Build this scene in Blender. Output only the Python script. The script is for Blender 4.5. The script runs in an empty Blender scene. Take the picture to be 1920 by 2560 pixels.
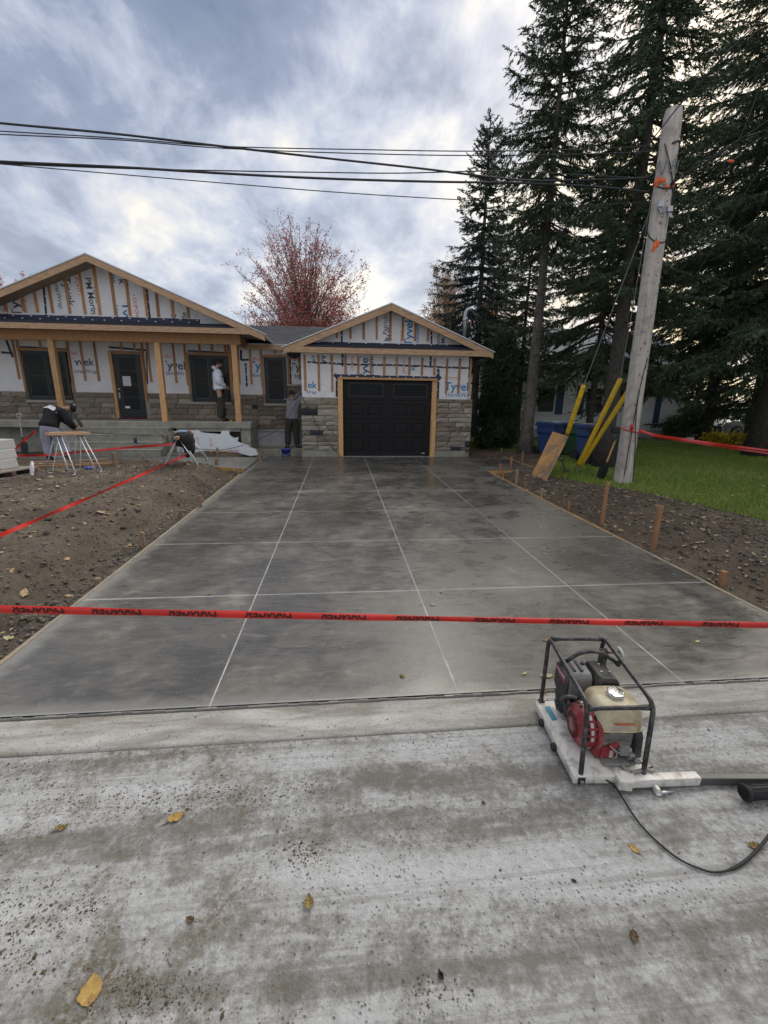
import bpy, bmesh, math, random
import numpy as np
from mathutils import Vector, Matrix, Euler

random.seed(7)
rng = np.random.default_rng(11)
S = bpy.context.scene
COL = S.collection

# ------------------------------------------------------------------ camera
FPX, CAMH = 1103.97, 1.801                    # focal length in pixels of a 1920 wide picture, eye height
CR = np.array([0.9950, -0.0960, 0.0134]); CD = np.array([-0.0110, -0.2535, -0.9672]); CF = np.array([0.0965, 0.9626, -0.2533])
CF /= np.linalg.norm(CF); CR -= CF * CR.dot(CF); CR /= np.linalg.norm(CR); CD = np.cross(CF, CR)
cam = bpy.data.cameras.new('camera')
cam.sensor_fit = 'HORIZONTAL'; cam.sensor_width = 36.0; cam.lens = FPX / 1920 * 36.0
cam.clip_start = 0.05; cam.clip_end = 2000
camo = bpy.data.objects.new('camera', cam); COL.objects.link(camo)
camo.matrix_world = Matrix(((CR[0], -CD[0], -CF[0], 0), (CR[1], -CD[1], -CF[1], 0), (CR[2], -CD[2], -CF[2], CAMH), (0, 0, 0, 1)))
S.camera = camo

# ------------------------------------------------------------------ world
SUN_EL, SUN_AZ = math.radians(38), math.radians(41)     # azimuth from +Y towards +X
world = bpy.data.worlds.new('World'); S.world = world; world.use_nodes = True
wn, wl = world.node_tree.nodes, world.node_tree.links
wn.clear()

class NT:
    """small helper round a node tree"""
    def __init__(s, nodes, links): s.n, s.l = nodes, links
    def new(s, t, **k):
        x = s.n.new(t)
        for a, b in k.items(): setattr(x, a, b)
        return x
    def put(s, sock, v):
        if isinstance(v, bpy.types.NodeSocket): s.l.new(v, sock)
        elif v is not None:
            if isinstance(v, (tuple, list)) and sock.type == 'RGBA' and len(v) == 3: v = (*v, 1)
            sock.default_value = v
    def noise(s, vec, scale=5, detail=4, rough=.55, dist=0, out='Fac'):
        x = s.new('ShaderNodeTexNoise'); s.put(x.inputs['Vector'], vec); x.inputs['Scale'].default_value = scale
        x.inputs['Detail'].default_value = detail; x.inputs['Roughness'].default_value = rough; x.inputs['Distortion'].default_value = dist
        return x.outputs[out]
    def voro(s, vec, scale=5, out='Distance', feature='F1', rand=1):
        x = s.new('ShaderNodeTexVoronoi', feature=feature); s.put(x.inputs['Vector'], vec); x.inputs['Scale'].default_value = scale
        x.inputs['Randomness'].default_value = rand
        return x.outputs[out]
    def ramp(s, fac, stops, mode='LINEAR'):
        x = s.new('ShaderNodeValToRGB'); x.color_ramp.interpolation = mode; e = x.color_ramp.elements
        while len(e) < len(stops): e.new(.5)
        for q, (p, c) in zip(e, stops):
            q.position = p; q.color = (c, c, c, 1) if isinstance(c, (int, float)) else (*c, 1)
        s.put(x.inputs[0], fac); return x.outputs[0]
    def mix(s, f, a, b, blend='MIX'):
        x = s.new('ShaderNodeMix', data_type='RGBA', blend_type=blend)
        s.put(x.inputs[0], f); s.put(x.inputs[6], a); s.put(x.inputs[7], b); return x.outputs[2]
    def math(s, op, a, b=None, c=None, clamp=False):
        x = s.new('ShaderNodeMath', operation=op, use_clamp=clamp); s.put(x.inputs[0], a); s.put(x.inputs[1], b)
        if c is not None: s.put(x.inputs[2], c)
        return x.outputs[0]
    def vmath(s, op, a, b=None, out=0):
        x = s.new('ShaderNodeVectorMath', operation=op); s.put(x.inputs[0], a)
        if b is not None: s.put(x.inputs[1], b)
        return x.outputs[out]
    def mapping(s, vec, scale=(1, 1, 1), rot=(0, 0, 0), loc=(0, 0, 0)):
        x = s.new('ShaderNodeMapping'); s.put(x.inputs['Vector'], vec); x.inputs['Scale'].default_value = scale
        x.inputs['Rotation'].default_value = rot; x.inputs['Location'].default_value = loc; return x.outputs[0]
    def bump(s, h, strength=.3, dist=.01, normal=None):
        x = s.new('ShaderNodeBump'); x.inputs['Strength'].default_value = strength; x.inputs['Distance'].default_value = dist
        s.put(x.inputs['Height'], h)
        if normal is not None: s.put(x.inputs['Normal'], normal)
        return x.outputs[0]

W_ = NT(wn, wl)
sky = W_.new('ShaderNodeTexSky'); sky.sky_type = 'NISHITA'; sky.sun_disc = False
sky.sun_elevation = SUN_EL; sky.sun_rotation = SUN_AZ; sky.dust_density = 2.0
tc = W_.new('ShaderNodeTexCoord').outputs['Generated']
sep = W_.new('ShaderNodeSeparateXYZ'); W_.put(sep.inputs[0], tc)
zz = W_.math('ADD', W_.math('MAXIMUM', sep.outputs[2], 0.0), 0.38)
comb = W_.new('ShaderNodeCombineXYZ')
W_.put(comb.inputs[0], W_.math('DIVIDE', sep.outputs[0], zz)); W_.put(comb.inputs[1], W_.math('DIVIDE', sep.outputs[1], zz)); comb.inputs[2].default_value = 1.3
cl = W_.mapping(comb.outputs[0], scale=(1.25, 1.05, 1), rot=(0, 0, .75), loc=(3.6, 1.1, 0))
big = W_.noise(cl, .95, 3, .5, .35)
mid = W_.noise(cl, 3.1, 7, .56, .35)
fine = W_.noise(cl, 8.0, 6, .6, .4)
h = W_.math('ADD', W_.math('MULTIPLY', big, .5), W_.math('ADD', W_.math('MULTIPLY', mid, .42), W_.math('MULTIPLY', fine, .16)))
# clouds: slate blue undersides to white and cream gaps
cloud = W_.ramp(h, [(.41, (.110, .137, .205)), (.485, (.168, .200, .275)), (.535, (.31, .34, .41)), (.58, (.475, .475, .49)), (.625, (.67, .625, .535)), (.70, (.88, .79, .60))])
# lighter and smoother towards the horizon
low = W_.ramp(sep.outputs[2], [(.0, 1.0), (.22, .55), (.55, 0.0)])
cloud = W_.mix(W_.math('MULTIPLY', low, .45), cloud, (.45, .46, .49))
# the sun behind the cloud, low behind the spruces
sd = (math.sin(SUN_AZ) * math.cos(math.radians(13)), math.cos(SUN_AZ) * math.cos(math.radians(13)), math.sin(math.radians(13)))
dt = W_.math('MAXIMUM', W_.vmath('DOT_PRODUCT', tc, sd, out=1), 0.0)
glow = W_.math('MULTIPLY', W_.math('POWER', dt, 26.0), W_.ramp(mid, [(.36, .25), (.58, 1.0)]))
wide = W_.math('POWER', dt, 7.0)
cloud = W_.mix(W_.math('MULTIPLY', wide, .18), cloud, (.86, .80, .68))
cloud = W_.mix(W_.math('MINIMUM', glow, .92), cloud, (.80, .585, .29))
ten = W_.vmath('SCALE', cloud, None); ten.node.inputs['Scale'].default_value = 5.5
skymix = W_.mix(.93, sky.outputs[0], ten)
bgn = W_.new('ShaderNodeBackground'); W_.put(bgn.inputs[0], skymix); bgn.inputs[1].default_value = 0.1
wo = W_.new('ShaderNodeOutputWorld'); W_.l.new(bgn.outputs[0], wo.inputs[0])

# ------------------------------------------------------------------ sun (veiled by cloud) and exposure
sl = bpy.data.lights.new('sun', 'SUN'); sl.energy = 1.5; sl.angle = math.radians(50); sl.color = (1.0, .93, .82)
so = bpy.data.objects.new('sun', sl); COL.objects.link(so); so.location = (30, 30, 30)
sdir = Vector((math.sin(SUN_AZ) * math.cos(SUN_EL), math.cos(SUN_AZ) * math.cos(SUN_EL), math.sin(SUN_EL)))
so.rotation_euler = sdir.to_track_quat('Z', 'Y').to_euler()
vs = S.view_settings; vs.view_transform = 'Standard'; vs.look = 'None'; vs.gamma = 1.0; vs.exposure = 1.58; vs.use_curve_mapping = False
S.render.engine = 'CYCLES'

# ------------------------------------------------------------------ where the photograph's points lie in the place
EYE = np.array([0, 0, CAMH])
def ray(x, y): return CF + CR * (x - 960) / FPX + CD * (y - 1280) / FPX
def G(x, y, z=0.0):
    v = ray(x, y); return EYE + v * ((z - CAMH) / v[2])
def W(x, y, Y):
    v = ray(x, y); return EYE + v * (Y / v[1])

# ------------------------------------------------------------------ mesh builder
class MB:
    def __init__(s): s.v = []; s.f = []; s.m = []; s.cur = 0
    def add(s, vs_, fs, M=None):
        o = len(s.v)
        for p in vs_:
            p = Vector(p); s.v.append(M @ p if M is not None else p)
        for f in fs: s.f.append(tuple(i + o for i in f)); s.m.append(s.cur)
        return s
    def box(s, a, b, M=None):
        x0, y0, z0 = [min(p, q) for p, q in zip(a, b)]; x1, y1, z1 = [max(p, q) for p, q in zip(a, b)]
        return s.add([(x0, y0, z0), (x1, y0, z0), (x1, y1, z0), (x0, y1, z0), (x0, y0, z1), (x1, y0, z1), (x1, y1, z1), (x0, y1, z1)],
                     [(0, 3, 2, 1), (4, 5, 6, 7), (0, 1, 5, 4), (1, 2, 6, 5), (2, 3, 7, 6), (3, 0, 4, 7)], M)
    def beam(s, p, q, w, h, up=(0, 0, 1), w2=None, h2=None):
        p, q = Vector(p), Vector(q); d = (q - p).normalized(); u = Vector(up)
        if abs(d.dot(u)) > .99: u = Vector((0, 1, 0))
        r = d.cross(u).normalized(); u = r.cross(d)
        w2 = w if w2 is None else w2; h2 = h if h2 is None else h2
        vs_ = [c + r * a * ww / 2 + u * b * hh / 2 for c, ww, hh in ((p, w, h), (q, w2, h2)) for a, b in ((-1, -1), (1, -1), (1, 1), (-1, 1))]
        return s.add(vs_, [(0, 1, 2, 3)[::-1], (4, 5, 6, 7), (0, 4, 5, 1)[::-1], (1, 5, 6, 2)[::-1], (2, 6, 7, 3)[::-1], (3, 7, 4, 0)[::-1]][:6])
    def tube(s, pts, r, n=8, caps=True):
        pts = [Vector(p) for p in pts]; k = len(pts)
        if not isinstance(r, (list, tuple)): r = [r] * k
        vs_, fs = [], []; pu = None
        for i, p in enumerate(pts):
            d = (pts[min(i + 1, k - 1)] - pts[max(i - 1, 0)]).normalized()
            if pu is None: pu = d.orthogonal().normalized()
            u = (pu - d * pu.dot(d)).normalized(); pu = u; w = d.cross(u)
            for j in range(n):
                a = 2 * math.pi * j / n; vs_.append(p + (u * math.cos(a) + w * math.sin(a)) * r[i])
        for i in range(k - 1):
            for j in range(n): fs.append((i * n + j, i * n + (j + 1) % n, (i + 1) * n + (j + 1) % n, (i + 1) * n + j))
        if caps: fs.append(tuple(range(n))[::-1]); fs.append(tuple((k - 1) * n + j for j in range(n)))
        return s.add(vs_, fs)
    def lathe(s, prof, n=16, M=None, caps=True):
        vs_, fs = [], []
        for r, z in prof:
            for j in range(n):
                a = 2 * math.pi * j / n; vs_.append((r * math.cos(a), r * math.sin(a), z))
        k = len(prof)
        for i in range(k - 1):
            for j in range(n): fs.append((i * n + j, i * n + (j + 1) % n, (i + 1) * n + (j + 1) % n, (i + 1) * n + j))
        if caps: fs.append(tuple(range(n))[::-1]); fs.append(tuple((k - 1) * n + j for j in range(n)))
        return s.add(vs_, fs, M)
    def prism(s, poly, d0, d1, M=None, axis='Y'):
        """poly in two coordinates, extruded along the third"""
        def P(a, b, d): return {'Y': (a, d, b), 'X': (d, a, b), 'Z': (a, b, d)}[axis]
        n = len(poly)
        vs_ = [P(a, b, d0) for a, b in poly] + [P(a, b, d1) for a, b in poly]
        fs = [tuple(range(n)), tuple(range(2 * n - 1, n - 1, -1))] + [(i, i + n, (i + 1) % n + n, (i + 1) % n) for i in range(n)]
        return s.add(vs_, fs, M)
    def ball(s, c, r, n=12, m=8, M=None):
        r = (r, r, r) if isinstance(r, (int, float)) else r
        vs_, fs = [], []
        for i in range(m + 1):
            t = math.pi * i / m
            for j in range(n):
                a = 2 * math.pi * j / n
                vs_.append((c[0] + r[0] * math.sin(t) * math.cos(a), c[1] + r[1] * math.sin(t) * math.sin(a), c[2] - r[2] * math.cos(t)))
        for i in range(m):
            for j in range(n): fs.append((i * n + j, i * n + (j + 1) % n, (i + 1) * n + (j + 1) % n, (i + 1) * n + j))
        return s.add(vs_, fs, M)
    def build(s, name, mat, parent=None, smooth=False, bevel=0, fix=True, seg=2):
        me = bpy.data.meshes.new(name); org = Vector((0, 0, 0)); q = parent
        while q is not None: org += q.location; q = q.parent
        me.from_pydata([tuple(v - org) for v in s.v], [], s.f)
        mats = mat if isinstance(mat, (list, tuple)) else [mat]
        for m in mats: me.materials.append(m)
        if len(mats) > 1: me.polygons.foreach_set('material_index', s.m)
        if fix or bevel:
            bm = bmesh.new(); bm.from_mesh(me); bmesh.ops.remove_doubles(bm, verts=bm.verts, dist=1e-5)
            bmesh.ops.recalc_face_normals(bm, faces=bm.faces)
            if bevel:
                ed = [e for e in bm.edges if len(e.link_faces) == 2 and e.calc_face_angle(0) > .6]
                bmesh.ops.bevel(bm, geom=ed, offset=bevel, segments=seg, affect='EDGES', clamp_overlap=True, profile=.5)
            bm.to_mesh(me); bm.free()
        if smooth: me.polygons.foreach_set('use_smooth', [True] * len(me.polygons))
        o = bpy.data.objects.new(name, me); COL.objects.link(o)
        if parent: o.parent = parent
        return o

def auto_smooth(o, ang=.7):
    me = o.data; me.polygons.foreach_set('use_smooth', [True] * len(me.polygons))
    bm = bmesh.new(); bm.from_mesh(me)
    for e in bm.edges:
        e.smooth = not (len(e.link_faces) == 2 and e.calc_face_angle(0) > ang)
    bm.to_mesh(me); bm.free(); return o

def npmesh(name, V, F, mat, parent=None, smooth=False):
    """mesh from numpy arrays: V (n,3), F (m,3) or (m,4)"""
    me = bpy.data.meshes.new(name); k = F.shape[1]
    org = Vector((0, 0, 0)); q = parent
    while q is not None: org += q.location; q = q.parent
    V = V - np.array(org)
    me.vertices.add(len(V)); me.vertices.foreach_set('co', V.astype(np.float32).ravel())
    me.loops.add(len(F) * k); me.loops.foreach_set('vertex_index', F.astype(np.int32).ravel())
    me.polygons.add(len(F)); me.polygons.foreach_set('loop_start', np.arange(0, len(F) * k, k, dtype=np.int32))
    me.polygons.foreach_set('loop_total', np.full(len(F), k, dtype=np.int32))
    if smooth: me.polygons.foreach_set('use_smooth', np.ones(len(F), dtype=bool))
    me.materials.append(mat); me.update(calc_edges=True)
    o = bpy.data.objects.new(name, me); COL.objects.link(o)
    if parent: o.parent = parent
    return o

def tag(o, label=None, cat=None, group=None, kind=None):
    for k, v in (('label', label), ('category', cat), ('group', group), ('kind', kind)):
        if v: o[k] = v
    return o
def thing(name, label, cat, loc=(0, 0, 0), group=None):
    o = bpy.data.objects.new(name, None); COL.objects.link(o); o.location = loc; o.empty_display_size = .2
    return tag(o, label, cat, group)
def copy_tree(o, parent=None):
    c = o.copy(); COL.objects.link(c)
    if parent is not None: c.parent = parent
    for ch in list(o.children): copy_tree(ch, c)
    return c

# ------------------------------------------------------------------ materials
def mat_base(name):
    m = bpy.data.materials.new(name); m.use_nodes = True
    n = NT(m.node_tree.nodes, m.node_tree.links); b = m.node_tree.nodes['Principled BSDF']
    return m, n, b
def M(name, col, rough=.7, var=.18, scale=12, bump=.0, bscale=60, metal=0, spec=.5, col2=None, stretch=(1, 1, 1), rnd=0, coat=0, bdist=.004, rvar=.0, dirt=None, dscale=6, damt=.5):
    m, n, b = mat_base(name)
    tcn = n.new('ShaderNodeTexCoord').outputs['Object']
    vec = n.mapping(tcn, scale=stretch)
    nz = n.noise(vec, scale, 6, .62)
    lo = tuple(c * (1 - var) for c in col); hi = tuple(min(1, c * (1 + var)) for c in (col2 or col))
    c = n.mix(n.ramp(nz, [(.3, 0), (.7, 1)]), lo, hi)
    if dirt:
        dn = n.noise(tcn, dscale, 7, .65, .4)
        c = n.mix(n.math('MULTIPLY', n.ramp(dn, [(.48, 0), (.66, 1)]), damt), c, dirt)
    if rnd:
        oi = n.new('ShaderNodeObjectInfo').outputs['Random']
        hs = n.new('ShaderNodeHueSaturation'); n.put(hs.inputs['Color'], c)
        n.put(hs.inputs['Value'], n.math('ADD', n.math('MULTIPLY', oi, rnd), 1 - rnd / 2)); c = hs.outputs[0]
    n.put(b.inputs['Base Color'], c); b.inputs['Roughness'].default_value = rough; b.inputs['Metallic'].default_value = metal
    b.inputs['Specular IOR Level'].default_value = spec
    if rvar: n.put(b.inputs['Roughness'], n.math('ADD', n.math('MULTIPLY', nz, rvar), rough - rvar / 2))
    if coat: b.inputs['Coat Weight'].default_value = coat
    if bump:
        n.put(b.inputs['Normal'], n.bump(n.noise(vec, bscale, 5, .6), bump, bdist))
    return m

WOOD = M('fresh_lumber', (.50, .285, .125), .75, .22, 9, .25, 30, stretch=(6, 6, .6), rnd=.35, col2=(.60, .36, .17))
WOODH = M('fresh_lumber_fascia', (.40, .25, .15), .75, .25, 8, .2, 30, stretch=(.7, 6, 6), rnd=.15, col2=(.50, .325, .20))
WOODD = M('weathered_stake_wood', (.27, .19, .125), .85, .3, 9, .4, 30, stretch=(6, 6, .8), rnd=.5)
WOODP = M('batten_wood', (.42, .22, .10), .78, .28, 9, .25, 30, stretch=(6, 6, .6), rnd=.4)
PLY = M('form_plywood', (.50, .29, .10), .75, .3, 5, .2, 30, dirt=(.18, .13, .09), damt=.6)
WRAP = M('house_wrap', (.74, .74, .76), .5, .06, 2.2, .8, 4.5, bdist=.06)
INK_B = M('blue_print', (.03, .20, .45), .6, .02)
INK_G = M('grey_blue_print', (.055, .10, .20), .6, .02)  # darker copy of the blue print; under the porch, shade put into the colour
INK_R = M('red_print', (.62, .10, .07), .6, .02)
INK_K = M('dark_print', (.07, .075, .12), .6, .02)
NAVY = M('blue_flashing_tape', (.012, .02, .06), .5, .2, 20, .3, 20, bdist=.01)
DOT = M('white_mark', (.75, .76, .8), .6, .02)
SHING = M('asphalt_shingle', (.035, .04, .055), .95, .45, 45, .5, 200)
BLACKP = M('black_door_paint', (.006, .0065, .008), .42, .1, 20, .08, 120)
GLASS_D = M('dark_window_glass', (.008, .010, .010), .05, .1, 2, spec=.16)
SILL = M('cut_stone_sill', (.34, .32, .28), .85, .15, 20, .2, 80)
DRIPE = M('drip_edge_metal', (.55, .58, .60), .4, .05, metal=.6)
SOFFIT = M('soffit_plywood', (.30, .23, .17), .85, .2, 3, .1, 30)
CONC = M('grey_concrete', (.30, .295, .25), .9, .22, 5, .3, 60, dirt=(.17, .165, .14), dscale=3)
PARGE = M('parged_foundation', (.46, .47, .50), .9, .15, 4, .2, 40, dirt=(.24, .26, .33), dscale=4, damt=.7)
FOAMW = M('white_foam_board', (.76, .80, .86), .7, .06, 5, .1, 40)
BLUEP = M('blue_bin_plastic', (.025, .062, .175), .45, .12, 8)
GREENP = M('green_bin_plastic', (.02, .09, .045), .45, .12, 8)
DKP = M('dark_bin_plastic', (.02, .024, .024), .5, .12, 8)
RUBBER = M('black_rubber', (.015, .015, .016), .7, .2, 30)
YEL = M('yellow_guard_plastic', (.66, .43, .015), .5, .15, 5, dirt=(.30, .20, .05), dscale=14, damt=.6)
GALV = M('galvanised_steel', (.42, .44, .46), .42, .15, 20, metal=.85)
WIRE = M('black_cable', (.02, .021, .024), .5, .1)
STEELW = M('bare_steel_wire', (.20, .21, .22), .45, .1, metal=.5)
TAPE_R = M('red_barrier_tape', (.60, .022, .016), .42, .12, 4, .15, 14, bdist=.01)
ORNG = M('orange_plastic', (.75, .12, .03), .5, .1)
SKIN = M('skin', (.42, .24, .16), .55, .08)
HAIR = M('dark_hair', (.018, .014, .012), .7, .2, 60, .4, 120)
C_WHITE = M('pale_sweatshirt', (.70, .73, .84), .9, .08, 9, .5, 12, bdist=.02)
C_GREY = M('grey_shirt', (.25, .26, .29), .9, .12, 9, .5, 12, bdist=.02)
C_BLACK = M('black_sweatshirt', (.012, .012, .014), .9, .2, 9, .5, 12, bdist=.02)
C_OLIVE = M('dark_olive_work_trousers', (.045, .042, .034), .9, .2, 9, .5, 12, bdist=.02)
C_LGREY = M('pale_grey_work_trousers', (.30, .31, .38), .9, .12, 9, .6, 10, bdist=.025)
BOOT = M('dark_boot_leather', (.03, .027, .025), .7, .2)
# ------------------------------------------------------------------ ground
def lattice(x, y, seed):
    r = np.random.default_rng(seed).random((256, 256))
    xi = np.floor(x).astype(int); yi = np.floor(y).astype(int); fx = x - xi; fy = y - yi
    fx = fx * fx * (3 - 2 * fx); fy = fy * fy * (3 - 2 * fy)
    a = r[xi % 256, yi % 256]; b = r[(xi + 1) % 256, yi % 256]; c = r[xi % 256, (yi + 1) % 256]; d = r[(xi + 1) % 256, (yi + 1) % 256]
    return (a * (1 - fx) + b * fx) * (1 - fy) + (c * (1 - fx) + d * fx) * fy
def fbm(x, y, sc, octv=4, seed=1, gain=.5):
    t = 0; a = 1; n = 0
    for o in range(octv):
        t = t + a * (lattice(x * sc * 2 ** o + 31.7 * o, y * sc * 2 ** o + 17.3 * o, seed + o) - .5); n += a; a *= gain
    return t / n
def sstep(a, b, x):
    t = np.clip((x - a) / (b - a), 0, 1); return t * t * (3 - 2 * t)

SLAB_L, SLAB_R, SLAB_F, SLAB_B = -2.31, 3.70, 2.341, 13.62

def pos_tree(name):
    m, n, b = mat_base(name)
    return m, n, b, n.new('ShaderNodeNewGeometry').outputs['Position']

# --- dusty street surface
m, n, b, P = pos_tree('dusty_concrete_street')
warp = n.mapping(P, scale=(.42, 1.9, 1), rot=(0, 0, .03))
d1 = n.noise(warp, 1.25, 6, .62, .5); d2 = n.noise(P, 7, 6, .68, .3); d3 = n.noise(P, 38, 4, .65)
band = n.noise(n.mapping(P, scale=(.16, 1.6, 1), rot=(0, 0, .05), loc=(2.2, .6, 0)), 2.1, 3, .5)
dust = n.math('ADD', n.math('MULTIPLY', d1, .60), n.math('ADD', n.math('MULTIPLY', d2, .26), n.math('ADD', n.math('MULTIPLY', d3, .20), n.math('MULTIPLY', band, .36))))
dm = n.ramp(dust, [(.615, 0), (.672, .28), (.725, .74), (.81, 1)])
basec = n.mix(n.noise(P, 2.3, 4, .6), (.14, .132, .116), (.235, .225, .20))
basec = n.mix(n.ramp(n.noise(P, 160, 3, .7), [(.38, 0), (.62, 1)]), n.mix(.32, basec, (.10, .10, .095)), basec)
c = n.mix(dm, basec, n.mix(d3, (.42, .42, .42), (.58, .58, .58)))
# tyre and drag streaks parallel to the kerb
st = n.noise(n.mapping(P, scale=(.5, 26, 1), rot=(0, 0, .045)), 1.0, 5, .7)
c = n.mix(n.math('MULTIPLY', n.ramp(st, [(.49, 0), (.64, 1)]), .42), c, (.155, .145, .125))
# exposed grains of aggregate and small pits
vd = n.voro(P, 62); vsz = n.noise(P, 30, 3, .6)
spk = n.math('MULTIPLY', n.ramp(vd, [(.18, 1), (.32, 0)]), n.ramp(n.math('ADD', n.math('MULTIPLY', vsz, .5), n.math('MULTIPLY', d1, .5)), [(.49, 0), (.60, 1)]))
c = n.mix(n.math('MULTIPLY', spk, .65), c, (.115, .112, .106))
vd2 = n.voro(P, 135); spk2 = n.math('MULTIPLY', n.ramp(vd2, [(.22, 1), (.36, 0)]), n.ramp(n.noise(P, 14, 4, .6), [(.44, 0), (.60, 1)]))
c = n.mix(n.math('MULTIPLY', spk2, .35), c, (.16, .155, .145))
sxs = n.new('ShaderNodeSeparateXYZ'); n.put(sxs.inputs[0], P); sx_ = n.math('ADD', n.math('MULTIPLY', sxs.outputs[0], .2), .5)
# brown mud left of the middle, a few tan smears elsewhere
mud = n.math('MULTIPLY', n.ramp(n.noise(n.mapping(P, loc=(.15, .3, 0)), 2.6, 5, .62, .5), [(.46, 0), (.62, 1)]), n.ramp(n.noise(P, 46, 4, .7), [(.40, .22), (.58, 1)]))
c = n.mix(n.math('MULTIPLY', n.math('MULTIPLY', mud, n.ramp(sx_, [(.36, 1), (.56, .12)])), .95), c, (.125, .098, .060))
n.put(b.inputs['Base Color'], n.mix(1.0, c, (.99, 1.0, 1.0), 'MULTIPLY')); b.inputs['Roughness'].default_value = .92
hh = n.math('ADD', n.math('MULTIPLY', d2, .5), n.math('ADD', n.math('MULTIPLY', d3, .55), n.math('MULTIPLY', n.noise(P, 150, 3, .6), .35)))
hh = n.math('SUBTRACT', hh, n.math('MULTIPLY', spk, .5))
n.put(b.inputs['Normal'], n.bump(hh, 1.0, .016))
STREET = m

m, n, b, P = pos_tree('kerb_concrete')
k1 = n.noise(n.mapping(P, scale=(.6, 3, 1)), 2.4, 6, .65, .4); k3 = n.noise(P, 60, 5, .65)
c = n.mix(n.ramp(k1, [(.40, 0), (.64, 1)]), (.26, .245, .215), (.50, .49, .465))
c = n.mix(n.math('MULTIPLY', n.ramp(k3, [(.52, 0), (.70, 1)]), .5), c, (.15, .14, .12))
n.put(b.inputs['Base Color'], c); b.inputs['Roughness'].default_value = .9
n.put(b.inputs['Normal'], n.bump(k3, .6, .01)); KERB = m

# --- fresh, still damp driveway concrete
m, n, b, P = pos_tree('damp_fresh_concrete')
w1 = n.noise(n.mapping(P, scale=(.75, .85, 1)), .95, 6, .60, .7)
w2 = n.noise(P, 3.1, 6, .62, .8); w3 = n.noise(P, 55, 4, .6)
oi = n.new('ShaderNodeObjectInfo').outputs['Random']
w4 = n.noise(n.mapping(P, scale=(.5, 1.9, 1), rot=(0, 0, -.12)), 6.5, 7, .66, 1.2)
wet = n.math('ADD', n.math('MULTIPLY', w1, .44), n.math('ADD', n.math('MULTIPLY', w2, .28), n.math('MULTIPLY', w4, .28)))
near = n.new('ShaderNodeSeparateXYZ'); n.put(near.inputs[0], P)
wet = n.math('SUBTRACT', wet, n.math('MULTIPLY', n.ramp(n.math('DIVIDE', near.outputs[1], 14.0), [(.16, 0), (.55, 1)]), .022))
c = n.ramp(wet, [(.36, (.058, .055, .050)), (.45, (.088, .083, .075)), (.54, (.143, .134, .117)), (.64, (.25, .237, .20))])
c = n.mix(n.math('MULTIPLY', n.ramp(w3, [(.35, 1), (.55, 0)]), .18), c, (.05, .05, .05))
# trowel scuffs: pale dry smears
tr = n.noise(n.mapping(P, scale=(1, 2.6, 1), rot=(0, 0, .5)), 2.2, 7, .68, 1.6)
c = n.mix(n.math('MULTIPLY', n.ramp(tr, [(.60, 0), (.72, 1)]), .35), c, (.33, .325, .30))
bit = n.math('MULTIPLY', n.ramp(n.voro(n.vmath('ADD', P, n.vmath('SCALE', n.noise(P, 9, 3, .6, out='Color'), None)), 1.7), [(.035, 1), (.06, 0)]), 1.0)
c = n.mix(n.math('MULTIPLY', bit, .55), c, (.42, .42, .41))
# pale edge where the slab dries first
ed = n.math('MINIMUM', n.math('SUBTRACT', near.outputs[0], SLAB_L), n.math('SUBTRACT', near.outputs[1], SLAB_F))
edm = n.math('MULTIPLY', n.ramp(n.math('ADD', ed, n.math('MULTIPLY', n.math('SUBTRACT', w2, .5), .35)), [(.03, 1), (.13, 0)]), .55)
c = n.mix(edm, c, (.30, .295, .265))
# pale slurry dust dragged out of the saw cuts
def cut(sock, off, step, half):
    fr_ = n.math('FRACT', n.math('DIVIDE', n.math('SUBTRACT', sock, off), step)); dd_ = n.math('MULTIPLY', n.math('SUBTRACT', .5, n.math('ABSOLUTE', n.math('SUBTRACT', fr_, .5))), step)
    dd_ = n.math('ADD', dd_, n.math('MULTIPLY', n.math('SUBTRACT', n.noise(P, 26, 3, .6), .5), half * .9))
    return n.ramp(n.math('DIVIDE', dd_, half), [(.25, 1), (1, 0)])
cd = n.math('MULTIPLY', cut(near.outputs[1], SLAB_F, 1.5295, .021), n.ramp(n.noise(P, .8, 3, .6), [(.36, .18), (.58, .85)]))
cd = n.math('MAXIMUM', cd, n.math('MULTIPLY', cut(near.outputs[0], -.795, 1.518, .013), .28))
c = n.mix(n.math('MULTIPLY', cd, .75), c, (.42, .415, .40))
n.put(b.inputs['Base Color'], c)
n.put(b.inputs['Roughness'], n.ramp(n.math('ADD', wet, n.math('MULTIPLY', w3, .10)), [(.40, .19), (.52, .28), (.66, .50)]))
b.inputs['Specular IOR Level'].default_value = .5
n.put(b.inputs['Normal'], n.bump(n.math('ADD', w3, n.math('MULTIPLY', w2, 1.5)), .22, .006)); SLABM = m
CHALK = M('chalky_cut_dust', (.50, .50, .49), .9, .5, 5)

# --- soils
def soilmat(name, a, bcol, chips):
    m, n, b, P = pos_tree(name)
    s1 = n.noise(P, .9, 6, .65, .4); s2 = n.noise(P, 11, 7, .72, .6); s3 = n.noise(P, 70, 4, .7)
    c = n.mix(n.ramp(s1, [(.38, 0), (.62, 1)]), a, bcol)
    c = n.mix(n.ramp(s2, [(.34, 0), (.66, 1)]), n.mix(.55, c, (.04, .033, .027)), c)
    c = n.mix(n.math('MULTIPLY', n.ramp(s3, [(.56, 0), (.70, 1)]), .6), c, chips)
    n.put(b.inputs['Base Color'], c); b.inputs['Roughness'].default_value = .95; b.inputs['Specular IOR Level'].default_value = .25
    n.put(b.inputs['Normal'], n.bump(n.math('ADD', s2, n.math('MULTIPLY', s3, .6)), .9, .03)); return m
SOIL = soilmat('dark_bare_soil', (.105, .084, .064), (.190, .155, .118), (.33, .28, .22))
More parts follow.
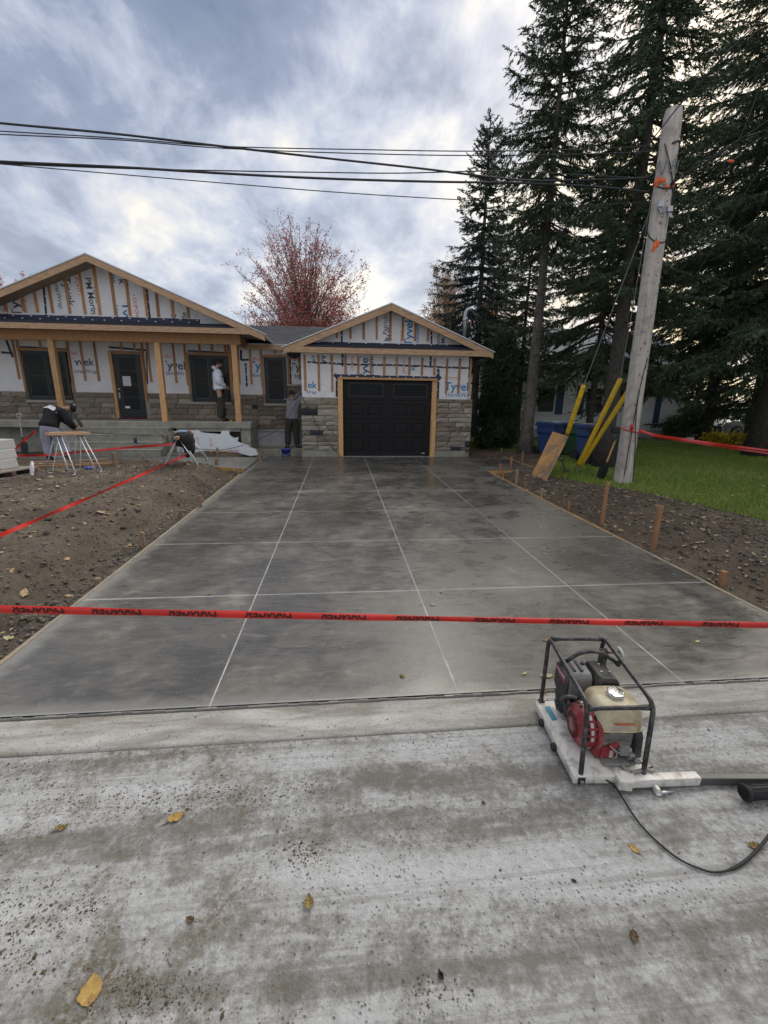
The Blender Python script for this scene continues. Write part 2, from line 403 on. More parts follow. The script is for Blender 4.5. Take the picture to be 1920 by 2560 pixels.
SOILR = soilmat('dark_soil_by_lawn', (.105, .078, .055), (.18, .138, .096), (.33, .28, .22))
m, n, b, P = pos_tree('mown_lawn')
g1 = n.noise(P, .55, 5, .6); g2 = n.noise(P, 18, 6, .7)
c = n.mix(n.ramp(g1, [(.35, 0), (.65, 1)]), (.11, .17, .033), (.16, .205, .05))
c = n.mix(n.ramp(g2, [(.36, 0), (.62, 1)]), n.mix(.6, c, (.012, .02, .006)), c)
n.put(b.inputs['Base Color'], c); b.inputs['Roughness'].default_value = .9
n.put(b.inputs['Normal'], n.bump(g2, .8, .03)); LAWN = m

# street, kerb, far ground
st = MB().box((-40, -16, -.30), (40, 2.036, -.010)).build('street', STREET); tag(st, kind='structure')
kx = np.arange(-40, 40.01, .045); kv = []; kn = len(kx)
for y, z, amp in ((2.050, -.060, 0), (2.056, -.022, .006), (2.075, -.013, .004), (2.19, -.011, 0), (2.31, -.011, .003), (2.328, -.020, .007), (2.334, -.060, 0)):
    w_ = amp * 2 * fbm(kx, kx * 0 + y * 40, 6, 4, 91, .6); kv.append(np.stack([kx, y + w_, z + .5 * np.abs(w_) * -1 + .006 * fbm(kx, kx * 0 + y * 9, 2.2, 3, 93)], -1))
kv = np.concatenate(kv); ki = np.arange(kn - 1); kf = np.concatenate([np.stack([r_ * kn + ki, r_ * kn + ki + 1, (r_ + 1) * kn + ki + 1, (r_ + 1) * kn + ki], -1) for r_ in range(6)])
kb = npmesh('kerb', kv, kf, KERB, smooth=True); tag(kb, kind='structure')
under = MB().box((-40, 2.02, -.32), (40, 2.36, -.045)).build('kerb_bedding', SOIL); tag(under, kind='structure')
gd = MB().add([(-300, 2.3, -.46), (300, 2.3, -.46), (300, 700, -.46), (-300, 700, -.46)], [(0, 1, 2, 3)]).build('ground', LAWN); tag(gd, kind='structure')

def hf(name, xs, ys, hfun, mat, keep=None):
    X, Y = np.meshgrid(xs, ys, indexing='ij'); Z = hfun(X, Y)
    V = np.stack([X, Y, Z], -1).reshape(-1, 3); nx, ny = X.shape
    i = (np.arange(nx - 1)[:, None] * ny + np.arange(ny - 1)[None, :]).ravel()
    F = np.stack([i, i + ny, i + ny + 1, i + 1], -1)
    if keep is not None:
        cx = V[F].mean(1); F = F[keep(cx[:, 0], cx[:, 1])]
        u, inv = np.unique(F, return_inverse=True); V = V[u]; F = inv.reshape(-1, 4)
    return tag(npmesh(name, V, F, mat, smooth=True), kind='structure')

WALK = [(-9.6, 12.35), (-5.9, 12.15), (-4.6, 11.95), (-3.2, 11.45), (-2.345, 11.05)]       # near edge of the small walk
def walk_y(x): return np.interp(x, [p[0] for p in WALK], [p[1] for p in WALK])
def soil_left(X, Y):
    d = SLAB_L - .06 - X
    edge = .80 + .9 * fbm(X * .3, Y, .9, 3, 3) - .022 * (Y - 4)
    h = -.10 + (.27 + .05 * fbm(X, Y, .5, 2, 41)) * sstep(edge - .30, edge + .10, d)
    h += .10 * fbm(X, Y, 1.3, 4, 5) + .10 * fbm(X, Y, 5, 4, 9, .65)
    dw = walk_y(X) - Y
    h = h * sstep(-.05, .55, dw) + (-.05 + .03 * fbm(X, Y, 3, 3, 15)) * (1 - sstep(-.05, .55, dw))
    mound = np.exp(-((Y - 13.75) / .28) ** 2) * sstep(-5.4, -4.9, X) * (1 - sstep(-3.2, -2.8, X))
    h += mound * (.16 + .15 * fbm(X, Y, 2.5, 3, 21))
    pit = sstep(-3.05, -2.85, X) * sstep(13.35, 13.6, Y)
    h = h * (1 - pit) + (-.22) * pit
    k_ = sstep(2.33, 2.72, Y); h = h * k_ - .030 * (1 - k_)
    return h
def soil_leftz(x, y): return float(soil_left(np.array([x]), np.array([y]))[0])
tag(hf('bare_soil', np.arange(-7.8, -2.28, .045), np.arange(2.345, 11.6, .045), soil_left, SOIL), kind='structure')
hf('bare_soil', np.concatenate([np.arange(-16, -7.8, .2), np.arange(-7.8, -1.0, .09)]), np.arange(11.555, 16.05, .09), soil_left, SOIL)
hf('bare_soil', np.arange(-16, -7.75, .2), np.arange(2.345, 11.6, .2), soil_left, SOIL)

LB = [(2.3, 7.3), (4, 6.65), (5.76, 6.30), (7.5, 5.85), (8.2, 5.55), (8.9, 5.05), (9.7, 4.75), (10.8, 5.5), (12, 6.0), (13.2, 6.35), (14.6, 5.7), (16, 4.4), (18, 3.9), (60, 3.9)]
def lawn_x(Y): return np.interp(Y, [p[0] for p in LB], [p[1] for p in LB])
def yard(X, Y):
    d = X - SLAB_R - .05
    pad = (1 - sstep(5.16, 5.34, X)) * sstep(10.68, 10.80, Y) * (1 - sstep(13.9, 14.2, Y))
    h = -.07 + .15 * sstep(.08, .95, d) + .05 * fbm(X, Y, .35, 2, 61)
    soil = 1 - sstep(-.25, .15, X - lawn_x(Y))
    h += (.08 * fbm(X, Y, 1.5, 4, 51) + .08 * fbm(X, Y, 6, 4, 57, .65)) * soil
    h = h * (1 - pad) - .09 * pad
    k_ = sstep(2.33, 2.72, Y); h = h * k_ - .030 * (1 - k_)
    return h
def yardz(x, y): return float(yard(np.array([x]), np.array([y]))[0])
gx = np.concatenate([np.arange(3.66, 8.0, .05), np.arange(8.0, 16, .2), np.arange(16, 70, 2.0)])
gy = np.concatenate([np.arange(2.345, 15, .05), np.arange(15, 26, .25), np.arange(26, 80, 3.0)])
jit = lambda x, y: x - lawn_x(y) + .5 * fbm(x, y, 2.2, 4, 77)
hf('bare_soil', gx, gy, yard, SOILR, lambda x, y: jit(x, y) < 0)
hf('lawn', gx, gy, yard, LAWN, lambda x, y: jit(x, y) >= 0)

# driveway: a base sheet with chalk-dusted cuts, and the slab panels between the cuts
drv = MB().box((SLAB_L, SLAB_F, -.16), (SLAB_R, SLAB_B - .02, -.0010)).build('driveway', CHALK); tag(drv, kind='structure')
xl = [SLAB_L, -.795, .723, 2.24, SLAB_R]; yl = [SLAB_F, 3.870, 5.400, 6.929, 8.459, 9.988, 11.518, 13.05, SLAB_B]
for i in range(4):
    for j in range(8):
        gx0 = .0034 if i else 0; gx1 = .0034 if i < 3 else 0; gy0 = .0030 if j else 0; gy1 = .0030 if j < 7 else 0
        x0, x1, y0, y1 = xl[i] + gx0, xl[i + 1] - gx1, yl[j] + gy0, yl[j + 1] - gy1
        if j == 7: y1 = SLAB_B
        MB().box((x0, y0, -.0135), (x1, y1, 0)).build('slab_panel', SLABM, drv, bevel=.0008, seg=1)
pad = MB().box((SLAB_R + .008, 10.80, -.12), (5.15, SLAB_B, -.002)).build('slab_panel', SLABM, drv, bevel=.003, seg=1)
MB().box((SLAB_R - .002, 10.80, -.05), (SLAB_R + .010, SLAB_B, -.006)).build('joint_strip', CHALK, drv)
# worn lip of the slab along the kerb
lip = MB()
xx = np.arange(SLAB_L, SLAB_R + .01, .06)
for a, c_ in zip(xx[:-1], xx[1:]):
    y = SLAB_F - .006 - .010 * random.random(); lip.box((a, y, -.06), (c_, SLAB_F + .002, -.004 - .006 * random.random()))
lip.build('slab_lip', SLABM, drv, fix=False)
# garden walk in front of the steps
wk = MB(); wx = np.linspace(-9.6, -2.345, 30)
top = [(x, walk_y(x)) for x in wx] + [(-2.345, 13.2), (-5.2, 13.42), (-9.6, 13.42)]
wk.prism(top, -.10, .022, axis='Z'); walk = wk.build('garden_walk', SLABM); tag(walk, kind='structure')

# ------------------------------------------------------------------ loose stones and litter nobody could count
OCT = np.array([(1, 0, 0), (-1, 0, 0), (0, 1, 0), (0, -1, 0), (0, 0, 1), (0, 0, -1)], float)
OCF = np.array([(0, 2, 4), (2, 1, 4), (1, 3, 4), (3, 0, 4), (2, 0, 5), (1, 2, 5), (3, 1, 5), (0, 3, 5)])
def stones(name, xs, ys, zs, size, mat, flat=.6):
    k = len(xs); v = OCT[None] * rng.uniform(.55, 1.25, (k, 6, 1)) + rng.uniform(-.22, .22, (k, 6, 3))
    a = rng.uniform(0, 6.28, k); ca, sa = np.cos(a), np.sin(a)
    v = np.stack([v[..., 0] * ca[:, None] - v[..., 1] * sa[:, None], v[..., 0] * sa[:, None] + v[..., 1] * ca[:, None], v[..., 2] * flat], -1)
    v = v * size[:, None, None] + np.stack([xs, ys, zs + size * flat * .3], -1)[:, None]
    f = OCF[None] + (np.arange(k) * 6)[:, None, None]
    return tag(npmesh(name, v.reshape(-1, 3), f.reshape(-1, 3), mat), kind='stuff')
def pebmat(name, stops):
    m, n, b, P = pos_tree(name)
    n.put(b.inputs['Base Color'], n.ramp(n.noise(P, 23, 2, .5), stops)); b.inputs['Roughness'].default_value = .9; return m
PEB = pebmat('mixed_gravel', [(.3, (.04, .036, .032)), (.45, (.11, .098, .083)), (.6, (.20, .18, .155)), (.75, (.07, .057, .045))])
LITT = pebmat('dry_leaf_litter', [(.28, (.22, .13, .055)), (.42, (.34, .22, .11)), (.55, (.42, .32, .19)), (.68, (.20, .15, .10)), (.8, (.38, .17, .06))])
LITT.node_tree.nodes['Principled BSDF'].inputs['Roughness'].default_value = .8
k = 6500
xs = rng.uniform(-7.8, -2.42, k); ys = 2.4 + 8.9 * rng.random(k) ** 1.5
stones('gravel', xs, ys, soil_left(xs, ys), rng.gamma(2.2, .0052, k) + .004, PEB)
k = 4200
ys = 2.4 + 8.4 * rng.random(k) ** 1.3; xs = SLAB_R + .08 + rng.random(k) * np.maximum(lawn_x(ys) - SLAB_R - .1, .2)
stones('gravel', xs, ys, yard(xs, ys), rng.gamma(2.2, .006, k) + .004, PEB)
k = 900
xs = rng.uniform(-1.9, 2.9, k); ys = rng.uniform(.7, 2.04, k)
STP = pebmat('street_grit', [(.35, (.07, .068, .065)), (.5, (.16, .155, .15)), (.65, (.30, .29, .28))])
stones('grit', xs, ys, np.full(k, -.010), rng.gamma(1.6, .0011, k) + .0012, STP, .7)
k = 1400
xs = rng.uniform(-2.2, 3.6, k); ys = rng.uniform(2.04, 2.36, k)
stones('grit', xs, ys, np.full(k, -.013), rng.gamma(1.6, .0011, k) + .001, STP, .6)

k = 1600
xs = rng.uniform(-7.8, -2.5, k); ys = 2.4 + 8.9 * rng.random(k) ** 1.4
stones('soil_clod', xs, ys, soil_left(xs, ys) - .004, rng.gamma(1.6, .0075, k) + .005, SOIL, .75)
k = 1500
ys = 2.4 + 8.4 * rng.random(k) ** 1.3; xs = SLAB_R + .15 + rng.random(k) * np.maximum(lawn_x(ys) - SLAB_R - .2, .2)
stones('soil_clod', xs, ys, yard(xs, ys) - .004, rng.gamma(1.6, .0075, k) + .005, SOILR, .75)
k = 2600
ys = 2.4 + 9.0 * rng.random(k); xs = SLAB_L - .08 - np.abs(rng.normal(0, .28, k))
stones('gravel', xs, ys, soil_left(xs, ys), rng.gamma(2.2, .005, k) + .004, PEB)
def litter(name, xs, ys, zs, size, mat):
    k = len(xs); q = np.array([(-1, -.05, 0), (-.3, -.55, .12), (.45, -.45, .1), (1.05, .0, .0), (.4, .5, .22), (-.35, .5, .2)])
    v = q[None] * rng.uniform(.7, 1.25, (k, 6, 1)); v[..., 2] += rng.uniform(-.12, .25, (k, 6))
    a = rng.uniform(0, 6.28, k); t = rng.uniform(-.35, .35, k); ca, sa = np.cos(a), np.sin(a)
    z = v[..., 2] + v[..., 0] * t[:, None]; x, y = v[..., 0], v[..., 1]
    v = np.stack([x * ca[:, None] - y * sa[:, None], x * sa[:, None] + y * ca[:, None], z], -1) * size[:, None, None]
    v += np.stack([xs, ys, zs + size * .18], -1)[:, None]
    f = np.array([(0, 1, 2), (0, 2, 3), (0, 3, 4), (0, 4, 5)])[None] + (np.arange(k) * 6)[:, None, None]
    return tag(npmesh(name, v.reshape(-1, 3), f.reshape(-1, 3), mat), kind='stuff')
k = 800
xs = rng.uniform(-7.6, -2.6, k); ys = 2.6 + 8.8 * rng.random(k)
litter('leaf_litter', xs, ys, soil_left(xs, ys), rng.gamma(2.2, .009, k) + .006, LITT)
k = 700
ys = rng.uniform(2.6, 10.4, k); xs = SLAB_R + .15 + rng.random(k) * (lawn_x(ys) - SLAB_R)
litter('leaf_litter', xs, ys, yard(xs, ys), rng.uniform(.018, .045, k), LITT)
k = 130
ys = rng.uniform(4.5, 14, k); xs = lawn_x(ys) + .2 + rng.random(k) * 7
litter('leaf_litter', xs, ys, yard(xs, ys) + .03, rng.uniform(.025, .05, k), LITT)

# dirt crumbs and grit lying in patches on the street
CRUMB = pebmat('brown_dirt_crumbs', [(.3, (.055, .042, .026)), (.5, (.12, .092, .055)), (.65, (.19, .155, .10)), (.8, (.08, .07, .055))])
px_, py_, sz_ = [], [], []
for cx_, cy_, sx_, sy_, n_ in ((765, 2135, 26, 24, 260), (380, 2490, 85, 34, 420), (70, 2290, 80, 60, 420), (330, 2000, 190, 22, 520), (560, 1985, 60, 22, 220), (90, 1935, 60, 26, 220), (30, 2400, 60, 40, 160), (220, 2270, 18, 30, 80), (770, 1975, 30, 12, 90), (1090, 2480, 40, 30, 70)):
    px_ += list(rng.normal(cx_, sx_, n_)); py_ += list(rng.normal(cy_, sy_, n_)); sz_ += list(rng.gamma(1.8, .0010, n_) + .0010)
pts_ = np.array([G(a, b_, -.010) for a, b_ in zip(px_, py_)]); ok_ = pts_[:, 1] < 2.03
stones('dirt_crumbs', pts_[ok_, 0], pts_[ok_, 1], np.full(ok_.sum(), -.010), np.array(sz_)[ok_], CRUMB, .65)
# grass blades
k = 150000
ys = 2.6 + 15 * rng.random(k) ** 1.15; xs = lawn_x(ys) - .25 + rng.random(k) ** 1.5 * 11
sel = jit(xs, ys) > -.05; xs, ys = xs[sel], ys[sel]; k = len(xs)
zs = yard(xs, ys); hgt = rng.uniform(.025, .06, k); a = rng.uniform(0, 6.28, k); wd = .0045 + .0006 * ys
dx, dy = np.cos(a) * wd, np.sin(a) * wd; lx, ly = rng.normal(0, .022, k), rng.normal(0, .022, k)
V = np.stack([np.stack([xs - dx, ys - dy, zs - .004], -1), np.stack([xs + dx, ys + dy, zs - .004], -1), np.stack([xs + lx, ys + ly, zs + hgt], -1)], 1)
m, n, b, P = pos_tree('grass_blade')
gc = n.mix(n.ramp(n.noise(P, .55, 5, .6), [(.35, 0), (.65, 1)]), (.16, .255, .042), (.25, .305, .066))
gc = n.mix(n.math('MULTIPLY', n.ramp(n.noise(P, 40, 2, .6), [(.55, 0), (.68, 1)]), .45), gc, (.16, .15, .05))
n.put(b.inputs['Base Color'], gc); b.inputs['Roughness'].default_value = .75; b.inputs['Specular IOR Level'].default_value = .25
tag(npmesh('grass', V.reshape(-1, 3), np.arange(k * 3).reshape(-1, 3), m), kind='stuff')
# ------------------------------------------------------------------ lettering (the built-in typeface, turned into flat mesh)
def make_text(s, height, bold=.0, spacing=1.0):
    cu = bpy.data.curves.new('lettering', 'FONT'); cu.body = s; cu.size = height / .70; cu.offset = bold; cu.space_character = spacing
    cu.resolution_u = 3; cu.fill_mode = 'FRONT'
    o = bpy.data.objects.new('lettering', cu); COL.objects.link(o)
    dg = bpy.context.evaluated_depsgraph_get(); dg.update()
    me = bpy.data.meshes.new_from_object(o.evaluated_get(dg))
    bpy.data.objects.remove(o); bpy.data.curves.remove(cu)
    return me
def lettering(s, height, mat, parent, frame, bold=.0, rot=0, mirror=False, clip=None, align=(.5, .5), spacing=1.0, name='lettering'):
    """frame: 4x4 whose X is the reading direction, Y the letters' up and Z the face's normal. clip: (x0, x1, y0, y1) in the frame before rot"""
    me = make_text(s, height, bold * height, spacing)
    bm = bmesh.new(); bm.from_mesh(me); bpy.data.meshes.remove(me)
    xs_ = [v.co.x for v in bm.verts]; ys_ = [v.co.y for v in bm.verts]
    ox = min(xs_) + (max(xs_) - min(xs_)) * align[0]; oy = height * align[1]
    c, s_ = math.cos(rot), math.sin(rot)
    for v in bm.verts:
        x, y = v.co.x - ox, v.co.y - oy
        if mirror: x = -x
        v.co = (x * c - y * s_, x * s_ + y * c, 0)
    if clip:
        for co, no in (((clip[0], 0, 0), (-1, 0, 0)), ((clip[1], 0, 0), (1, 0, 0)), ((0, clip[2], 0), (0, -1, 0)), ((0, clip[3], 0), (0, 1, 0))):
            bmesh.ops.bisect_plane(bm, geom=bm.verts[:] + bm.edges[:] + bm.faces[:], plane_co=co, plane_no=no, clear_outer=True)
    me = bpy.data.meshes.new(name); bm.transform(frame)
    org = Vector((0, 0, 0)); q = parent
    while q is not None: org += q.location; q = q.parent
    bm.transform(Matrix.Translation(-org)); bm.to_mesh(me); bm.free(); me.materials.append(mat)
    o = bpy.data.objects.new(name, me); COL.objects.link(o)
    if parent: o.parent = parent
    return o
def wall_frame(x, y, z):                     # a wall facing the street (-Y)
    return Matrix(((1, 0, 0, x), (0, 0, -1, y), (0, 1, 0, z), (0, 0, 0, 1)))
def print_on(s, px, py, hpx, Y, mat, parent, rot=0, bold=.02, clip=None, align=(.5, .5), spacing=1.0):
    """writing centred on the photograph's point (px, py) of a wall at depth Y, letters hpx pixels tall"""
    p = W(px, py, Y); hgt = abs(W(px, py - hpx, Y)[2] - p[2]) if abs(math.sin(rot)) < .5 else abs(W(px + hpx, py, Y)[0] - p[0])
    hgt *= 1.3
    if clip is not None:
        a = W(clip[0], clip[2], Y); b_ = W(clip[1], clip[3], Y)
        clip = (a[0] - p[0], b_[0] - p[0], b_[2] - p[2], a[2] - p[2])
    return lettering(s, hgt, mat, parent, wall_frame(p[0], Y, p[2]), bold, rot, False, clip, align, spacing)

# ------------------------------------------------------------------ the house under construction
HY = 16.0; GY = 13.66; DECK = .95; PY = 14.76; PFY = 14.10; GFY = 13.20
house = thing('house', 'long single-storey house under construction, white sheeting over grey stone, black garage door', 'house', (-3.2, 15.0, 0))
def hb(name, mat, a, b, **k): return MB().box(a, b).build(name, mat, house, **k)

# stone pieces: a few rough blocks shared by all
STONE = M('split_grey_stone', (.18, .152, .122), .9, .30, 6, .5, 24, rnd=.7, col2=(.25, .21, .168), bdist=.012, dirt=(.25, .195, .15), dscale=2.2, damt=.7)
STONE2 = M('split_pale_stone', (.31, .285, .245), .9, .25, 6, .5, 24, rnd=.5, bdist=.012, dirt=(.31, .215, .145), dscale=2.2, damt=.7)
STONED = M('charcoal_stone', (.034, .038, .050), .9, .2, 9, .6, 30, rnd=.4, bdist=.01)
MORT = M('stone_backing_mortar', (.29, .275, .25), .95, .2, 20, .3, 60)
def rough_stone(seed, mat):
    r = random.Random(seed); bm = bmesh.new(); nx, nz = 3, 2; g = {}
    for i in range(nx + 1):
        for j in range(nz + 1):
            e = i in (0, nx) or j in (0, nz)
            g[i, j] = bm.verts.new((i / nx - .5 + (0 if e else r.uniform(-.08, .08)), (-.62 if not e else -.36) + r.uniform(-.16, .16), j / nz - .5 + (0 if e else r.uniform(-.1, .1))))
    for i in range(nx):
        for j in range(nz): bm.faces.new((g[i, j], g[i + 1, j], g[i + 1, j + 1], g[i, j + 1]))
    rim = [g[i, 0] for i in range(nx + 1)] + [g[nx, j] for j in range(1, nz + 1)] + [g[i, nz] for i in range(nx - 1, -1, -1)] + [g[0, j] for j in range(nz - 1, 0, -1)]
    bk = [bm.verts.new((v.co.x, .5, v.co.z)) for v in rim]
    for i in range(len(rim)): j = (i + 1) % len(rim); bm.faces.new((rim[j], rim[i], bk[i], bk[j]))
    bmesh.ops.recalc_face_normals(bm, faces=bm.faces)
    me = bpy.data.meshes.new('stone'); bm.to_mesh(me); bm.free(); me.materials.append(mat); return me
STN = [rough_stone(i, STONE) for i in range(5)]; STN2 = [rough_stone(20 + i, STONE2) for i in range(4)]; STND = [rough_stone(40 + i, STONED) for i in range(3)]
def lay_stones(x0, x1, y, z0, z1, seed, holes=(), pale=.25, depth=.085, hmin=.10, hmax=.20):
    r = random.Random(seed); z = z0; row = 0
    while z < z1 - .03:
        hgt = min(r.uniform(hmin, hmax), z1 - z)
        if z1 - z - hgt < .07: hgt = z1 - z
        x = x0; 
        while x < x1 - .02:
            ln = r.uniform(.22, .62) * (1.15 if hgt > .15 else 1)
            if x1 - x - ln < .14: ln = x1 - x
            xa, xb = x, x + ln
            for hx0, hx1, hz0, hz1 in holes:
                if z + hgt > hz0 + .02 and z < hz1 - .02:
                    if xa < hx0 < xb: xb = hx0
                    if xa >= hx0 - .001 and xa < hx1: xa = xb = hx1
            if xb - xa > .05:
                q = r.random()
                dark = q < .085 and xb - xa < .5
                me = r.choice(STND) if dark else (r.choice(STN2) if r.random() < pale else r.choice(STN))
                o = bpy.data.objects.new('stone', me); COL.objects.link(o); o.parent = house
                o.location = Vector(((xa + xb) / 2, y + depth * .5, z + hgt / 2)) - house.location
                o.scale = (xb - xa - .016, depth * r.uniform(.8, 1.05), hgt - .016)
            x = xb if xb > x + .001 else x + .05
        z += hgt; row += 1

# windows and openings of the main wall, from the photograph
def wx_(p): return W(p[0], p[1], HY)
wins = [(-10.10, -8.76, 1.55, 3.06), (-4.95, -3.70, 1.55, 3.04), (-2.53, -1.79, 1.53, 3.02)]
door = (-7.34, -6.50, 1.00, 3.02)
STOP = 1.80
holes = [(a - .05, b_ + .05, c_ - .09, d_ + .1) for a, b_, c_, d_ in wins] + [(door[0] - .13, door[1] + .13, .9, 3.2)]
hb('wall', MORT, (-16, HY - .02, .55), (-1.05, HY + .2, STOP))
hb('wall', WRAP, (-16, HY - .012, STOP), (-1.05, HY + .2, 3.42))
hb('wall', PARGE, (-16, HY - .03, -.46), (-1.05, HY + .2, .60))
hb('flashing', DRIPE, (-2.86, HY - .13, .603), (-1.16, HY - .02, .625))
lay_stones(-11.6, -2.82, HY - .085, DECK + .005, STOP, 3, holes, .2, hmin=.13, hmax=.215)
lay_stones(-2.82, -1.16, HY - .085, .628, STOP, 5, holes, .3)
lay_stones(-1.79, -1.12, HY - .085, STOP, 2.10, 9, [], .4)
hb('window_sill', SILL, (-1.80, HY - .12, 2.10), (-1.12, HY - .01, 2.16))
# garage wing
GL, GR = -1.15, 4.03
DX0, DX1, DZ1 = .03, 2.83, 2.27
hb('wall', MORT, (GL + .02, GY - .03, .15), (DX0 - .09, GY + .2, 1.745)); hb('wall', MORT, (DX1 + .09, GY - .03, .15), (GR - .02, GY + .2, 1.745))
hb('wall', CONC, (GL - .01, GY - .10, -.2), (DX0 - .09, GY + .2, .185), bevel=.01); hb('wall', CONC, (DX1 + .09, GY - .10, -.2), (GR - .13, GY + .2, .185), bevel=.01)
lay_stones(GL, DX0 - .09, GY - .115, .19, 1.745, 12, [], .55, hmax=.19); lay_stones(DX1 + .09, GR, GY - .115, .19, 1.745, 14, [], .55, hmax=.19)
gw = MB()
gw.box((GL + .04, GY - .012, 1.745), (DX0 - .09, GY + .15, 2.30)).box((DX1 + .09, GY - .012, 1.745), (GR - .16, GY + .15, 2.30)).box((GL + .04, GY - .012, 2.30), (GR - .16, GY + .15, 3.32))
gw.build('wall', WRAP, house)
hb('wall', WRAP, (GL + .04, GY + .15, -.2), (GL + .2, HY, 3.1)); hb('wall', WRAP, (GR - .32, GY + .15, .0), (GR - .16, 20, 3.1))
hb('wall', STONE, (GR - .16, GY - .03, .0), (GR - .005, 20, 1.74))
# gable walls
gape = W(979, 757, GFY); gsl = .405
def gz_roof(x): return gape[2] - abs(x - gape[0]) * gsl
gab = MB().prism([(gape[0] - 2.62, 3.22), (gape[0] + 2.62, 3.22), (gape[0], gz_roof(gape[0]) - .12)], GY - .02, GY + .1).build('gable_wall', WRAP, house)
pape = W(213, 633, PFY); psl = .415
def pz_roof(x): return pape[2] - abs(x - pape[0]) * psl
pgab = MB().prism([(pape[0] - 4.2, 3.68), (pape[0] + 4.2, 3.68), (pape[0], pz_roof(pape[0]) - .12)], PY, PY + .1).build('gable_wall', WRAP, house)

# roofs: gable slopes with rake boards, small skirt roofs, the link roof
def gable_roof(ax, az, sl, half, y0, y1, board_h=.168, hx=None):
    th = .10; hl = half; up = MB()
    for s in (-1, 1):
        ex, ez = ax + s * hl, az - hl * sl
        up.prism([(ax, az), (ex, ez), (ex, ez - th), (ax, az - th)][::s], y0 + .035, y1)
    r = up.build('roof', SHING, house)
    rk = []
    for s in (-1, 1):
        ex, ez = ax + s * (hl - .02), az - (hl - .02) * sl
        bd = MB().prism([(ax + s * .002, az - .022), (ex, ez - .022), (ex, ez - .022 - board_h), (ax + s * .002, az - .022 - board_h * 1.06)][::s], y0, y0 + .038).build('rake_board', WOODH, house)
        dr = MB().prism([(ax, az + .012), (ex + s * .04, ez + .012 - .02 * sl), (ex + s * .04, ez - .02), (ax, az - .02)][::s], y0 - .02, y0 + .034).build('drip_edge', DRIPE, r)
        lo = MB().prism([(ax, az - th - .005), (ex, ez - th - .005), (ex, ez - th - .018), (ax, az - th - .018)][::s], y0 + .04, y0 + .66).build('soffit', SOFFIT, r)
    return r
gable_roof(gape[0], gape[2], gsl, 3.02, GFY, 20.5)
gable_roof(pape[0], pape[2], psl, 4.68, PFY, 20.0)
def skirt(x0, x1, yf, yb, zf, zb):
    sk = MB(); n_ = 4
    for i in range(n_):
        t0, t1 = i / n_, (i + 1) / n_
        ya, yb_ = yf + (yb - yf) * t0, yf + (yb - yf) * t1; za, zb_ = zf + (zb - zf) * t0, zf + (zb - zf) * t1
        sk.box((x0, ya, za - .03), (x1, yb_ + .01, za + .012 + (zb_ - za)))
    return sk.build('skirt_roof', SHING, house)
gzt = W(979, 872, GFY)[2]; gzb = W(979, 886, GFY)[2]
skirt(gape[0] - 2.55, gape[0] + 2.55, GFY + .03, GY - .02, gzt + .005, gzt + .14)
MB().prism([(gape[0] - 2.86, gzt), (gape[0] + 2.86, gzt), (gape[0] + 2.86, gzb), (gape[0] - 2.86, gzb)], GFY + .002, GFY + .036).build('fascia_board', WOODH, house)
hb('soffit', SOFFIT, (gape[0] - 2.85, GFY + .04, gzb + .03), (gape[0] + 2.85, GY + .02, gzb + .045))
pzt = W(300, 813, PFY)[2]; pzb = W(300, 827, PFY)[2]
PXR = pape[0] + 4.24
skirt(pape[0] - 4.1, pape[0] + 4.1, PFY + .03, PY, pzt + .005, pzt + .16)
MB().prism([(-13, pzt), (PXR, pzt), (PXR, pzb), (-13, pzb)], PFY + .002, PFY + .036).build('fascia_board', WOODH, house)
hb('fascia_board', WOODH, (PXR + .002, PFY + .04, pzb), (PXR + .038, 15.6, pzt))
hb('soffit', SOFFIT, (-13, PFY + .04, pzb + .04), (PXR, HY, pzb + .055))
bz0, bz1 = 3.26, pzb + .035
hb('porch_beam', WOODP, (-13, 14.58, bz0), (-2.98, 14.74, bz1)); hb('porch_beam', WOODP, (-3.14, 14.745, bz0 + .02), (-2.99, HY - .02, bz1))
# link roof between the two gables, in stepped shingle courses
LE = W(650, 862, 15.55)[2]
lk = MB(); n_ = 20; y0, y1, z0, z1 = 15.55, 19.2, LE + .02, LE + 1.08
rr = random.Random(4)
for i in range(n_):
    ya, yb = y0 + (y1 - y0) * i / n_, y0 + (y1 - y0) * (i + 1) / n_; za, zb = z0 + (z1 - z0) * i / n_, z0 + (z1 - z0) * (i + 1) / n_
    x = -9.0 + rr.uniform(0, .3)
    while x < 2.5:
        x2 = x + rr.uniform(.16, .34); o_ = rr.uniform(0, .006)
        lk.add([(x, ya, za + .016 + o_), (x2, ya, za + .016 + o_), (x2, yb, zb + .006), (x, yb, zb + .006), (x, ya, za - .004), (x2, ya, za - .004)], [(0, 1, 2, 3), (4, 5, 1, 0)]); x = x2
lr = lk.build('shingles', SHING, house, fix=False); lr['kind'] = 'stuff'
MB().add([(-9, y0, z0 - .02), (2.5, y0, z0 - .02), (2.5, y1, z1 - .02), (-9, y1, z1 - .02), (-9, y1 + 3.6, LE), (2.5, y1 + 3.6, LE)], [(0, 1, 2, 3), (3, 2, 5, 4)]).build('roof', SHING, house)
MB().prism([(-3.1, LE + .02), (GL + .6, LE + .02), (GL + .6, LE - .15), (-3.1, LE - .15)], 15.51, 15.547).build('fascia_board', WOODH, house)
hb('drip_edge', DRIPE, (-3.1, 15.495, LE + .012), (GL + .3, 15.56, LE + .03))
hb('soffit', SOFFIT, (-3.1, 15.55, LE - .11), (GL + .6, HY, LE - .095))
# a few house sides and backs so the building is whole from beside it
hb('wall', WRAP, (-16, HY + .2, -.4), (3.8, 20.2, 3.3))

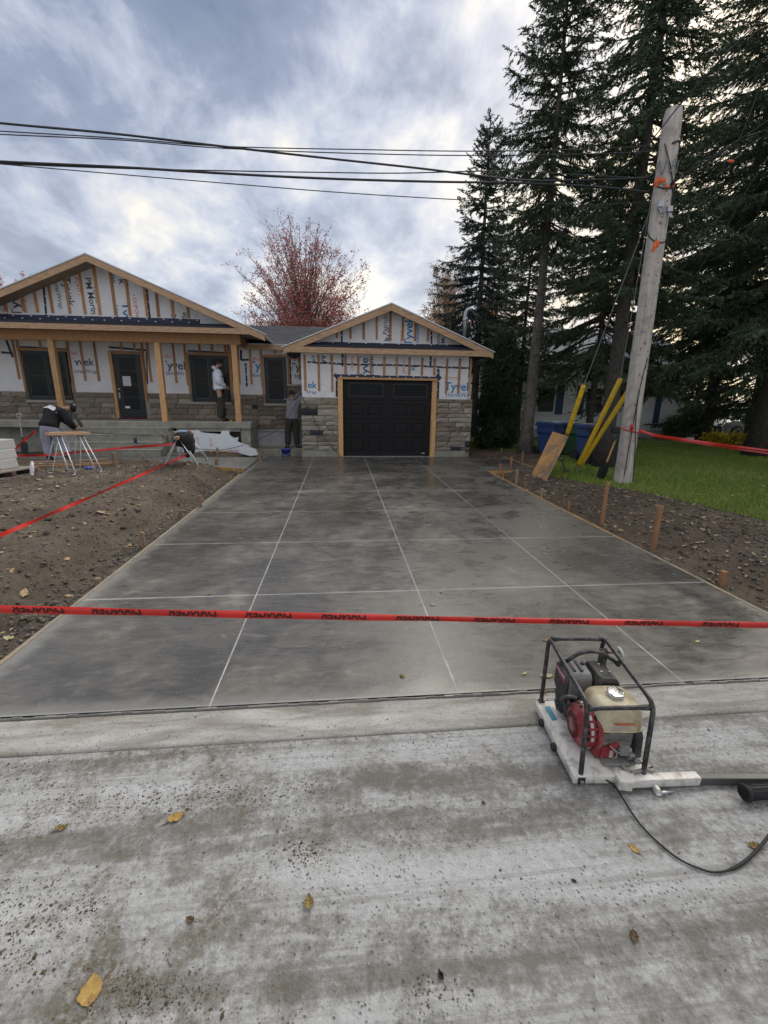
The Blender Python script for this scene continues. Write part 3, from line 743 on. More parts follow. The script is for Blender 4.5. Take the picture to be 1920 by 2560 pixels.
# porch: slab, steps, cheek, posts
deckL = -12.0
DF = 14.55
hb('porch_slab', CONC, (deckL, DF, DECK - .20), (-2.82, HY - .03, DECK), bevel=.012)
sx0, sx1 = -8.35, -5.24
TREAD_LIT = M('skylit_step_concrete', (.44, .43, .38), .85, .15, 5, .15, 60, dirt=(.27, .26, .22), dscale=3)  # paler than the steps: skylight on their tops is put into the colour
hb('lit_slab_edge', TREAD_LIT, (-12, DF - .006, DECK - .022), (-2.815, DF + .30, DECK + .0015), bevel=.004)  # pale strip added so the slab's front edge looks lit
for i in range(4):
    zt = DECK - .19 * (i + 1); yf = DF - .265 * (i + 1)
    hb('lit_step_top', TREAD_LIT, (sx0 - .012, yf - .014, zt + .0005), (sx1 - .002, yf + .268 if i else DF + .3, zt + .016), bevel=.004)  # thin pale sheet added to brighten the step top
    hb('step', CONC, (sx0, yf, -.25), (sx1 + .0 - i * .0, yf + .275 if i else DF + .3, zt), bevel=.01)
hb('step_side', CONC, (sx1 + .003, DF - .42, -.25), (sx1 + .12, DF + .6, DECK - .30), bevel=.01)
hb('porch_wall', CONC, (-3.16, DF + .08, -.3), (-2.86, HY - .04, DECK - .205), bevel=.01)
hb('porch_wall', CONC, (sx1 + .13, DF + .05, DECK - .30), (-3.17, DF + .30, DECK - .205), bevel=.006)
hb('porch_wall', SOIL, (sx1 - .1, DF + .35, -.3), (-3.165, DF + .5, DECK - .21))
hb('porch_wall', CONC, (-12, DF + .5, -.3), (sx0 - .02, DF + .7, DECK - .21))
# torn foam insulation under the porch slab
foam = [(392, 1122), (398, 1102), (410, 1080), (436, 1078), (470, 1077), (495, 1075), (503, 1081), (520, 1083), (535, 1084), (552, 1086), (555, 1077), (573, 1077), (574, 1088), (585, 1095), (596, 1093), (594, 1104), (606, 1109), (618, 1110), (626, 1120), (630, 1128), (600, 1132), (520, 1131), (450, 1130), (400, 1129)]
fp = [W(x, y, DF - .02) for x, y in foam]
MB().prism([(p[0], p[2]) for p in fp], DF - .05, DF + .03).build('foam_board', FOAMW, house)
for px_, py_, t in ((428, 1104, 'JO 251'), (442, 1096, 'DB:SR'), (475, 1083, 'JO 25'), (494, 1104, 'JO:25'), (527, 1106, 'JO:25'), (583, 1127, 'DB:SR')):
    print_on(t, px_, py_, 5, DF - .053, INK_R, house, rot=1.57 if py_ < 1120 else 0, bold=-.01)
fb = MB().prism([(W(x, y, DF - .3)[0], W(x, y, DF - .3)[2]) for x, y in ((602, 1112), (640, 1124), (645, 1137), (625, 1139), (600, 1133))], DF - .36, DF - .18).build('foam_board', FOAMW, house)
posts = []
for px_ in (-8.40, -5.42, -3.19):
    posts.append(hb('porch_post', WOOD, (px_ - .08, 14.58, DECK + .004), (px_ + .08, 14.735, bz0 - .003), bevel=.004))

# nook between porch and garage: footing
hb('footing', CONC, (-2.84, 15.1, -.5), (GL - .02, HY - .035, .05), bevel=.015)

# battens, from the photograph (bottom point of each; top is the soffit or the rake)
def batten(x, y, z0, z1, w=.062, lean=0):
    MB().box((x - w / 2 + random.uniform(-.004, .004), y - .022, z0), (x + w / 2 + random.uniform(-.004, .004), y - .001, z1)).build('batten', WOODP, house)
for px_, y0_, y1_ in ((764, 887, 977), (798, 887, 977.5), (831, 887, 979), (864, 888, 935), (895.6, 891, 935), (927, 891, 936), (960, 891.5, 937), (991, 892.5, 937.5), (1023, 893, 938), (1054, 894.5, 939), (1085, 895.5, 939), (1114, 896, 984), (1145, 896, 984), (1172, 896, 990)):
    p0 = W(px_, y0_, GY); p1 = W(px_, y1_, GY); batten(p1[0], GY - .013, p1[2], min(p0[2], gzb + .028))
for px_, y0_, y1_ in ((842.5, 829, 846), (876, 816, 847), (909, 804, 849), (941.5, 789, 849), (975, 774, 853), (1006, 789, 851), (1037, 804, 853), (1069, 820, 854)):
    p1 = W(px_, y1_, GY); batten(p1[0], GY - .021, p1[2], gz_roof(p1[0]) - .125)
for px_, y1_ in ((17.6, 779), (61, 779), (95, 781), (133, 783), (176, 784), (214, 785.5), (251, 787), (290, 788.5), (326, 790), (369, 792), (397, 793), (434, 794), (472, 796)):
    p1 = W(px_, y1_, PY); batten(p1[0], PY - .001, p1[2], pz_roof(p1[0]) - .125, .075)
for px_, y1_ in ((50, 948), (61, 948), (183, 952), (215, 952.5), (249, 953), (366, 955), (379, 956), (442, 957.5), (470, 958), (577, 960), (600, 961), (630, 961), (656.5, 961), (750, 950)):
    p1 = W(px_, y1_, HY); batten(p1[0], HY - .013, p1[2], min(3.40, LE - .1 if p1[0] > -3 else 3.40), .068)
for px_ in (102, 304, 337, 500, 531, 564, 687):
    p1 = W(px_, 868 if px_ < 400 else 882, HY); batten(p1[0], HY - .013, 3.14, 3.40 if p1[0] < -3 else LE - .1, .068)
for wx0, wx1, z0_, z1_ in wins:
    hb('batten', WOODP, (wx0 - .10, HY - .05, z0_ + .25), (wx0 - .035, HY - .013, z1_ + .08)); hb('batten', WOODP, (wx1 + .035, HY - .05, z0_ + .25), (wx1 + .10, HY - .013, z1_ + .08))
    hb('batten', WOODP, (wx0 - .033, HY - .05, z1_ + .012), (wx1 + .033, HY - .013, z1_ + .08))
hb('batten', WOOD, (door[0] - .11, HY - .10, DECK + .01), (door[0] - .015, HY - .013, door[3] + .09)); hb('batten', WOODP, (door[1] + .015, HY - .06, 1.55), (door[1] + .10, HY - .013, door[3] + .09))
hb('batten', WOODP, (door[0] - .013, HY - .06, door[3] + .012), (door[1] + .013, HY - .013, door[3] + .09))

# dark flashing tape with white marks
def strip(pts, Y, w, dots=True, name='flashing_tape'):
    for a, b_ in zip(pts[:-1], pts[1:]):
        p, q = W(*a, Y), W(*b_, Y)
        d = np.array([q[0] - p[0], 0, q[2] - p[2]]); L = np.linalg.norm(d); d /= L; nrm = np.array([-d[2], 0, d[0]])
        mb = MB(); segs = max(2, int(L / .3)); off = [random.uniform(-.006, .006) for _ in range(segs + 1)]
        pts_t = [p + d * L * i / segs + nrm * (w / 2 + off[i]) for i in range(segs + 1)]; pts_b = [p + d * L * i / segs - nrm * (w / 2 + off[-1 - i]) for i in range(segs + 1)]
        mb.prism([(v[0], v[2]) for v in pts_t] + [(v[0], v[2]) for v in reversed(pts_b)], Y - .004, Y - .0015)
        o = mb.build(name, NAVY, house)
        if dots:
            dd = MB(); x = .12; k = 0
            while x < L - .05:
                c_ = p + d * x + nrm * (w * .28 if k % 2 else -w * .25); dd.box((c_[0] - .022, Y - .006, c_[2] - .012), (c_[0] + .022, Y - .0042, c_[2] + .012)); x += .24; k += 1
            if dd.v: dd.build('tape_mark', DOT, o, fix=False)['kind'] = 'stuff'
ys_ = GY - .012
strip([(768, 905), (870, 911), (1000, 913), (1172, 921)], ys_, .055); strip([(856, 885), (856.5, 915)], ys_ - .003, .06); strip([(1077, 890), (1076, 915)], ys_ - .003, .06)
strip([(842, 938.5), (1092, 945)], ys_ - .003, .075); strip([(843, 940), (842, 992)], ys_, .075); strip([(1096, 922), (1094, 997)], ys_, .075)
strip([(836, 936), (846, 946)], ys_ - .005, .10, False); strip([(1091, 938), (1102, 947)], ys_ - .005, .10, False)
strip([(800, 858), (1160, 866)], GY - .022, .085); strip([(854.5, 827), (854.5, 855)], GY - .021, .06); strip([(1078.6, 828), (1078.6, 860)], GY - .021, .06)
strip([(0, 791), (250, 797), (500, 804)], PY - .002, .13); strip([(108, 706), (116, 790)], PY - .001, .07); strip([(366, 722), (375, 798)], PY - .001, .07)
yh = HY - .014
strip([(16, 850), (32, 893)], yh, .07, False); strip([(3, 881), (32, 883)], yh - .003, .07, False); strip([(42, 862), (62, 955)], yh, .05, False)
strip([(168, 868), (178, 958)], yh, .08, True); strip([(46, 867), (172, 873)], yh - .003, .05, False); strip([(272, 868), (368, 876)], yh - .003, .06, False)
strip([(366, 880), (369, 960)], yh, .05, False); strip([(460, 875), (470, 963)], yh, .05, False); strip([(470, 877), (575, 883)], yh - .003, .05, False)
strip([(602, 875), (603, 900), (622, 899)], yh, .07, False); strip([(614, 908), (617, 966)], yh, .06, True); strip([(652, 880), (657, 967)], yh, .07, False); strip([(725, 885), (727, 961)], yh, .06, True)
strip([(578, 868), (580, 967)], yh, .06, False)

# writing on the wrap
y_ = GY - .0135
print_on('ek', 780, 962, 13, y_, INK_B, house, align=(.45, .5), clip=(767, 800, 930, 990), bold=.03); print_on('Wrap', 777, 980, 6.5, y_, INK_B, house, clip=(766, 800, 960, 999))
print_on('Tyvek', 1146, 966, 16, y_, INK_B, house, clip=(1100, 1169.5, 930, 990), bold=.03); print_on('HomeWrap', 1150, 987.5, 8.5, y_, INK_B, house, clip=(1100, 1169.5, 970, 999), bold=.01)
print_on('• DUPONT •', 1129, 945, 5, y_, INK_R, house, bold=.0)
print_on('Tyvek', 911, 915, 15, y_, INK_G, house, rot=1.571, bold=.03, clip=(880, 930, 891, 938)); print_on('HomeWrap', 929, 912, 8, y_, INK_G, house, rot=1.571, clip=(915, 945, 888, 939))
print_on('• DUPONT •', 881, 901, 5, y_, INK_R, house, rot=1.571, clip=(870, 890, 890, 935)); print_on('• DUPONT •', 1010, 922, 5, y_, INK_R, house, rot=1.571, clip=(1000, 1020, 893, 934))
print_on('Tyvek', 806, 893, 13, y_, INK_G, house, rot=1.571, clip=(790, 816, 888, 906), bold=.03); print_on('HomeWrap', 783, 897, 8, y_, INK_G, house, rot=1.571, clip=(770, 795, 888, 905)); print_on('DUPONT', 827, 896, 5, y_, INK_R, house, rot=1.571, clip=(818, 836, 888, 905))
print_on('k', 1031, 921, 9, y_, INK_B, house, rot=1.571)
y_ = GY - .0225
print_on('Patrick', 963, 812, 8.5, y_, INK_K, house, rot=1.571, bold=.02); print_on('PM Morin', 974, 824, 8.5, y_, INK_K, house, rot=1.571, bold=.03, clip=(966, 984, 790, 853))
print_on('Tyvek', 1021, 828, 15, y_, INK_B, house, rot=1.571, bold=.03, clip=(1005, 1034, 797, 858)); print_on('Homewrap', 1043, 832, 8, y_, INK_B, house, rot=1.571, clip=(1030, 1060, 806, 859)); print_on('DUPONT', 1004, 846, 4.5, y_, INK_R, house, rot=1.571)
print_on('Patrick', 1095, 846, 7, y_, INK_K, house, rot=1.571, clip=(1086, 1102, 832, 862)); print_on('PM Morin', 1107, 852, 8, y_, INK_K, house, rot=1.571, clip=(1100, 1116, 842, 862))
mk = MB()
for i in range(3):
    a = W(959.5 + i * 3.2, 851 - i * 4.5, y_); b_ = W(961.9 + i * 3.2, 853, y_); mk.box((a[0], y_ - .001, b_[2]), (b_[0], y_, a[2]))
mk.build('lettering', INK_K, house)
y_ = PY - .0015
R_ = -1.52
print_on('Tyvek', 172, 729, 15, y_, INK_G, house, rot=R_, bold=.03, spacing=1.05); print_on('HomeWrap.', 146, 732, 9, y_, INK_G, house, rot=R_, bold=.01); print_on('‹ DUPONT ›', 192, 703, 7, y_, INK_R, house, rot=R_)
print_on('PM Morin', 228, 740, 12, y_, INK_K, house, rot=R_, bold=.03); print_on('Patrick', 241, 738, 8, y_, INK_K, house, rot=R_, bold=.01)
print_on('Tyvek', 34, 746, 20, y_, INK_K, house, rot=1.571, bold=.03, clip=(20, 60, 729, 783)); print_on('HomeWrap', 58, 748, 9, y_, INK_R, house, rot=1.571, clip=(50, 70, 720, 783)); print_on('DUPONT', 12, 766, 8, y_, INK_R, house, rot=1.571)
print_on('Home', 293, 785, 9, y_, INK_B, house, rot=R_, clip=(280, 302, 762, 794)); print_on('Tyv', 314, 780, 17, y_, INK_B, house, rot=R_, bold=.03, clip=(303, 330, 752, 796)); print_on('• DUPONT •', 341, 773, 7, y_, INK_R, house, rot=R_)
print_on('rap', 285, 697, 8, y_, INK_G, house, rot=R_); print_on('k', 307, 705, 14, y_, INK_G, house, rot=R_, bold=.03); print_on('k', 431, 792, 15, y_, INK_G, house, rot=1.571, bold=.03); print_on('de', 459, 790, 10, y_, INK_K, house, rot=1.571)
y_ = HY - .0135
print_on('Tyvek', 203, 904, 14, y_, INK_G, house, bold=.03, clip=(180, 240, 880, 915)); print_on('HomeWrap', 208, 928, 8, y_, INK_G, house, bold=.01, clip=(182, 245, 910, 940)); print_on('DUPONT ›', 180, 884, 6, y_, INK_R, house, clip=(175, 195, 870, 895))
print_on('Tyvek', 437, 913, 16, y_, INK_G, house, bold=.03, clip=(412, 464, 890, 930)); print_on('HomeWrap', 440, 933, 8, y_, INK_G, house, clip=(412, 464, 920, 945), bold=.01); print_on('DUPONT ›', 413, 891, 6, y_, INK_R, house, clip=(409, 430, 880, 900))
print_on('Tyvek', 646, 914, 16, y_, INK_B, house, bold=.03, clip=(630, 653, 890, 932), align=(.35, .5)); print_on('HomeWrap', 648, 938, 7, y_, INK_B, house, clip=(630, 653, 925, 950), align=(.35, .5)); print_on('‹ DUPONT ›', 642, 898, 6, y_, INK_R, house, clip=(630, 652, 890, 905))
print_on('Tyvek', 748, 917, 15, y_, INK_G, house, bold=.03, clip=(730, 757, 890, 932), align=(.38, .5)); print_on('HomeWrap', 751, 939, 8, y_, INK_G, house, clip=(735, 758, 925, 950), align=(.3, .5)); print_on('‹ DUPONT', 741, 898, 6, y_, INK_R, house, clip=(728, 757, 890, 905))

# windows
FRM = M('black_window_frame', (.005, .006, .007), .38, .1, 20)
RIM = M('pale_spacer_bar', (.14, .15, .16), .4, .1)
def window(x0, x1, z0, z1, sashes):
    f = MB(); t = .055; yf, yb = HY - .070, HY + .05
    f.box((x0, yf, z0), (x0 + t, yb, z1)).box((x1 - t, yf, z0), (x1, yb, z1)).box((x0 + t, yf, z0), (x1 - t, yb, z0 + t)).box((x0 + t, yf, z1 - t), (x1 - t, yb, z1))
    o = f.build('window', FRM, house)
    sw = (x1 - x0 - 2 * t) / sashes
    for i in range(sashes):
        a, b_ = x0 + t + i * sw, x0 + t + (i + 1) * sw; s = .045; k = MB()
        yf2 = HY - .056
        k.box((a + .004, yf2, z0 + t + .003), (a + s, yb - .01, z1 - t - .003)).box((b_ - s, yf2, z0 + t + .003), (b_ - .004, yb - .01, z1 - t - .003)).box((a + s, yf2, z0 + t + .003), (b_ - s, yb - .01, z0 + t + s)).box((a + s, yf2, z1 - t - s), (b_ - s, yb - .01, z1 - t - .003))
        k.build('sash', FRM, o)
        sp = MB(); e = .012; sa, sb, za, zb = a + s, b_ - s, z0 + t + s, z1 - t - s
        sp.box((sa, HY - .036, za), (sa + e, HY - .030, zb)).box((sb - e, HY - .036, za), (sb, HY - .030, zb)).box((sa + e, HY - .036, za), (sb - e, HY - .030, za + e))
        sp.build('spacer', RIM, o)
        MB().box((sa, HY - .030, za), (sb, HY - .024, zb)).build('pane', GLASS_D, o)
        mz = z0 + (z1 - z0) * .50
        MB().box((sa, HY - .042, mz - .012), (sb, HY - .031, mz + .012)).build('muntin', FRM, o)
    hb('window_sill', SILL, (x0 - .06, HY - .16, z0 - .095), (x1 + .05, HY + .0, z0 - .012), bevel=.006)
for i, w_ in enumerate(wins): window(*w_, 2 if i < 2 else 1)
# entrance door
dr = MB().box((door[0], HY - .045, 1.0), (door[1], HY + .01, door[3])).build('entrance_door', FRM, house, bevel=.004)
dm = door[3] - 1.0
lx0, lx1 = door[0] + .17, door[1] - .17
for i in range(4):
    za = 1.0 + .27 + i * .415; MB().box((lx0, HY - .050, za), (lx1, HY - .044, za + .385)).build('pane', GLASS_D, dr)
MB().box((lx0 + .05, HY - .056, 2.02), (lx0 + .30, HY - .0515, 2.33)).build('notice', M('white_paper', (.62, .60, .68), .8, .05), dr)
MB().box((lx0 + .02, HY - .056, 1.30), (lx0 + .17, HY - .0515, 1.37)).build('sticker', DOT, dr)
hd = MB().box((door[0] + .045, HY - .075, 1.62), (door[0] + .09, HY - .046, 1.80)).tube([(door[0] + .067, HY - .075, 1.75), (door[0] + .067, HY - .11, 1.72), (door[0] + .067, HY - .11, 1.60), (door[0] + .067, HY - .075, 1.58)], .008, 6)
hd.lathe([(.028, 0), (.028, .02)], 12, Matrix.Translation((door[0] + .067, HY - .046, 1.92)) @ Matrix.Rotation(math.pi / 2, 4, 'X')).build('handle', GALV, dr)
hb('threshold', DRIPE, (door[0] - .02, HY - .13, .955), (door[1] + .02, HY - .012, .995))
hb('threshold_cover', M('dark_red_cloth', (.10, .012, .025), .95, .3, 40), (door[0] - .02, HY - .16, DECK + .001), (door[1] + .02, HY - .133, DECK + .05))
# garage door
DSL = M('charcoal_steel_door', (.0068, .0068, .0085), .50, .08, 60, .10, 14, stretch=(8, 8, .3), bdist=.002, spec=.28)
gd_ = MB().box((DX0 + .06, GY + .06, .01), (DX1 - .06, GY + .10, DZ1 - .02)).build('garage_door', DSL, house)
cw = (DX1 - DX0 - .12) / 2; zh = (DZ1 - .03) / 4
for j in range(4):
    za, zb = .012 + j * zh, .012 + (j + 1) * zh - .008
    MB().box((DX0 + .062, GY + .040, za), (DX1 - .062, GY + .0605, zb)).build('door_section', DSL, gd_, bevel=.004)
    for i in range(4 if j < 3 else 2):
        if j < 3:
            x0 = DX0 + .06 + cw * (i // 2) + .21 + (i % 2) * .54; x1 = x0 + .42
            z0_, z1_ = za + .12, zb - .11
            fr = MB()                                            # raised moulding round a raised field
            P4 = lambda e, y: [(x0 + e, y, z0_ + e), (x1 - e, y, z0_ + e), (x1 - e, y, z1_ - e), (x0 + e, y, z1_ - e)]
            rings = [P4(0, GY + .041), P4(.012, GY + .028), P4(.028, GY + .034), P4(.05, GY + .026)]
            for a_, b_ in zip(rings[:-1], rings[1:]): fr.add(a_ + b_, [(k, (k + 1) % 4, 4 + (k + 1) % 4, 4 + k) for k in range(4)])
            fr.add(rings[-1], [(0, 1, 2, 3)]); fr.build('raised_panel', DSL, gd_)
        else:
            x0 = DX0 + .06 + cw * i + .20; x1 = x0 + .98; z0_, z1_ = za + .12, zb - .10
            fr = MB().box((x0 - .035, GY + .022, z0_ - .035), (x1 + .035, GY + .041, z0_)).box((x0 - .035, GY + .022, z1_), (x1 + .035, GY + .041, z1_ + .035)).box((x0 - .035, GY + .022, z0_), (x0, GY + .041, z1_)).box((x1, GY + .022, z0_), (x1 + .035, GY + .041, z1_)).build('window_frame', BLACKP, gd_)
            MB().box((x0, GY + .033, z0_), (x1, GY + .0385, z1_)).build('window', GLASS_D, gd_)
MB().box((DX1 - .30, GY + .037, .085), (DX1 - .20, GY + .0395, .10)).build('badge', DOT, gd_)
hb('door_jamb', WOOD, (DX0 - .088, GY - .125, .005), (DX0 + .055, GY + .10, DZ1)); hb('door_jamb', WOOD, (DX1 - .055, GY - .06, .005), (DX1 + .088, GY + .10, DZ1)); hb('door_jamb', WOOD, (DX1 - .04, GY - .125, .005), (DX1 + .085, GY - .062, 1.12))
hb('door_jamb', WOOD, (DX0 - .088, GY - .125, DZ1 + .002), (DX1 + .088, GY + .10, DZ1 + .062))
hb('door_seal', RUBBER, (DX0 + .058, GY + .03, .001), (DX1 - .058, GY + .07, .012)); hb('threshold', DRIPE, (DX0 - .03, GY - .13, .0005), (DX1 + .05, GY + .02, .006))

# power mast on the garage roof
mast = thing('service_mast', 'grey electrical service mast with curved weatherhead rising above the garage roof edge', 'mast', (4.05, 15.0, 3.3))
MB().tube([(4.05, 15, 3.25), (4.05, 15, 4.30), (4.05, 15, 4.42), (4.10, 14.99, 4.52), (4.19, 14.97, 4.55), (4.25, 14.96, 4.50)], .065, 10).build('mast_pipe', GALV, mast, smooth=True)
MB().lathe([(.075, 4.18), (.085, 4.20), (.085, 4.26), (.075, 4.28)], 12, Matrix.Translation((4.05, 15, 0))).build('collar', GALV, mast)
for i, dz in enumerate((0, .07, .13)):
    MB().tube([(4.24, 14.96, 4.50 - dz * .3), (4.36 + dz, 14.9, 4.28), (4.50 + dz, 14.85, 4.02 - dz), (4.44 + dz, 14.8, 4.2), (4.35, 14.75, 4.36 + dz * .2)], .012, 6).build('service_wire', WIRE, mast, smooth=True)
# ------------------------------------------------------------------ trees
BARK = M('grey_spruce_bark', (.105, .090, .078), .95, .45, 16, 1.0, 26, stretch=(1, 1, .45), bdist=.03, dirt=(.20, .185, .165), dscale=4, damt=.6)
BARKD = M('dark_bark', (.055, .048, .042), .95, .4, 14, 1.0, 26, stretch=(1, 1, .5), bdist=.03)
def leafmat(name, stops, scale=1.1, rough=.65):
    m, n, b, P = pos_tree(name)
    c = n.ramp(n.math('ADD', n.math('MULTIPLY', n.noise(P, scale, 4, .6), .6), n.math('MULTIPLY', n.noise(P, 17, 2, .6), .4)), stops)
    n.put(b.inputs['Base Color'], c); b.inputs['Roughness'].default_value = rough; b.inputs['Specular IOR Level'].default_value = .3
    return m
NEED = leafmat('spruce_needles', [(.34, (.028, .046, .024)), (.50, (.052, .082, .042)), (.62, (.082, .12, .060)), (.72, (.098, .125, .06))])
NEED2 = leafmat('yellowish_spruce_needles', [(.34, (.034, .056, .020)), (.50, (.060, .092, .034)), (.62, (.095, .130, .05)), (.72, (.10, .12, .055))])
NEEDB = leafmat('bluish_spruce_needles', [(.34, (.022, .040, .034)), (.50, (.040, .064, .052)), (.65, (.064, .092, .074))])
CEDAR = leafmat('dark_cedar_foliage', [(.34, (.018, .030, .016)), (.50, (.034, .052, .026)), (.66, (.055, .078, .04))])
def unit(v): return v / np.maximum(np.linalg.norm(v, axis=-1, keepdims=True), 1e-9)
def needles(C, A, ln, wd, r):
    """diamond sprays: centre C, axis A, half length ln, half width wd (arrays)"""
    k = len(C); A = unit(A); R = unit(np.cross(A, r.normal(size=(k, 3))))
    V = np.stack([C - A * ln[:, None], C + R * wd[:, None] - A * (ln * .1)[:, None], C + A * ln[:, None], C - R * wd[:, None] - A * (ln * .1)[:, None]], 1)
    return V.reshape(-1, 3), np.arange(k * 4).reshape(-1, 4)
def tube_many(P0, P1, r0, r1):
    """three-sided sticks"""
    k = len(P0); d = unit(P1 - P0); ref = np.where(np.abs(d[:, 2:3]) > .9, np.array([[1., 0, 0]]), np.array([[0, 0, 1.]]))
    u = unit(np.cross(d, ref)); w = np.cross(d, u); V = []
    for i in range(3):
        a = 2 * math.pi * i / 3; o = u * math.cos(a) + w * math.sin(a); V += [P0 + o * r0[:, None], P1 + o * r1[:, None]]
    V = np.stack(V, 1).reshape(-1, 3); b = (np.arange(k) * 6)[:, None]
    F = np.concatenate([b + np.array([[0, 2, 3, 1]]), b + np.array([[2, 4, 5, 3]]), b + np.array([[4, 0, 1, 5]])])
    return V, F
def trunk(root, base, H, r0, r1, mat, seed, n=12, wob=.04, top=None):
    r = np.random.default_rng(seed); k = 16; pts = []; rad = []
    for i in range(k + 1):
        t = i / k; pts.append((base[0] + wob * math.sin(3.1 * t + seed), base[1] + wob * math.cos(2.3 * t + seed), base[2] - .15 + (H + .15) * t))
        fl = 1 + .55 * max(0, 1 - t * H / .5) ** 2
        rad.append((r0 + (r1 - r0) * t ** .9) * fl)
    return MB().tube(pts, rad, n).build('trunk', mat, root, smooth=True)
def spruce(label, base, H, crown0, rad, seed, needle=NEED, nb=150, r0=.2, dens=1.0, droop=.35, dead=20, dead0=None, card=.056, group='spruce trees beside the driveway', bark=BARK, shape=.75, low=None, azl=None, up=.0):
    r = np.random.default_rng(seed); base = np.array(base, float)
    root = thing('spruce_tree', label, 'tree', base, group)
    trunk(root, base, H, r0, .015, bark, seed)
    NV, NF, SV, SF = [], [], [], []; no = so_ = 0
    zs = crown0 + (H - .15 - crown0) * (np.linspace(0, 1, nb) ** 1.08) + r.normal(0, .10, nb)
    for i, z in enumerate(np.clip(zs, crown0 * .9, H - .08)):
        t = (z - crown0) / (H - crown0)
        L = rad * (1 - np.clip(t, 0, 1)) ** shape * r.uniform(.62, 1.15) + .18
        if low is not None and t < .18: L *= low
        az = i * 2.39996 + r.normal(0, .35)
        e0 = np.interp(t, [0, .5, 1], [-.12 - droop * .5 + up, .05 + up, .75]) + r.normal(0, .10)
        k = max(5, int(L * 3.2)); s = np.linspace(0, 1, k)
        el = e0 - droop * 1.3 * s + droop * 1.7 * s ** 2.4                     # sag, then the tip lifts
        st = L / (k - 1); dxy = np.cos(el) * st; dz = np.sin(el) * st
        rr_ = np.concatenate([[0], np.cumsum(dxy[1:])]); hh_ = np.concatenate([[0], np.cumsum(dz[1:])])
        bend = az + r.normal(0, .18) * s
        P = np.stack([base[0] + rr_ * np.cos(bend), base[1] + rr_ * np.sin(bend), base[2] + z + hh_], -1)
        q = np.linspace(.022 + .006 * L, .004, k)
        v, f = tube_many(P[:-1], P[1:], q[:-1], q[1:]); SV.append(v); SF.append(f + so_); so_ += len(v)
        # side twigs, hanging a little
        m = max(6, int(L * 19 * dens)); ts = r.uniform(.10 if t > .3 else .22, 1, m); ts[-2:] = 1
        idx = np.clip((ts * (k - 1)).astype(int), 0, k - 2); fr = ts * (k - 1) - idx
        B = P[idx] * (1 - fr[:, None]) + P[idx + 1] * fr[:, None]; D = unit(P[idx + 1] - P[idx])
        side = unit(np.cross(D, np.array([0, 0, 1.]))) * np.where(r.random(m) < .5, 1, -1)[:, None]
        tl = (.20 + .34 * L * .42 * (1 - ts * .62)) * r.uniform(.55, 1.2, m)
        T = unit(D * r.uniform(.35, .9, (m, 1)) + side * r.uniform(.25, 1.0, (m, 1)) + np.array([0, 0, -1.]) * (droop * r.uniform(.2, 1.5, (m, 1)))); T[-2:] = D[-2:]
        v, f = tube_many(B, B + T * tl[:, None], np.full(m, .005), np.full(m, .002)); SV.append(v); SF.append(f + so_); so_ += len(v)
        c = np.maximum(3, (tl / (card * .40)).astype(int)); I = np.repeat(np.arange(m), c); kk = len(I)
        w = r.random(kk); C = B[I] + T[I] * (tl[I] * w)[:, None] + r.normal(0, .018, (kk, 3))
        A = T[I] + r.normal(0, .45, (kk, 3)); A[:, 2] -= droop * .3
        v, f = needles(C, A, r.uniform(.6, 1.25, kk) * card, r.uniform(.17, .30, kk) * card, r); NV.append(v); NF.append(f + no); no += len(v)
    for i in range(dead):
        z = r.uniform(dead0 or crown0 * .3, crown0 * 1.1); az = r.uniform(0, 6.28); L = r.uniform(.4, 1.7)
        k = 5; s = np.linspace(0, 1, k); P = np.stack([base[0] + L * s * np.cos(az + .3 * s), base[1] + L * s * np.sin(az + .3 * s), base[2] + z - .25 * L * s + .28 * L * s ** 2], -1)
        q = np.linspace(.013, .003, k); v, f = tube_many(P[:-1], P[1:], q[:-1], q[1:]); SV.append(v); SF.append(f + so_); so_ += len(v)
        B = P[2:]; T = unit(np.stack([np.cos(az + r.normal(0, .9, 3)), np.sin(az + r.normal(0, .9, 3)), r.normal(-.1, .3, 3)], -1)); v, f = tube_many(B, B + T * .35, np.full(3, .005), np.full(3, .002)); SV.append(v); SF.append(f + so_); so_ += len(v)
    npmesh('branches', np.concatenate(SV), np.concatenate(SF), BARKD, root)
    npmesh('crown', np.concatenate(NV), np.concatenate(NF), needle, root)
    return root
yz = yardz
spruce('tall spruce with a long bare trunk standing behind the bins and plywood board', (5.85, 13.6, yz(5.85, 13.6)), 12.6, 6.2, 1.45, 101, NEED, 175, .20, dens=1.15, dead=44, dead0=2.2, droop=.55, shape=.30)
spruce('narrow spruce rising behind the right end of the garage roof', (5.98, 20.0, 0), 12.3, 3.6, 2.15, 102, NEEDB, 215, .2, dens=1.1, dead=10, card=.068, shape=.80, droop=.4)
spruce('massive spruce filling the top right, its dark trunk just behind the utility pole', (6.85, 11.0, yz(6.85, 11.0)), 15.5, 4.4, 1.6, 103, NEED, 250, .21, dens=1.3, dead=30, dead0=1.6, droop=.42, shape=.50, bark=BARKD)
spruce('wide spruce at the right edge with branches sweeping low over the lawn', (13.6, 13.3, .08), 19.0, 3.7, 5.4, 104, NEED, 310, .30, dens=.95, dead=4, droop=.42, card=.07, shape=.55, bark=BARKD)
spruce('very tall spruce far back between the pole and the right edge, behind the hostas', (16.3, 18.6, .08), 21.0, 6.0, 4.2, 111, NEED, 240, .24, dens=1.0, dead=10, dead0=2.0, droop=.42, card=.062, shape=.55, bark=BARKD)
spruce('background spruce behind the white neighbour house, nearer the garage', (9.6, 28.5, 0), 13.0, 1.5, 3.2, 106, NEED, 110, .2, dens=.7, dead=0, droop=.35, card=.10)
spruce('background spruce beyond the parked car at the right', (21.0, 25.0, 0), 9.0, .8, 4.2, 107, NEED, 120, .22, dens=.65, dead=0, droop=.3, card=.11)
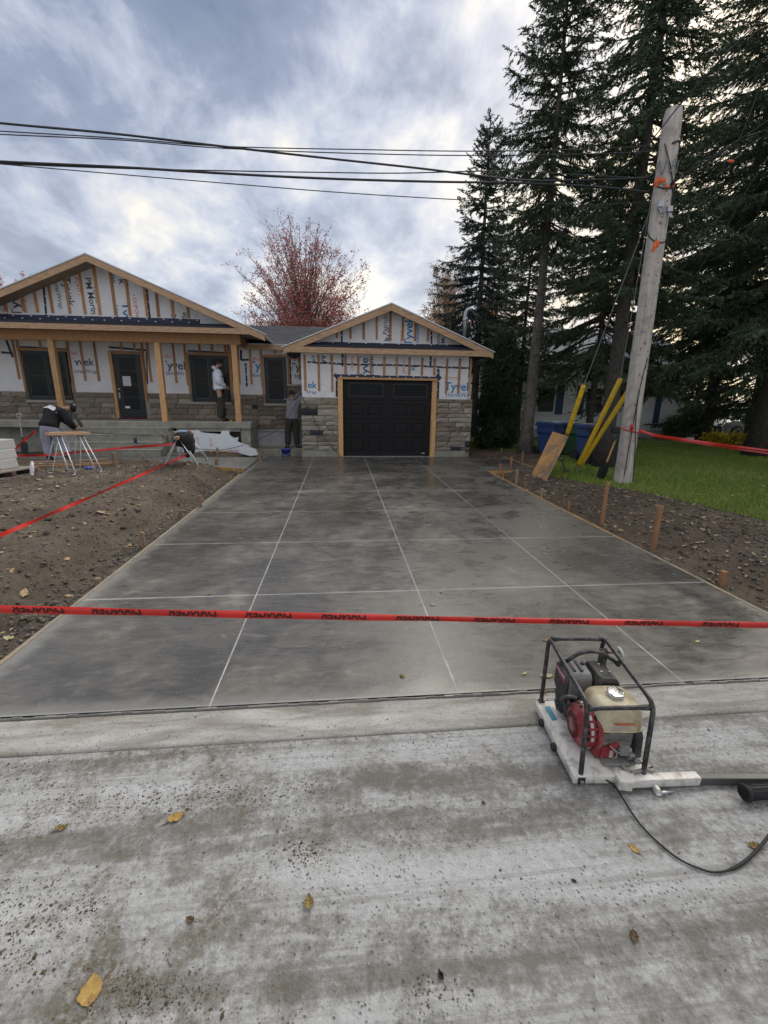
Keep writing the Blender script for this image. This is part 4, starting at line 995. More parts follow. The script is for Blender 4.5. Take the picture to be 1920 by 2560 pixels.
spruce('shaggy green spruce with boughs hanging behind the yellow guy guards', (8.6, 14.9, .08), 8.6, 3.0, 3.1, 108, NEED2, 130, .14, dens=1.15, dead=10, dead0=1.0, droop=.5, card=.06, bark=BARKD)
spruce('dense dark spruce over the parked car', (17.2, 17.4, .08), 9.0, 1.6, 3.6, 109, NEED, 125, .2, dens=.95, dead=0, droop=.45, card=.08)
spruce('slender spruce just behind the long bare trunk, growing beside the white house', (7.3, 18.0, .05), 8.4, 3.2, 2.0, 110, NEED2, 110, .13, dens=.95, dead=14, dead0=1.2, droop=.5, card=.07, bark=BARKD)

def bushy(name, label, cat, base, H, R, seed, mat, k=16000, card=.05, prof=None, group=None, stems=5, bark=BARKD):
    r = np.random.default_rng(seed); base = np.array(base, float); root = thing(name, label, cat, base, group)
    mb = MB()
    for i in range(stems):
        a = r.uniform(0, 6.28); q = r.uniform(.05, .3) * R; mb.tube([base + np.array([q * .3 * math.cos(a), q * .3 * math.sin(a), -.1]), base + np.array([q * math.cos(a), q * math.sin(a), H * .45]), base + np.array([q * 1.5 * math.cos(a), q * 1.5 * math.sin(a), H * .9])], [.035, .022, .006], 6)
    mb.build('stem', bark, root)
    nc = int(60 + 40 * H); cz = r.uniform(.03, .97, nc); prof = prof or (lambda t: np.sqrt(np.clip(1 - (t * 1.9 - .7) ** 2 / 1.6, .04, 1)))
    ca = r.uniform(0, 6.28, nc); cr = R * prof(cz) * np.sqrt(r.uniform(.25, 1, nc)) * r.uniform(.8, 1.15, nc)
    cc = base + np.stack([cr * np.cos(ca), cr * np.sin(ca), cz * H], -1); cs = r.uniform(.10, .22, nc) * max(.6, R)
    I = r.integers(0, nc, k); C = cc[I] + r.normal(0, 1, (k, 3)) * cs[I][:, None] * np.array([1, 1, .9])
    C[:, 2] = np.maximum(C[:, 2], base[2] + .02)
    A = unit(C - base - np.array([0, 0, H * .35])) + r.normal(0, .6, (k, 3)) + np.array([0, 0, .2])
    v, f = needles(C, A, r.uniform(.6, 1.3, k) * card, r.uniform(.3, .6, k) * card, r)
    npmesh('foliage', v, f, mat, root); return root
bushy('cedar_tree', 'dark dense cedar beside the right corner of the garage', 'cedar', (5.42, 15.2, yz(5.42, 15.2)), 3.9, .78, 201, CEDAR, 30000, .045, lambda t: np.clip(1.05 - t * .72, .1, 1) * np.clip(.45 + t * 4, 0, 1))
bushy('cedar_tree', 'shorter dark cedar filling the gap behind the dense cedar', 'cedar', (6.35, 17.2, 0), 3.4, .62, 202, CEDAR, 16000, .055, lambda t: np.clip(1.05 - t * .72, .1, 1))
bushy('shrub', 'bare reddish shrub against the white house wall right of the pole', 'shrub', (11.55, 18.9, .06), .75, .5, 203, leafmat('reddish_twigs', [(.3, (.07, .035, .03)), (.7, (.12, .07, .05))]), 3000, .03)
bushy('shrub', 'leafy green shrub at the corner of the white neighbour house', 'shrub', (15.3, 19.2, .06), 1.05, .45, 204, leafmat('green_shrub_leaf', [(.3, (.05, .085, .03)), (.7, (.10, .14, .05))]), 3200, .05)
bushy('shrub', 'dark broad evergreen shrub under the trees left of the parked car', 'shrub', (17.2, 21.8, .05), 1.6, 1.5, 205, CEDAR, 12000, .07)
#bushy('shrub', 'low dark hedge shrub against the white house, behind the pole', 'shrub', (12.6, 18.8, .05), 1.2, .9, 206, CEDAR, 11000, .06)
for i, (x, y) in enumerate(((15.6, 17.3), (16.3, 17.1), (16.9, 16.8), (17.5, 16.4), (18.1, 16.0))):
    bushy('hosta_plant', ['yellowed hosta clump nearest the white house corner', 'yellowed hosta clump, second from the white house corner', 'yellowed hosta clump in the middle of the row', 'yellowed hosta clump, second from the car end of the row', 'yellowed hosta clump closest to the parked car'][i], 'plant', (x, y, .08), .38, .42, 220 + i, leafmat('yellow_hosta_leaf', [(.3, (.42, .30, .03)), (.6, (.62, .48, .06)), (.8, (.35, .33, .05))]), 420, .10, group='yellow hosta row on the lawn edge', stems=2)

# deciduous trees behind the house
RED = leafmat('red_maple_leaf', [(.3, (.38, .095, .10)), (.5, (.48, .15, .14)), (.7, (.52, .22, .17))], 1.5)
ORL = leafmat('orange_leaf', [(.3, (.40, .13, .02)), (.5, (.55, .21, .03)), (.7, (.62, .30, .05))], 1.5)
PAL = leafmat('pale_russet_leaf', [(.3, (.42, .26, .14)), (.6, (.52, .35, .20)), (.75, (.45, .24, .12))], 1.5)
MBARK = M('maple_bark', (.125, .095, .088), .95, .3, 14, .6, 26)
def broadleaf(name, label, base, H, R, seed, leaf, nl, lsize, fork=1.6, N=230, low=.22, leafbias=1.0, r0=.2, group=None, bark=MBARK):
    """a fan of upright limbs curving out to a rounded crown, each ending in fine twigs"""
    r = np.random.default_rng(seed); base = np.array(base, float); root = thing(name, label, 'tree', base, group)
    P0, P1, R0, R1, tips = [], [], [], [], []
    zc = H * (low + .30); lo = H * low
    main = []
    for i in range(9):                                           # main limbs
        az = i * 2.4 + r.normal(0, .3); q = r.uniform(.15, .55) if i else 0; main.append((az, q))
    for i in range(N):
        az = r.uniform(0, 6.28); u = r.random() ** .5; el = -.5 + 1.95 * r.random() ** 1.35
        rad = R * math.cos(max(el, -.3) * .98) * (.55 + .45 * u) * r.uniform(.85, 1.05); z = zc + (H - zc if el > 0 else zc - lo) * math.sin(el) * (.6 + .4 * u) * r.uniform(.92, 1.04)
        T = base + np.array([rad * math.cos(az), rad * math.sin(az), z])
        s0 = min(fork + .45 * max(0, z - fork) * r.uniform(.1, .8), H * .55); maz, mq = main[r.integers(0, 9)]
        f = (s0 - fork) / H
        A = base + np.array([mq * R * f * 1.6 * math.cos(maz), mq * R * f * 1.6 * math.sin(maz), s0])
        B = A * .55 + T * .45; B[2] = A[2] * .35 + T[2] * .65; B[:2] = A[:2] * .72 + T[:2] * .28 + r.normal(0, .12, 2)
        k = 9; t = np.linspace(0, 1, k)[:, None]; P = A * (1 - t) ** 2 + B * 2 * t * (1 - t) + T * t ** 2; P[1:-1] += r.normal(0, .035, (k - 2, 3))
        th = np.interp(t[:, 0], [0, 1], [.024 * r.uniform(.6, 1.4), .005])
        P0 += list(P[:-1]); P1 += list(P[1:]); R0 += list(th[:-1]); R1 += list(th[1:])
        for m in range(11):
            w = r.uniform(.38, 1); kk = min(int(w * (k - 1)), k - 2); S = P[kk] + (P[kk + 1] - P[kk]) * (w * (k - 1) - kk); D = P[kk + 1] - P[kk]; D = D / np.linalg.norm(D)
            D = D * .8 + r.normal(0, .5, 3) + np.array([0, 0, .25]); D /= np.linalg.norm(D); L = r.uniform(.25, .75) * (1.15 - .5 * w); E_ = S + D * L
            P0.append(S); P1.append(E_); R0.append(.007); R1.append(.004); tips.append(E_); tips.append(S + D * L * .5)
            for _ in range(2):
                D2 = D + r.normal(0, .6, 3); D2 /= np.linalg.norm(D2); S2 = S + D * L * r.uniform(.3, .9); E2 = S2 + D2 * L * .5; P0.append(S2); P1.append(E2); R0.append(.0045); R1.append(.003); tips.append(E2)
    P0, P1, R0, R1, tips = map(np.array, (P0, P1, R0, R1, tips))
    v, f = tube_many(P0, P1, R0, R1); npmesh('branches', v, f, bark, root)
    tm = MB(); tm.tube([base - np.array([0, 0, .1]), base + np.array([0, 0, fork * .6]), base + np.array([0, 0, fork + .3])], [r0 * 1.25, r0, r0 * .85], 10)
    for az, q in main:
        tp = H * .55; pts = [base + np.array([q * R * f_ * 1.6 * math.cos(az), q * R * f_ * 1.6 * math.sin(az), fork + f_ * H]) for f_ in np.linspace(0, (tp - fork) / H, 6)]; tm.tube(pts, [r0 * .5 * (1 - .13 * i) for i in range(6)], 7)
    tm.build('trunk', bark, root, smooth=True)
    wgt = np.exp(-leafbias * (tips[:, 2] - base[2]) / H * 2) * r.uniform(.05, 1, len(tips)) ** 2; wgt /= wgt.sum()
    C = tips[r.choice(len(tips), nl, p=wgt)] + r.normal(0, .09, (nl, 3))
    v, f = needles(C, r.normal(size=(nl, 3)), r.uniform(.6, 1.3, nl) * lsize, r.uniform(.5, .9, nl) * lsize, r); npmesh('leaves', v, f, leaf, root)
    return root
broadleaf('maple_tree', 'red maple losing its leaves behind the house roof', (-2.0, 28, 0), 11.5, 4.15, 301, RED, 26000, .046, leafbias=.95, N=300, low=.30, fork=1.9, r0=.22)
broadleaf('birch_tree', 'pale thinning tree with russet leaves behind the garage gable', (6.5, 29, 0), 10.0, 1.7, 302, PAL, 13000, .05, leafbias=.3, N=120, low=.30, fork=2.2, r0=.11)
broadleaf('maple_tree', 'orange autumn tree glowing low behind the garage mast', (9.6, 30, 0), 8.2, 2.2, 303, ORL, 15000, .075, leafbias=.2, N=120, low=.25, fork=1.5, r0=.13)
broadleaf('maple_tree', 'bare grey tree low behind the roof left of the red maple', (-6.0, 33, 0), 7.4, 2.4, 304, RED, 500, .05, leafbias=1.0, N=90, low=.3, fork=1.5, r0=.11)
broadleaf('maple_tree', 'small red tree just showing past the left gable eave', (-17.6, 27, 0), 7.9, 2.4, 305, RED, 5000, .06, leafbias=.3, N=80, low=.3, fork=1.5, r0=.13)

# ------------------------------------------------------------------ the neighbour's white house
nb_ = thing('neighbour_house', 'white clapboard neighbour house half hidden behind the spruces', 'house', (11, 22, 0))
SID = M('white_vinyl_siding', (.80, .81, .84), .6, .04, 5)
NX0, NX1, NY = 6.36, 16.1, 20.0
sd_ = MB(); z = .42
while z < 3.35:
    sd_.add([(NX0, NY - .028, z), (NX1, NY - .028, z), (NX1, NY - .004, z + .13), (NX0, NY - .004, z + .13), (NX0, NY, z), (NX1, NY, z)], [(0, 1, 2, 3), (4, 5, 1, 0)]); z += .13
s_ = sd_.build('siding', SID, nb_, fix=False); s_['kind'] = 'stuff'
MB().box((NX0, NY, .0), (NX1, NY + 7, 3.3)).build('wall', SID, nb_); MB().box((NX0 - .02, NY - .02, -.3), (NX1 + .02, NY + 7, .41)).build('foundation', PARGE, nb_)
MB().box((NX0 - .05, NY - .05, .38), (NX0 + .04, NY + .04, 3.3)).build('corner_trim', DOT, nb_); MB().box((NX1 - .04, NY - .05, .38), (NX1 + .05, NY + .04, 3.3)).build('corner_trim', DOT, nb_)
NROOF = M('blue_grey_roof', (.12, .15, .20), .85, .2, 20, .3, 60)
MB().prism([(NY - .5, 3.28), (NY + 3.5, 5.3), (NY + 7.5, 3.28), (NY + 7.5, 3.15), (NY - .5, 3.15)], NX0 - .4, NX1 + .4, axis='X').build('roof', NROOF, nb_)
SHUT = M('blue_shutter', (.03, .07, .16), .6, .1)
for x in (8.9, 11.2):
    f = MB().box((x, NY - .06, 1.15), (x + .9, NY - .029, 2.35)).build('window', DOT, nb_); MB().box((x + .07, NY - .068, 1.22), (x + .83, NY - .061, 2.28)).build('pane', GLASS_D, f)
    for q in (x - .40, x + .92): MB().box((q, NY - .065, .95 if x > 14 else 1.1), (q + .36, NY - .029, 2.4)).build('shutter', SHUT, nb_)
MB().box((14.7, NY - .065, .75), (14.98, NY - .029, 2.6)).build('shutter', SHUT, nb_)
MB().tube([(NX0 - .08, NY - .1, 3.2), (NX0 - .08, NY - .1, .1)], .04, 8).build('downspout', DOT, nb_)
MB().box((NX0 + .25, NY - .05, .05), (NX0 + .8, NY - .021, .40)).build('basement_window', DOT, nb_)
# ------------------------------------------------------------------ utility pole and its wires
POLEM = M('weathered_grey_pole_wood', (.47, .43, .395), .9, .25, 8, .8, 22, stretch=(2.5, 2.5, .16), bdist=.02, dirt=(.15, .12, .095), dscale=5, damt=.45)
PX, PYY = 6.02, 8.8; pz = yz(PX, PYY)
pole = thing('utility_pole', 'bleached wooden utility pole with orange ribbons, standing where soil meets lawn', 'pole', (PX, PYY, pz))
pm = MB(); n_ = 22; rings = []
for i in range(31):
    z = pz - .2 + (6.76 - pz + .2) * i / 30; r_ = .170 - .016 * i / 30 + (.02 * max(0, 1 - i / 3))
    if i == 30: r_ *= .86
    ox_ = -.10 * z / 6.76; rings.append([(PX + ox_ + (r_ * (1 - .16 * math.exp(-((a / n_ - .62) / .018) ** 2))) * math.cos(2 * math.pi * a / n_), PYY + (r_ * (1 - .16 * math.exp(-((a / n_ - .70) / .02) ** 2))) * math.sin(2 * math.pi * a / n_), z) for a in range(n_)])
V_ = [p for r in rings for p in r]; F_ = [(i * n_ + a, i * n_ + (a + 1) % n_, (i + 1) * n_ + (a + 1) % n_, (i + 1) * n_ + a) for i in range(30) for a in range(n_)] + [tuple(30 * n_ + a for a in range(n_))]
pm.add(V_, F_).build('pole_shaft', POLEM, pole, smooth=True)
DARKW = M('dark_wood_check', (.05, .042, .035), .95, .3)
fr = PYY - .178
ck = MB()
rp = random.Random(8)
for i in range(70):
    z = rp.uniform(.3, 6.5); a = rp.uniform(-2.5, -.6); r_ = .171 - .016 * z / 6.8 + .0015; x, y = PX - .10 * z / 6.76 + r_ * math.cos(a), PYY + r_ * math.sin(a); h_ = rp.uniform(.015, .05)
    t = Vector((-math.sin(a), math.cos(a), 0)) * rp.uniform(.004, .009); c_ = Vector((x, y, z)); ck.add([c_ - t, c_ + t, c_ + t + Vector((0, 0, h_)), c_ - t + Vector((0, 0, h_))], [(0, 1, 2, 3)])
ck.build('wood_check', DARKW, pole, fix=False)['kind'] = 'stuff'
def pole_pt(ang, z, off=.006): r_ = .170 - .016 * z / 6.76 + off; return Vector((PX - .10 * z / 6.76 + r_ * math.cos(ang), PYY + r_ * math.sin(ang), z))
def ring(z, a0, a1, sag, rad=.011, name='cable_loop', m=WIRE, off=.012):
    MB().tube([pole_pt(a0 + (a1 - a0) * i / 14, z - sag * math.sin(math.pi * i / 14), off) for i in range(15)], rad, 6).build(name, m, pole, smooth=True)
ring(5.65, -3.6, .3, .16); ring(4.92, -3.7, .4, .30); ring(6.18, -1.9, .2, -.05, .014)
MB().tube([pole_pt(-2.6 + i * .17, 6.20 - i * .075, .015) for i in range(14)], .011, 6).build('cable_loop', WIRE, pole, smooth=True)
MB().tube([pole_pt(-3.0 + i * .10, 5.83 + .12 * math.sin(i * .9), .03) for i in range(24)], .009, 5).build('cable_loop', STEELW, pole, smooth=True)
def ribbon(a, z, w, h, lean=0):
    p = pole_pt(a, z, .02); t = Vector((-math.sin(a), math.cos(a), 0)); o = Vector((math.cos(a), math.sin(a), 0)) * .02; d = Vector((0, 0, -1)) * h + t * lean
    MB().add([p - t * w, p + t * w, p + t * w * .9 + d * .5 + o, p - t * w * 1.1 + d * .5 + o, p + t * w * .6 + d, p - t * w * .9 + d], [(0, 1, 2, 3), (3, 2, 4, 5)]).build('ribbon', ORNG, pole)
ribbon(-2.75, 5.70, .05, .15); ribbon(-2.3, 5.66, .04, .08, .02); ribbon(-1.0, 5.62, .03, .10, -.03); ribbon(-1.8, 5.54, .04, .05); ribbon(-2.1, 4.65, .03, .18, -.03); ribbon(-1.95, 4.66, .022, .12)
for a, z in ((-2.3, 5.22), (-1.25, 5.14)):
    p = pole_pt(a, z, .01); MB().box((p.x - .045, p.y - .05, p.z - .02), (p.x + .05, p.y, p.z + .07)).beam(p, p + Vector((.03, -.09, -.14)), .07, .02).build('bracket', GALV, pole)
MB().tube([pole_pt(-1.25 - .5 * math.sin(i * .35), 2.6 - i * .19, .012) for i in range(14)], .008, 5).build('ground_wire', WIRE, pole, smooth=True)
MB().tube([pole_pt(-1.75 - .15 * i * .2, 2.0 - i * .16, .012) for i in range(12)], .008, 5).build('ground_wire', WIRE, pole, smooth=True)
p = pole_pt(-.95, 2.42, .004); MB().add([pole_pt(-1.25, 2.44, .004), pole_pt(-.55, 2.44, .004), pole_pt(-.55, 2.40, .004), pole_pt(-1.25, 2.40, .004)], [(0, 1, 2, 3)]).build('metal_plate', GALV, pole)
p0 = pole_pt(-2.35, 1.18); bp = MB()
bp.tube([pole_pt(-3.6 + i * .28, 1.24 - .01 * i, .006) for i in range(16)], .014, 6).ball(pole_pt(-1.95, 1.27, .02), (.035, .035, .05), 8, 6)
bp.build('tape_knot', TAPE_R, pole, smooth=True)

def wire(label, pts, r, m=WIRE, group='overhead wires', name='overhead_wire', n=5, fineness=6):
    P = [Vector(p) for p in pts]; q = []                                        # smooth through the points
    for i in range(len(P) - 1):
        a, b_, c_, d = P[max(i - 1, 0)], P[i], P[i + 1], P[min(i + 2, len(P) - 1)]
        for k in range(fineness):
            t = k / fineness; q.append(.5 * ((2 * b_) + (c_ - a) * t + (2 * a - 5 * b_ + 4 * c_ - d) * t * t + (3 * b_ - a - 3 * c_ + d) * t ** 3))
    q.append(P[-1]); o = MB().tube(q, r * .78, n).build(name, m, None, smooth=True); return tag(o, label, 'wire', group)
def span(label, px, r, m=WIRE, Ys=None):
    Ys = Ys or [8.8] * len(px); return wire(label, [W(x, y, Y) for (x, y), Y in zip(px, Ys)], r, m)
span('thick cable leaving the left edge topmost and dipping to the orange ribbons on the pole', [(-260, 280), (0, 308), (280, 334), (520, 362), (800, 394), (1040, 420), (1300, 450), (1470, 450), (1622, 444)], .022)
span('thin upper wire second down at the left edge, running high behind the spruces', [(-260, 312), (0, 328), (300, 346), (560, 366), (900, 374), (1200, 378), (1500, 372), (1640, 362)], .011)
span('thin wire third down at the left edge, just under the upper pair', [(-260, 322), (0, 336), (300, 350), (560, 371), (900, 384), (1200, 389), (1500, 384), (1645, 378)], .011)
span('thick lower cable leaving the left edge, nearly level across to the pole', [(-260, 388), (0, 404), (300, 418), (560, 434), (800, 446), (1060, 454), (1300, 458), (1480, 466), (1622, 480)], .024)
span('thin wire hugging the thick lower cable, then rising to the pole', [(-260, 392), (0, 409), (300, 421), (560, 427), (800, 431), (1000, 433), (1250, 428), (1500, 440), (1622, 446)], .012)
span('lowest thin wire sagging from the left edge towards the spruces', [(-260, 386), (0, 410), (300, 436), (560, 458), (860, 482), (1160, 500), (1450, 512), (1620, 505)], .010)
span('pale service wire sweeping from the top right corner to the garage mast', [(2010, -60), (1920, 32), (1800, 150), (1700, 262), (1620, 360), (1500, 480), (1400, 586), (1300, 672), (1235, 735), (1178, 788)], .014, WIRE, [7.2, 7.5, 7.95, 8.35, 8.6, 9.4, 10.4, 11.8, 13.2, 14.85])
span('black bundle leaving the pole at the orange ribbons towards the upper right corner', [(1668, 470), (1700, 440), (1760, 410), (1840, 356), (1920, 302), (2060, 205)], .020, WIRE, [8.7, 8.5, 8.2, 7.8, 7.4, 6.9])
span('second cable from the pole to the right edge, just below the black bundle', [(1668, 478), (1700, 446), (1770, 414), (1850, 366), (1920, 318), (2060, 225)], .013, WIRE, [8.7, 8.5, 8.2, 7.8, 7.4, 6.9])
span('third cable from the pole to the right edge, frayed grey near the frame edge', [(1672, 405), (1700, 416), (1760, 402), (1850, 350), (1900, 330), (1925, 322), (2060, 250)], .010, WIRE, [8.7, 8.6, 8.3, 7.8, 7.5, 7.4, 6.9])
span('thin steel wire running steeply behind the black bundle towards the lawn trees', [(1910, 190), (1860, 320), (1820, 395), (1790, 450), (1760, 510), (1700, 590)], .008, STEELW, [9.5, 10, 10.3, 10.6, 11, 11.6])
span('thin steel wire slanting across the bright sky gap at the right edge', [(1930, 380), (1870, 470), (1820, 560), (1770, 640), (1720, 720)], .008, STEELW, [9.5, 10.2, 10.8, 11.4, 12])
span('loose grey wire looping to an orange tag near the right edge', [(1800, 405), (1825, 400), (1845, 392), (1865, 370), (1900, 345)], .008, STEELW, [8, 7.9, 7.8, 7.7, 7.5])
o = MB().ball(W(1827, 403, 7.88), (.06, .02, .022), 8, 6).build('cable_tag', ORNG); tag(o, 'small orange tag clipped on the loose wire near the right edge', 'tag')

# guy wires and their yellow guards
anch = Vector((5.62, 10.0, yz(5.62, 10.0) - .05))
def guy(label, lo_px, Ylo, hi_px, Yhi, zp, ap=-2.9):
    lo, hi = Vector(W(*lo_px, Ylo)), Vector(W(*hi_px, Yhi)); t = thing('guy_wire_guard', label, 'guy guard', lo, 'yellow guy wire guards')
    g_ = MB(); d = (hi - lo).normalized(); u = d.orthogonal().normalized(); w = d.cross(u); n = 12; R_ = .052
    vs_ = [c_ + (u * math.cos(a * 2 * math.pi / n) + w * math.sin(a * 2 * math.pi / n)) * rr_ for c_, rr_ in ((lo, R_ * .9), (lo + d * .08, R_), (hi - d * .05, R_), (hi, R_ * .82), (hi - d * .04, R_ * .7)) for a in range(n)]
    fs = [(k * n + a, k * n + (a + 1) % n, (k + 1) * n + (a + 1) % n, (k + 1) * n + a) for k in range(4) for a in range(n)] + [tuple(range(n))[::-1], tuple(4 * n + a for a in range(n))]
    g_.add(vs_, fs).build('guard_tube', YEL, t, smooth=True)
    MB().tube([hi - d * .02, Vector(pole_pt(ap, zp, .01))], .007, 5).build('guy_wire', STEELW, t)
    return lo
guy('shorter yellow guy guard whose foot hides behind the leaning plywood board', (1418, 1085), 9.75, (1460, 962), 9.35, 5.2, 2.6)
a1 = guy('yellow guy guard whose whole length shows, upper one of the joined pair', (1446, 1163), 9.95, (1552, 946), 9.3, 5.5, 2.8)
a2 = guy('yellow guy guard running up behind the pole, lower one of the joined pair', (1450, 1165), 9.97, (1578, 966), 9.25, 5.0, 2.2)
an = thing('guy_anchor', 'steel anchor rod in the grass at the foot of the yellow guards', 'anchor', anch)
MB().tube([anch, (a1 + a2) / 2 + Vector((0, 0, .02))], .013, 6).build('rod', GALV, an); MB().ball((a1 + a2) / 2 - Vector((0, 0, .01)), (.045, .03, .05), 8, 6).build('eye_nut', GALV, an, smooth=True)

# wheeled bins
def bin_(label, x, y, s, rz, m, seed=0, emblem=False):
    t = thing('wheeled_bin', label, 'wheelie bin', (x, y, yz(x, y)), 'wheeled bins by the neighbour house')
    b_ = bmesh.new(); q = MB(); z0 = yz(x, y)
    Rm = Matrix.Translation((x, y, z0)) @ Matrix.Rotation(rz, 4, 'Z') @ Matrix.Scale(s, 4)
    w0, w1, d0, d1, H = .25, .31, .28, .38, .96
    prof = [(w0, d0, .06), (w0 + .01, d0 + .01, .12), (w1 - .035, d1 - .04, .66), (w1, d1, .70), (w1, d1, H - .06), (w1 + .03, d1 + .03, H - .05), (w1 + .03, d1 + .03, H)]
    vs_ = []; fs = []
    for a, d, z in prof: vs_ += [(-a, -d, z), (a, -d, z), (a, d * .8, z), (-a, d * .8, z)]
    for i in range(len(prof) - 1): fs += [(4 * i + k, 4 * i + (k + 1) % 4, 4 * i + 4 + (k + 1) % 4, 4 * i + 4 + k) for k in range(4)]
    fs.append((0, 1, 2, 3)); q.add(vs_, fs, Rm).build('bin_body', m, t, bevel=.018)
    lid = MB(); L_ = [(-w1 - .04, -d1 - .07), (w1 + .04, -d1 - .07), (w1 + .04, d1 * .82 + .02), (-w1 - .04, d1 * .82 + .02)]
    lid.add([(a, d, H + .005) for a, d in L_] + [(a * .86, d * .86, H + .075) for a, d in L_] + [(a, d, H + .03) for a, d in L_], [(0, 1, 2, 3), (4, 5, 6, 7)] + [(k, (k + 1) % 4, 8 + (k + 1) % 4, 8 + k) for k in range(4)] + [(8 + k, 8 + (k + 1) % 4, 4 + (k + 1) % 4, 4 + k) for k in range(4)], Rm)
    lid.build('lid', m, t, bevel=.012)
    MB().tube([Rm @ Vector((-w1 + .02, d1 * .8 + .10, H - .03)), Rm @ Vector((w1 - .02, d1 * .8 + .10, H - .03))], .018, 6).build('handle', m, t)
    for k in (-1, 1):
        wm = Rm @ Matrix.Translation((k * (w0 + .035), d0 * .8 + .05, .135)) @ Matrix.Rotation(math.pi / 2, 4, 'Y')
        wh = MB().lathe([(.05, -.03), (.125, -.03), (.135, -.015), (.135, .015), (.125, .03), (.05, .03)], 18, wm).build('wheel', RUBBER, t); MB().lathe([(.07, -.034), (.075, 0), (.07, .034)], 14, wm).build('rim', DKP, wh)
    if emblem:
        F_ = Rm @ Matrix.Translation((0, 0, 0)); fm = Rm @ Matrix(((1, 0, 0, 0), (0, 0, -1, -d1 - .004), (0, 1, 0, .84), (0, 0, 0, 1)))
        MB().add([fm @ Vector(v) for v in ((-.10, -.05, 0), (-.02, -.05, 0), (-.02, .03, 0), (-.10, .03, 0))], [(0, 1, 2, 3)]).build('emblem', DOT, t)
        MB().add([fm @ Vector(v) for v in ((-.09, -.04, .002), (-.04, -.015, .002), (-.03, .02, .002), (-.08, .0, .002))], [(0, 1, 2, 3)]).build('emblem', m, t)
        for k in range(2): MB().box((-.02, -.04, 0), (.10, -.034, .001), fm @ Matrix.Translation((.03, .035 * k + .0, 0))).build('lettering', DOT, t)
        MB().box((-.12, .07, 0), (.12, .078, .001), fm).build('lettering', DOT, t)
    return t
bin_('blue wheeled bin with blue lid beside the bare spruce trunk, leftmost of the bins', 6.50, 13.3, 1.0, .35, BLUEP)
bin_('green wheeled bin between the two blue bins', 7.05, 13.35, .98, .2, GREENP)
bin_('blue wheeled bin with a small white emblem, right of the green bin', 7.18, 12.2, 1.0, .5, BLUEP, emblem=True)
bin_('dark wheeled bin half hidden behind the utility pole', 7.04, 11.25, 1.0, .4, DKP)

# plywood board leaning on the short guard
bl, br_ = Vector(G(1329, 1187, .05)), Vector(G(1364, 1204, .05)); tl, tr = Vector(W(1381.5, 1079, 10.15)), Vector(W(1420.5, 1090, 9.85))
ax = (br_ - bl).normalized(); up_ = ((tl + tr) / 2 - (bl + br_) / 2).normalized(); nn = ax.cross(up_).normalized()
ply = MB().add([bl, br_, tr, tl] + [p - nn * .018 for p in (bl, br_, tr, tl)], [(0, 1, 2, 3), (4, 7, 6, 5), (0, 4, 5, 1), (1, 5, 6, 2), (2, 6, 7, 3), (3, 7, 4, 0)])
o = ply.build('plywood_board', M('stained_form_plywood', (.46, .25, .095), .8, .3, 4, .2, 25, dirt=(.17, .14, .125), dscale=2.6, damt=1.0)); tag(o, 'stained orange plywood board leaning upright at the soil edge', 'board')
# shovels
def shovel(label, lo, hi, handle_m, blade=True, grip_m=None, name='shovel'):
    lo, hi = Vector(lo), Vector(hi); d = (hi - lo).normalized(); L = (hi - lo).length; t = thing(name, label, 'shovel', lo, None); u = d.cross(Vector((0, 1, 0))).normalized()
    MB().tube([lo + d * L * .28, hi - d * .10], .018, 8).build('shaft', handle_m, t)
    gm = grip_m or handle_m
    MB().tube([hi - d * .12, hi - d * .09 + u * .06, hi + u * .065, hi - u * .065, hi - d * .09 - u * .06, hi - d * .12], .015, 6).build('grip', gm, t, smooth=True)
    w = u.cross(d); n = []
    for k in range(7):
        s = k / 6; ww = .11 * (1 - max(0, (.35 - s)) * 1.6) if s < .9 else .09
        for j in (-1, -.4, .4, 1): n.append(lo + d * L * .30 * s + u * ww * j + w * (.025 * (abs(j) - .5)))
    MB().add(n, [(4 * k + j, 4 * k + j + 1, 4 * k + 5 + j, 4 * k + 4 + j) for k in range(6) for j in range(3)]).tube([lo + d * L * .24, lo + d * L * .42], .022, 8).build('blade', DKP, t)
    return t
shovel('shovel with pale wooden shaft and green grip leaning on the utility pole', (5.72, 9.15, yz(5.72, 9.15)), W(1543, 1090, 8.95), WOOD, grip_m=GREENP)
shovel('dark shovel standing in the soil behind the plywood board', W(1418, 1192, 9.95), W(1402, 1140, 10.2), DKP)
shovel('pale shovel upright against the porch slab at the left edge', (W(47, 1034, 14.4)[0] - .03, 14.38, -.03), W(47, 1034, 14.42), M('pale_shaft', (.50, .45, .40), .7), grip_m=M('pale_grip', (.55, .52, .50), .6))

# stakes and form boards: (top y, bottom y, x) in the photograph
def stake(label, x, yt, yb, w=.045, lean=0, m=WOODD, group='wooden form stakes'):
    z = None
    p = G(x, yb, .0)
    for _ in range(3):
        zz_ = (soil_leftz(p[0], p[1]) if p[0] < SLAB_L else yardz(p[0], p[1]) if p[0] > SLAB_R else 0.0); p = G(x, yb, zz_)
    q = W(x, yt, p[1]); h_ = q[2]
    mb = MB().beam((p[0], p[1], zz_ - .12), (p[0] + lean, p[1], h_), w, w * .9, up=(0, 1, 0))
    o = mb.build('wooden_stake', m, None, bevel=.004, seg=1); return tag(o, label, 'stake', group)
WST = M('orange_stake_wood', (.33, .175, .085), .85, .25, 9, .3, 30, stretch=(6, 6, .8))
stake('tall orange-brown stake by the right slab edge, taller of the two near the lawn corner', 1504, 1205, 1311, .05, 0, WST)
stake('orange-brown stake on the right slab edge, between the tall stake and the street', 1631, 1265, 1374, .055, .01, WST)
stake('short stub of stake low in the soil, nearest the street on the right', 1802, 1428, 1466, .06, 0, WST)
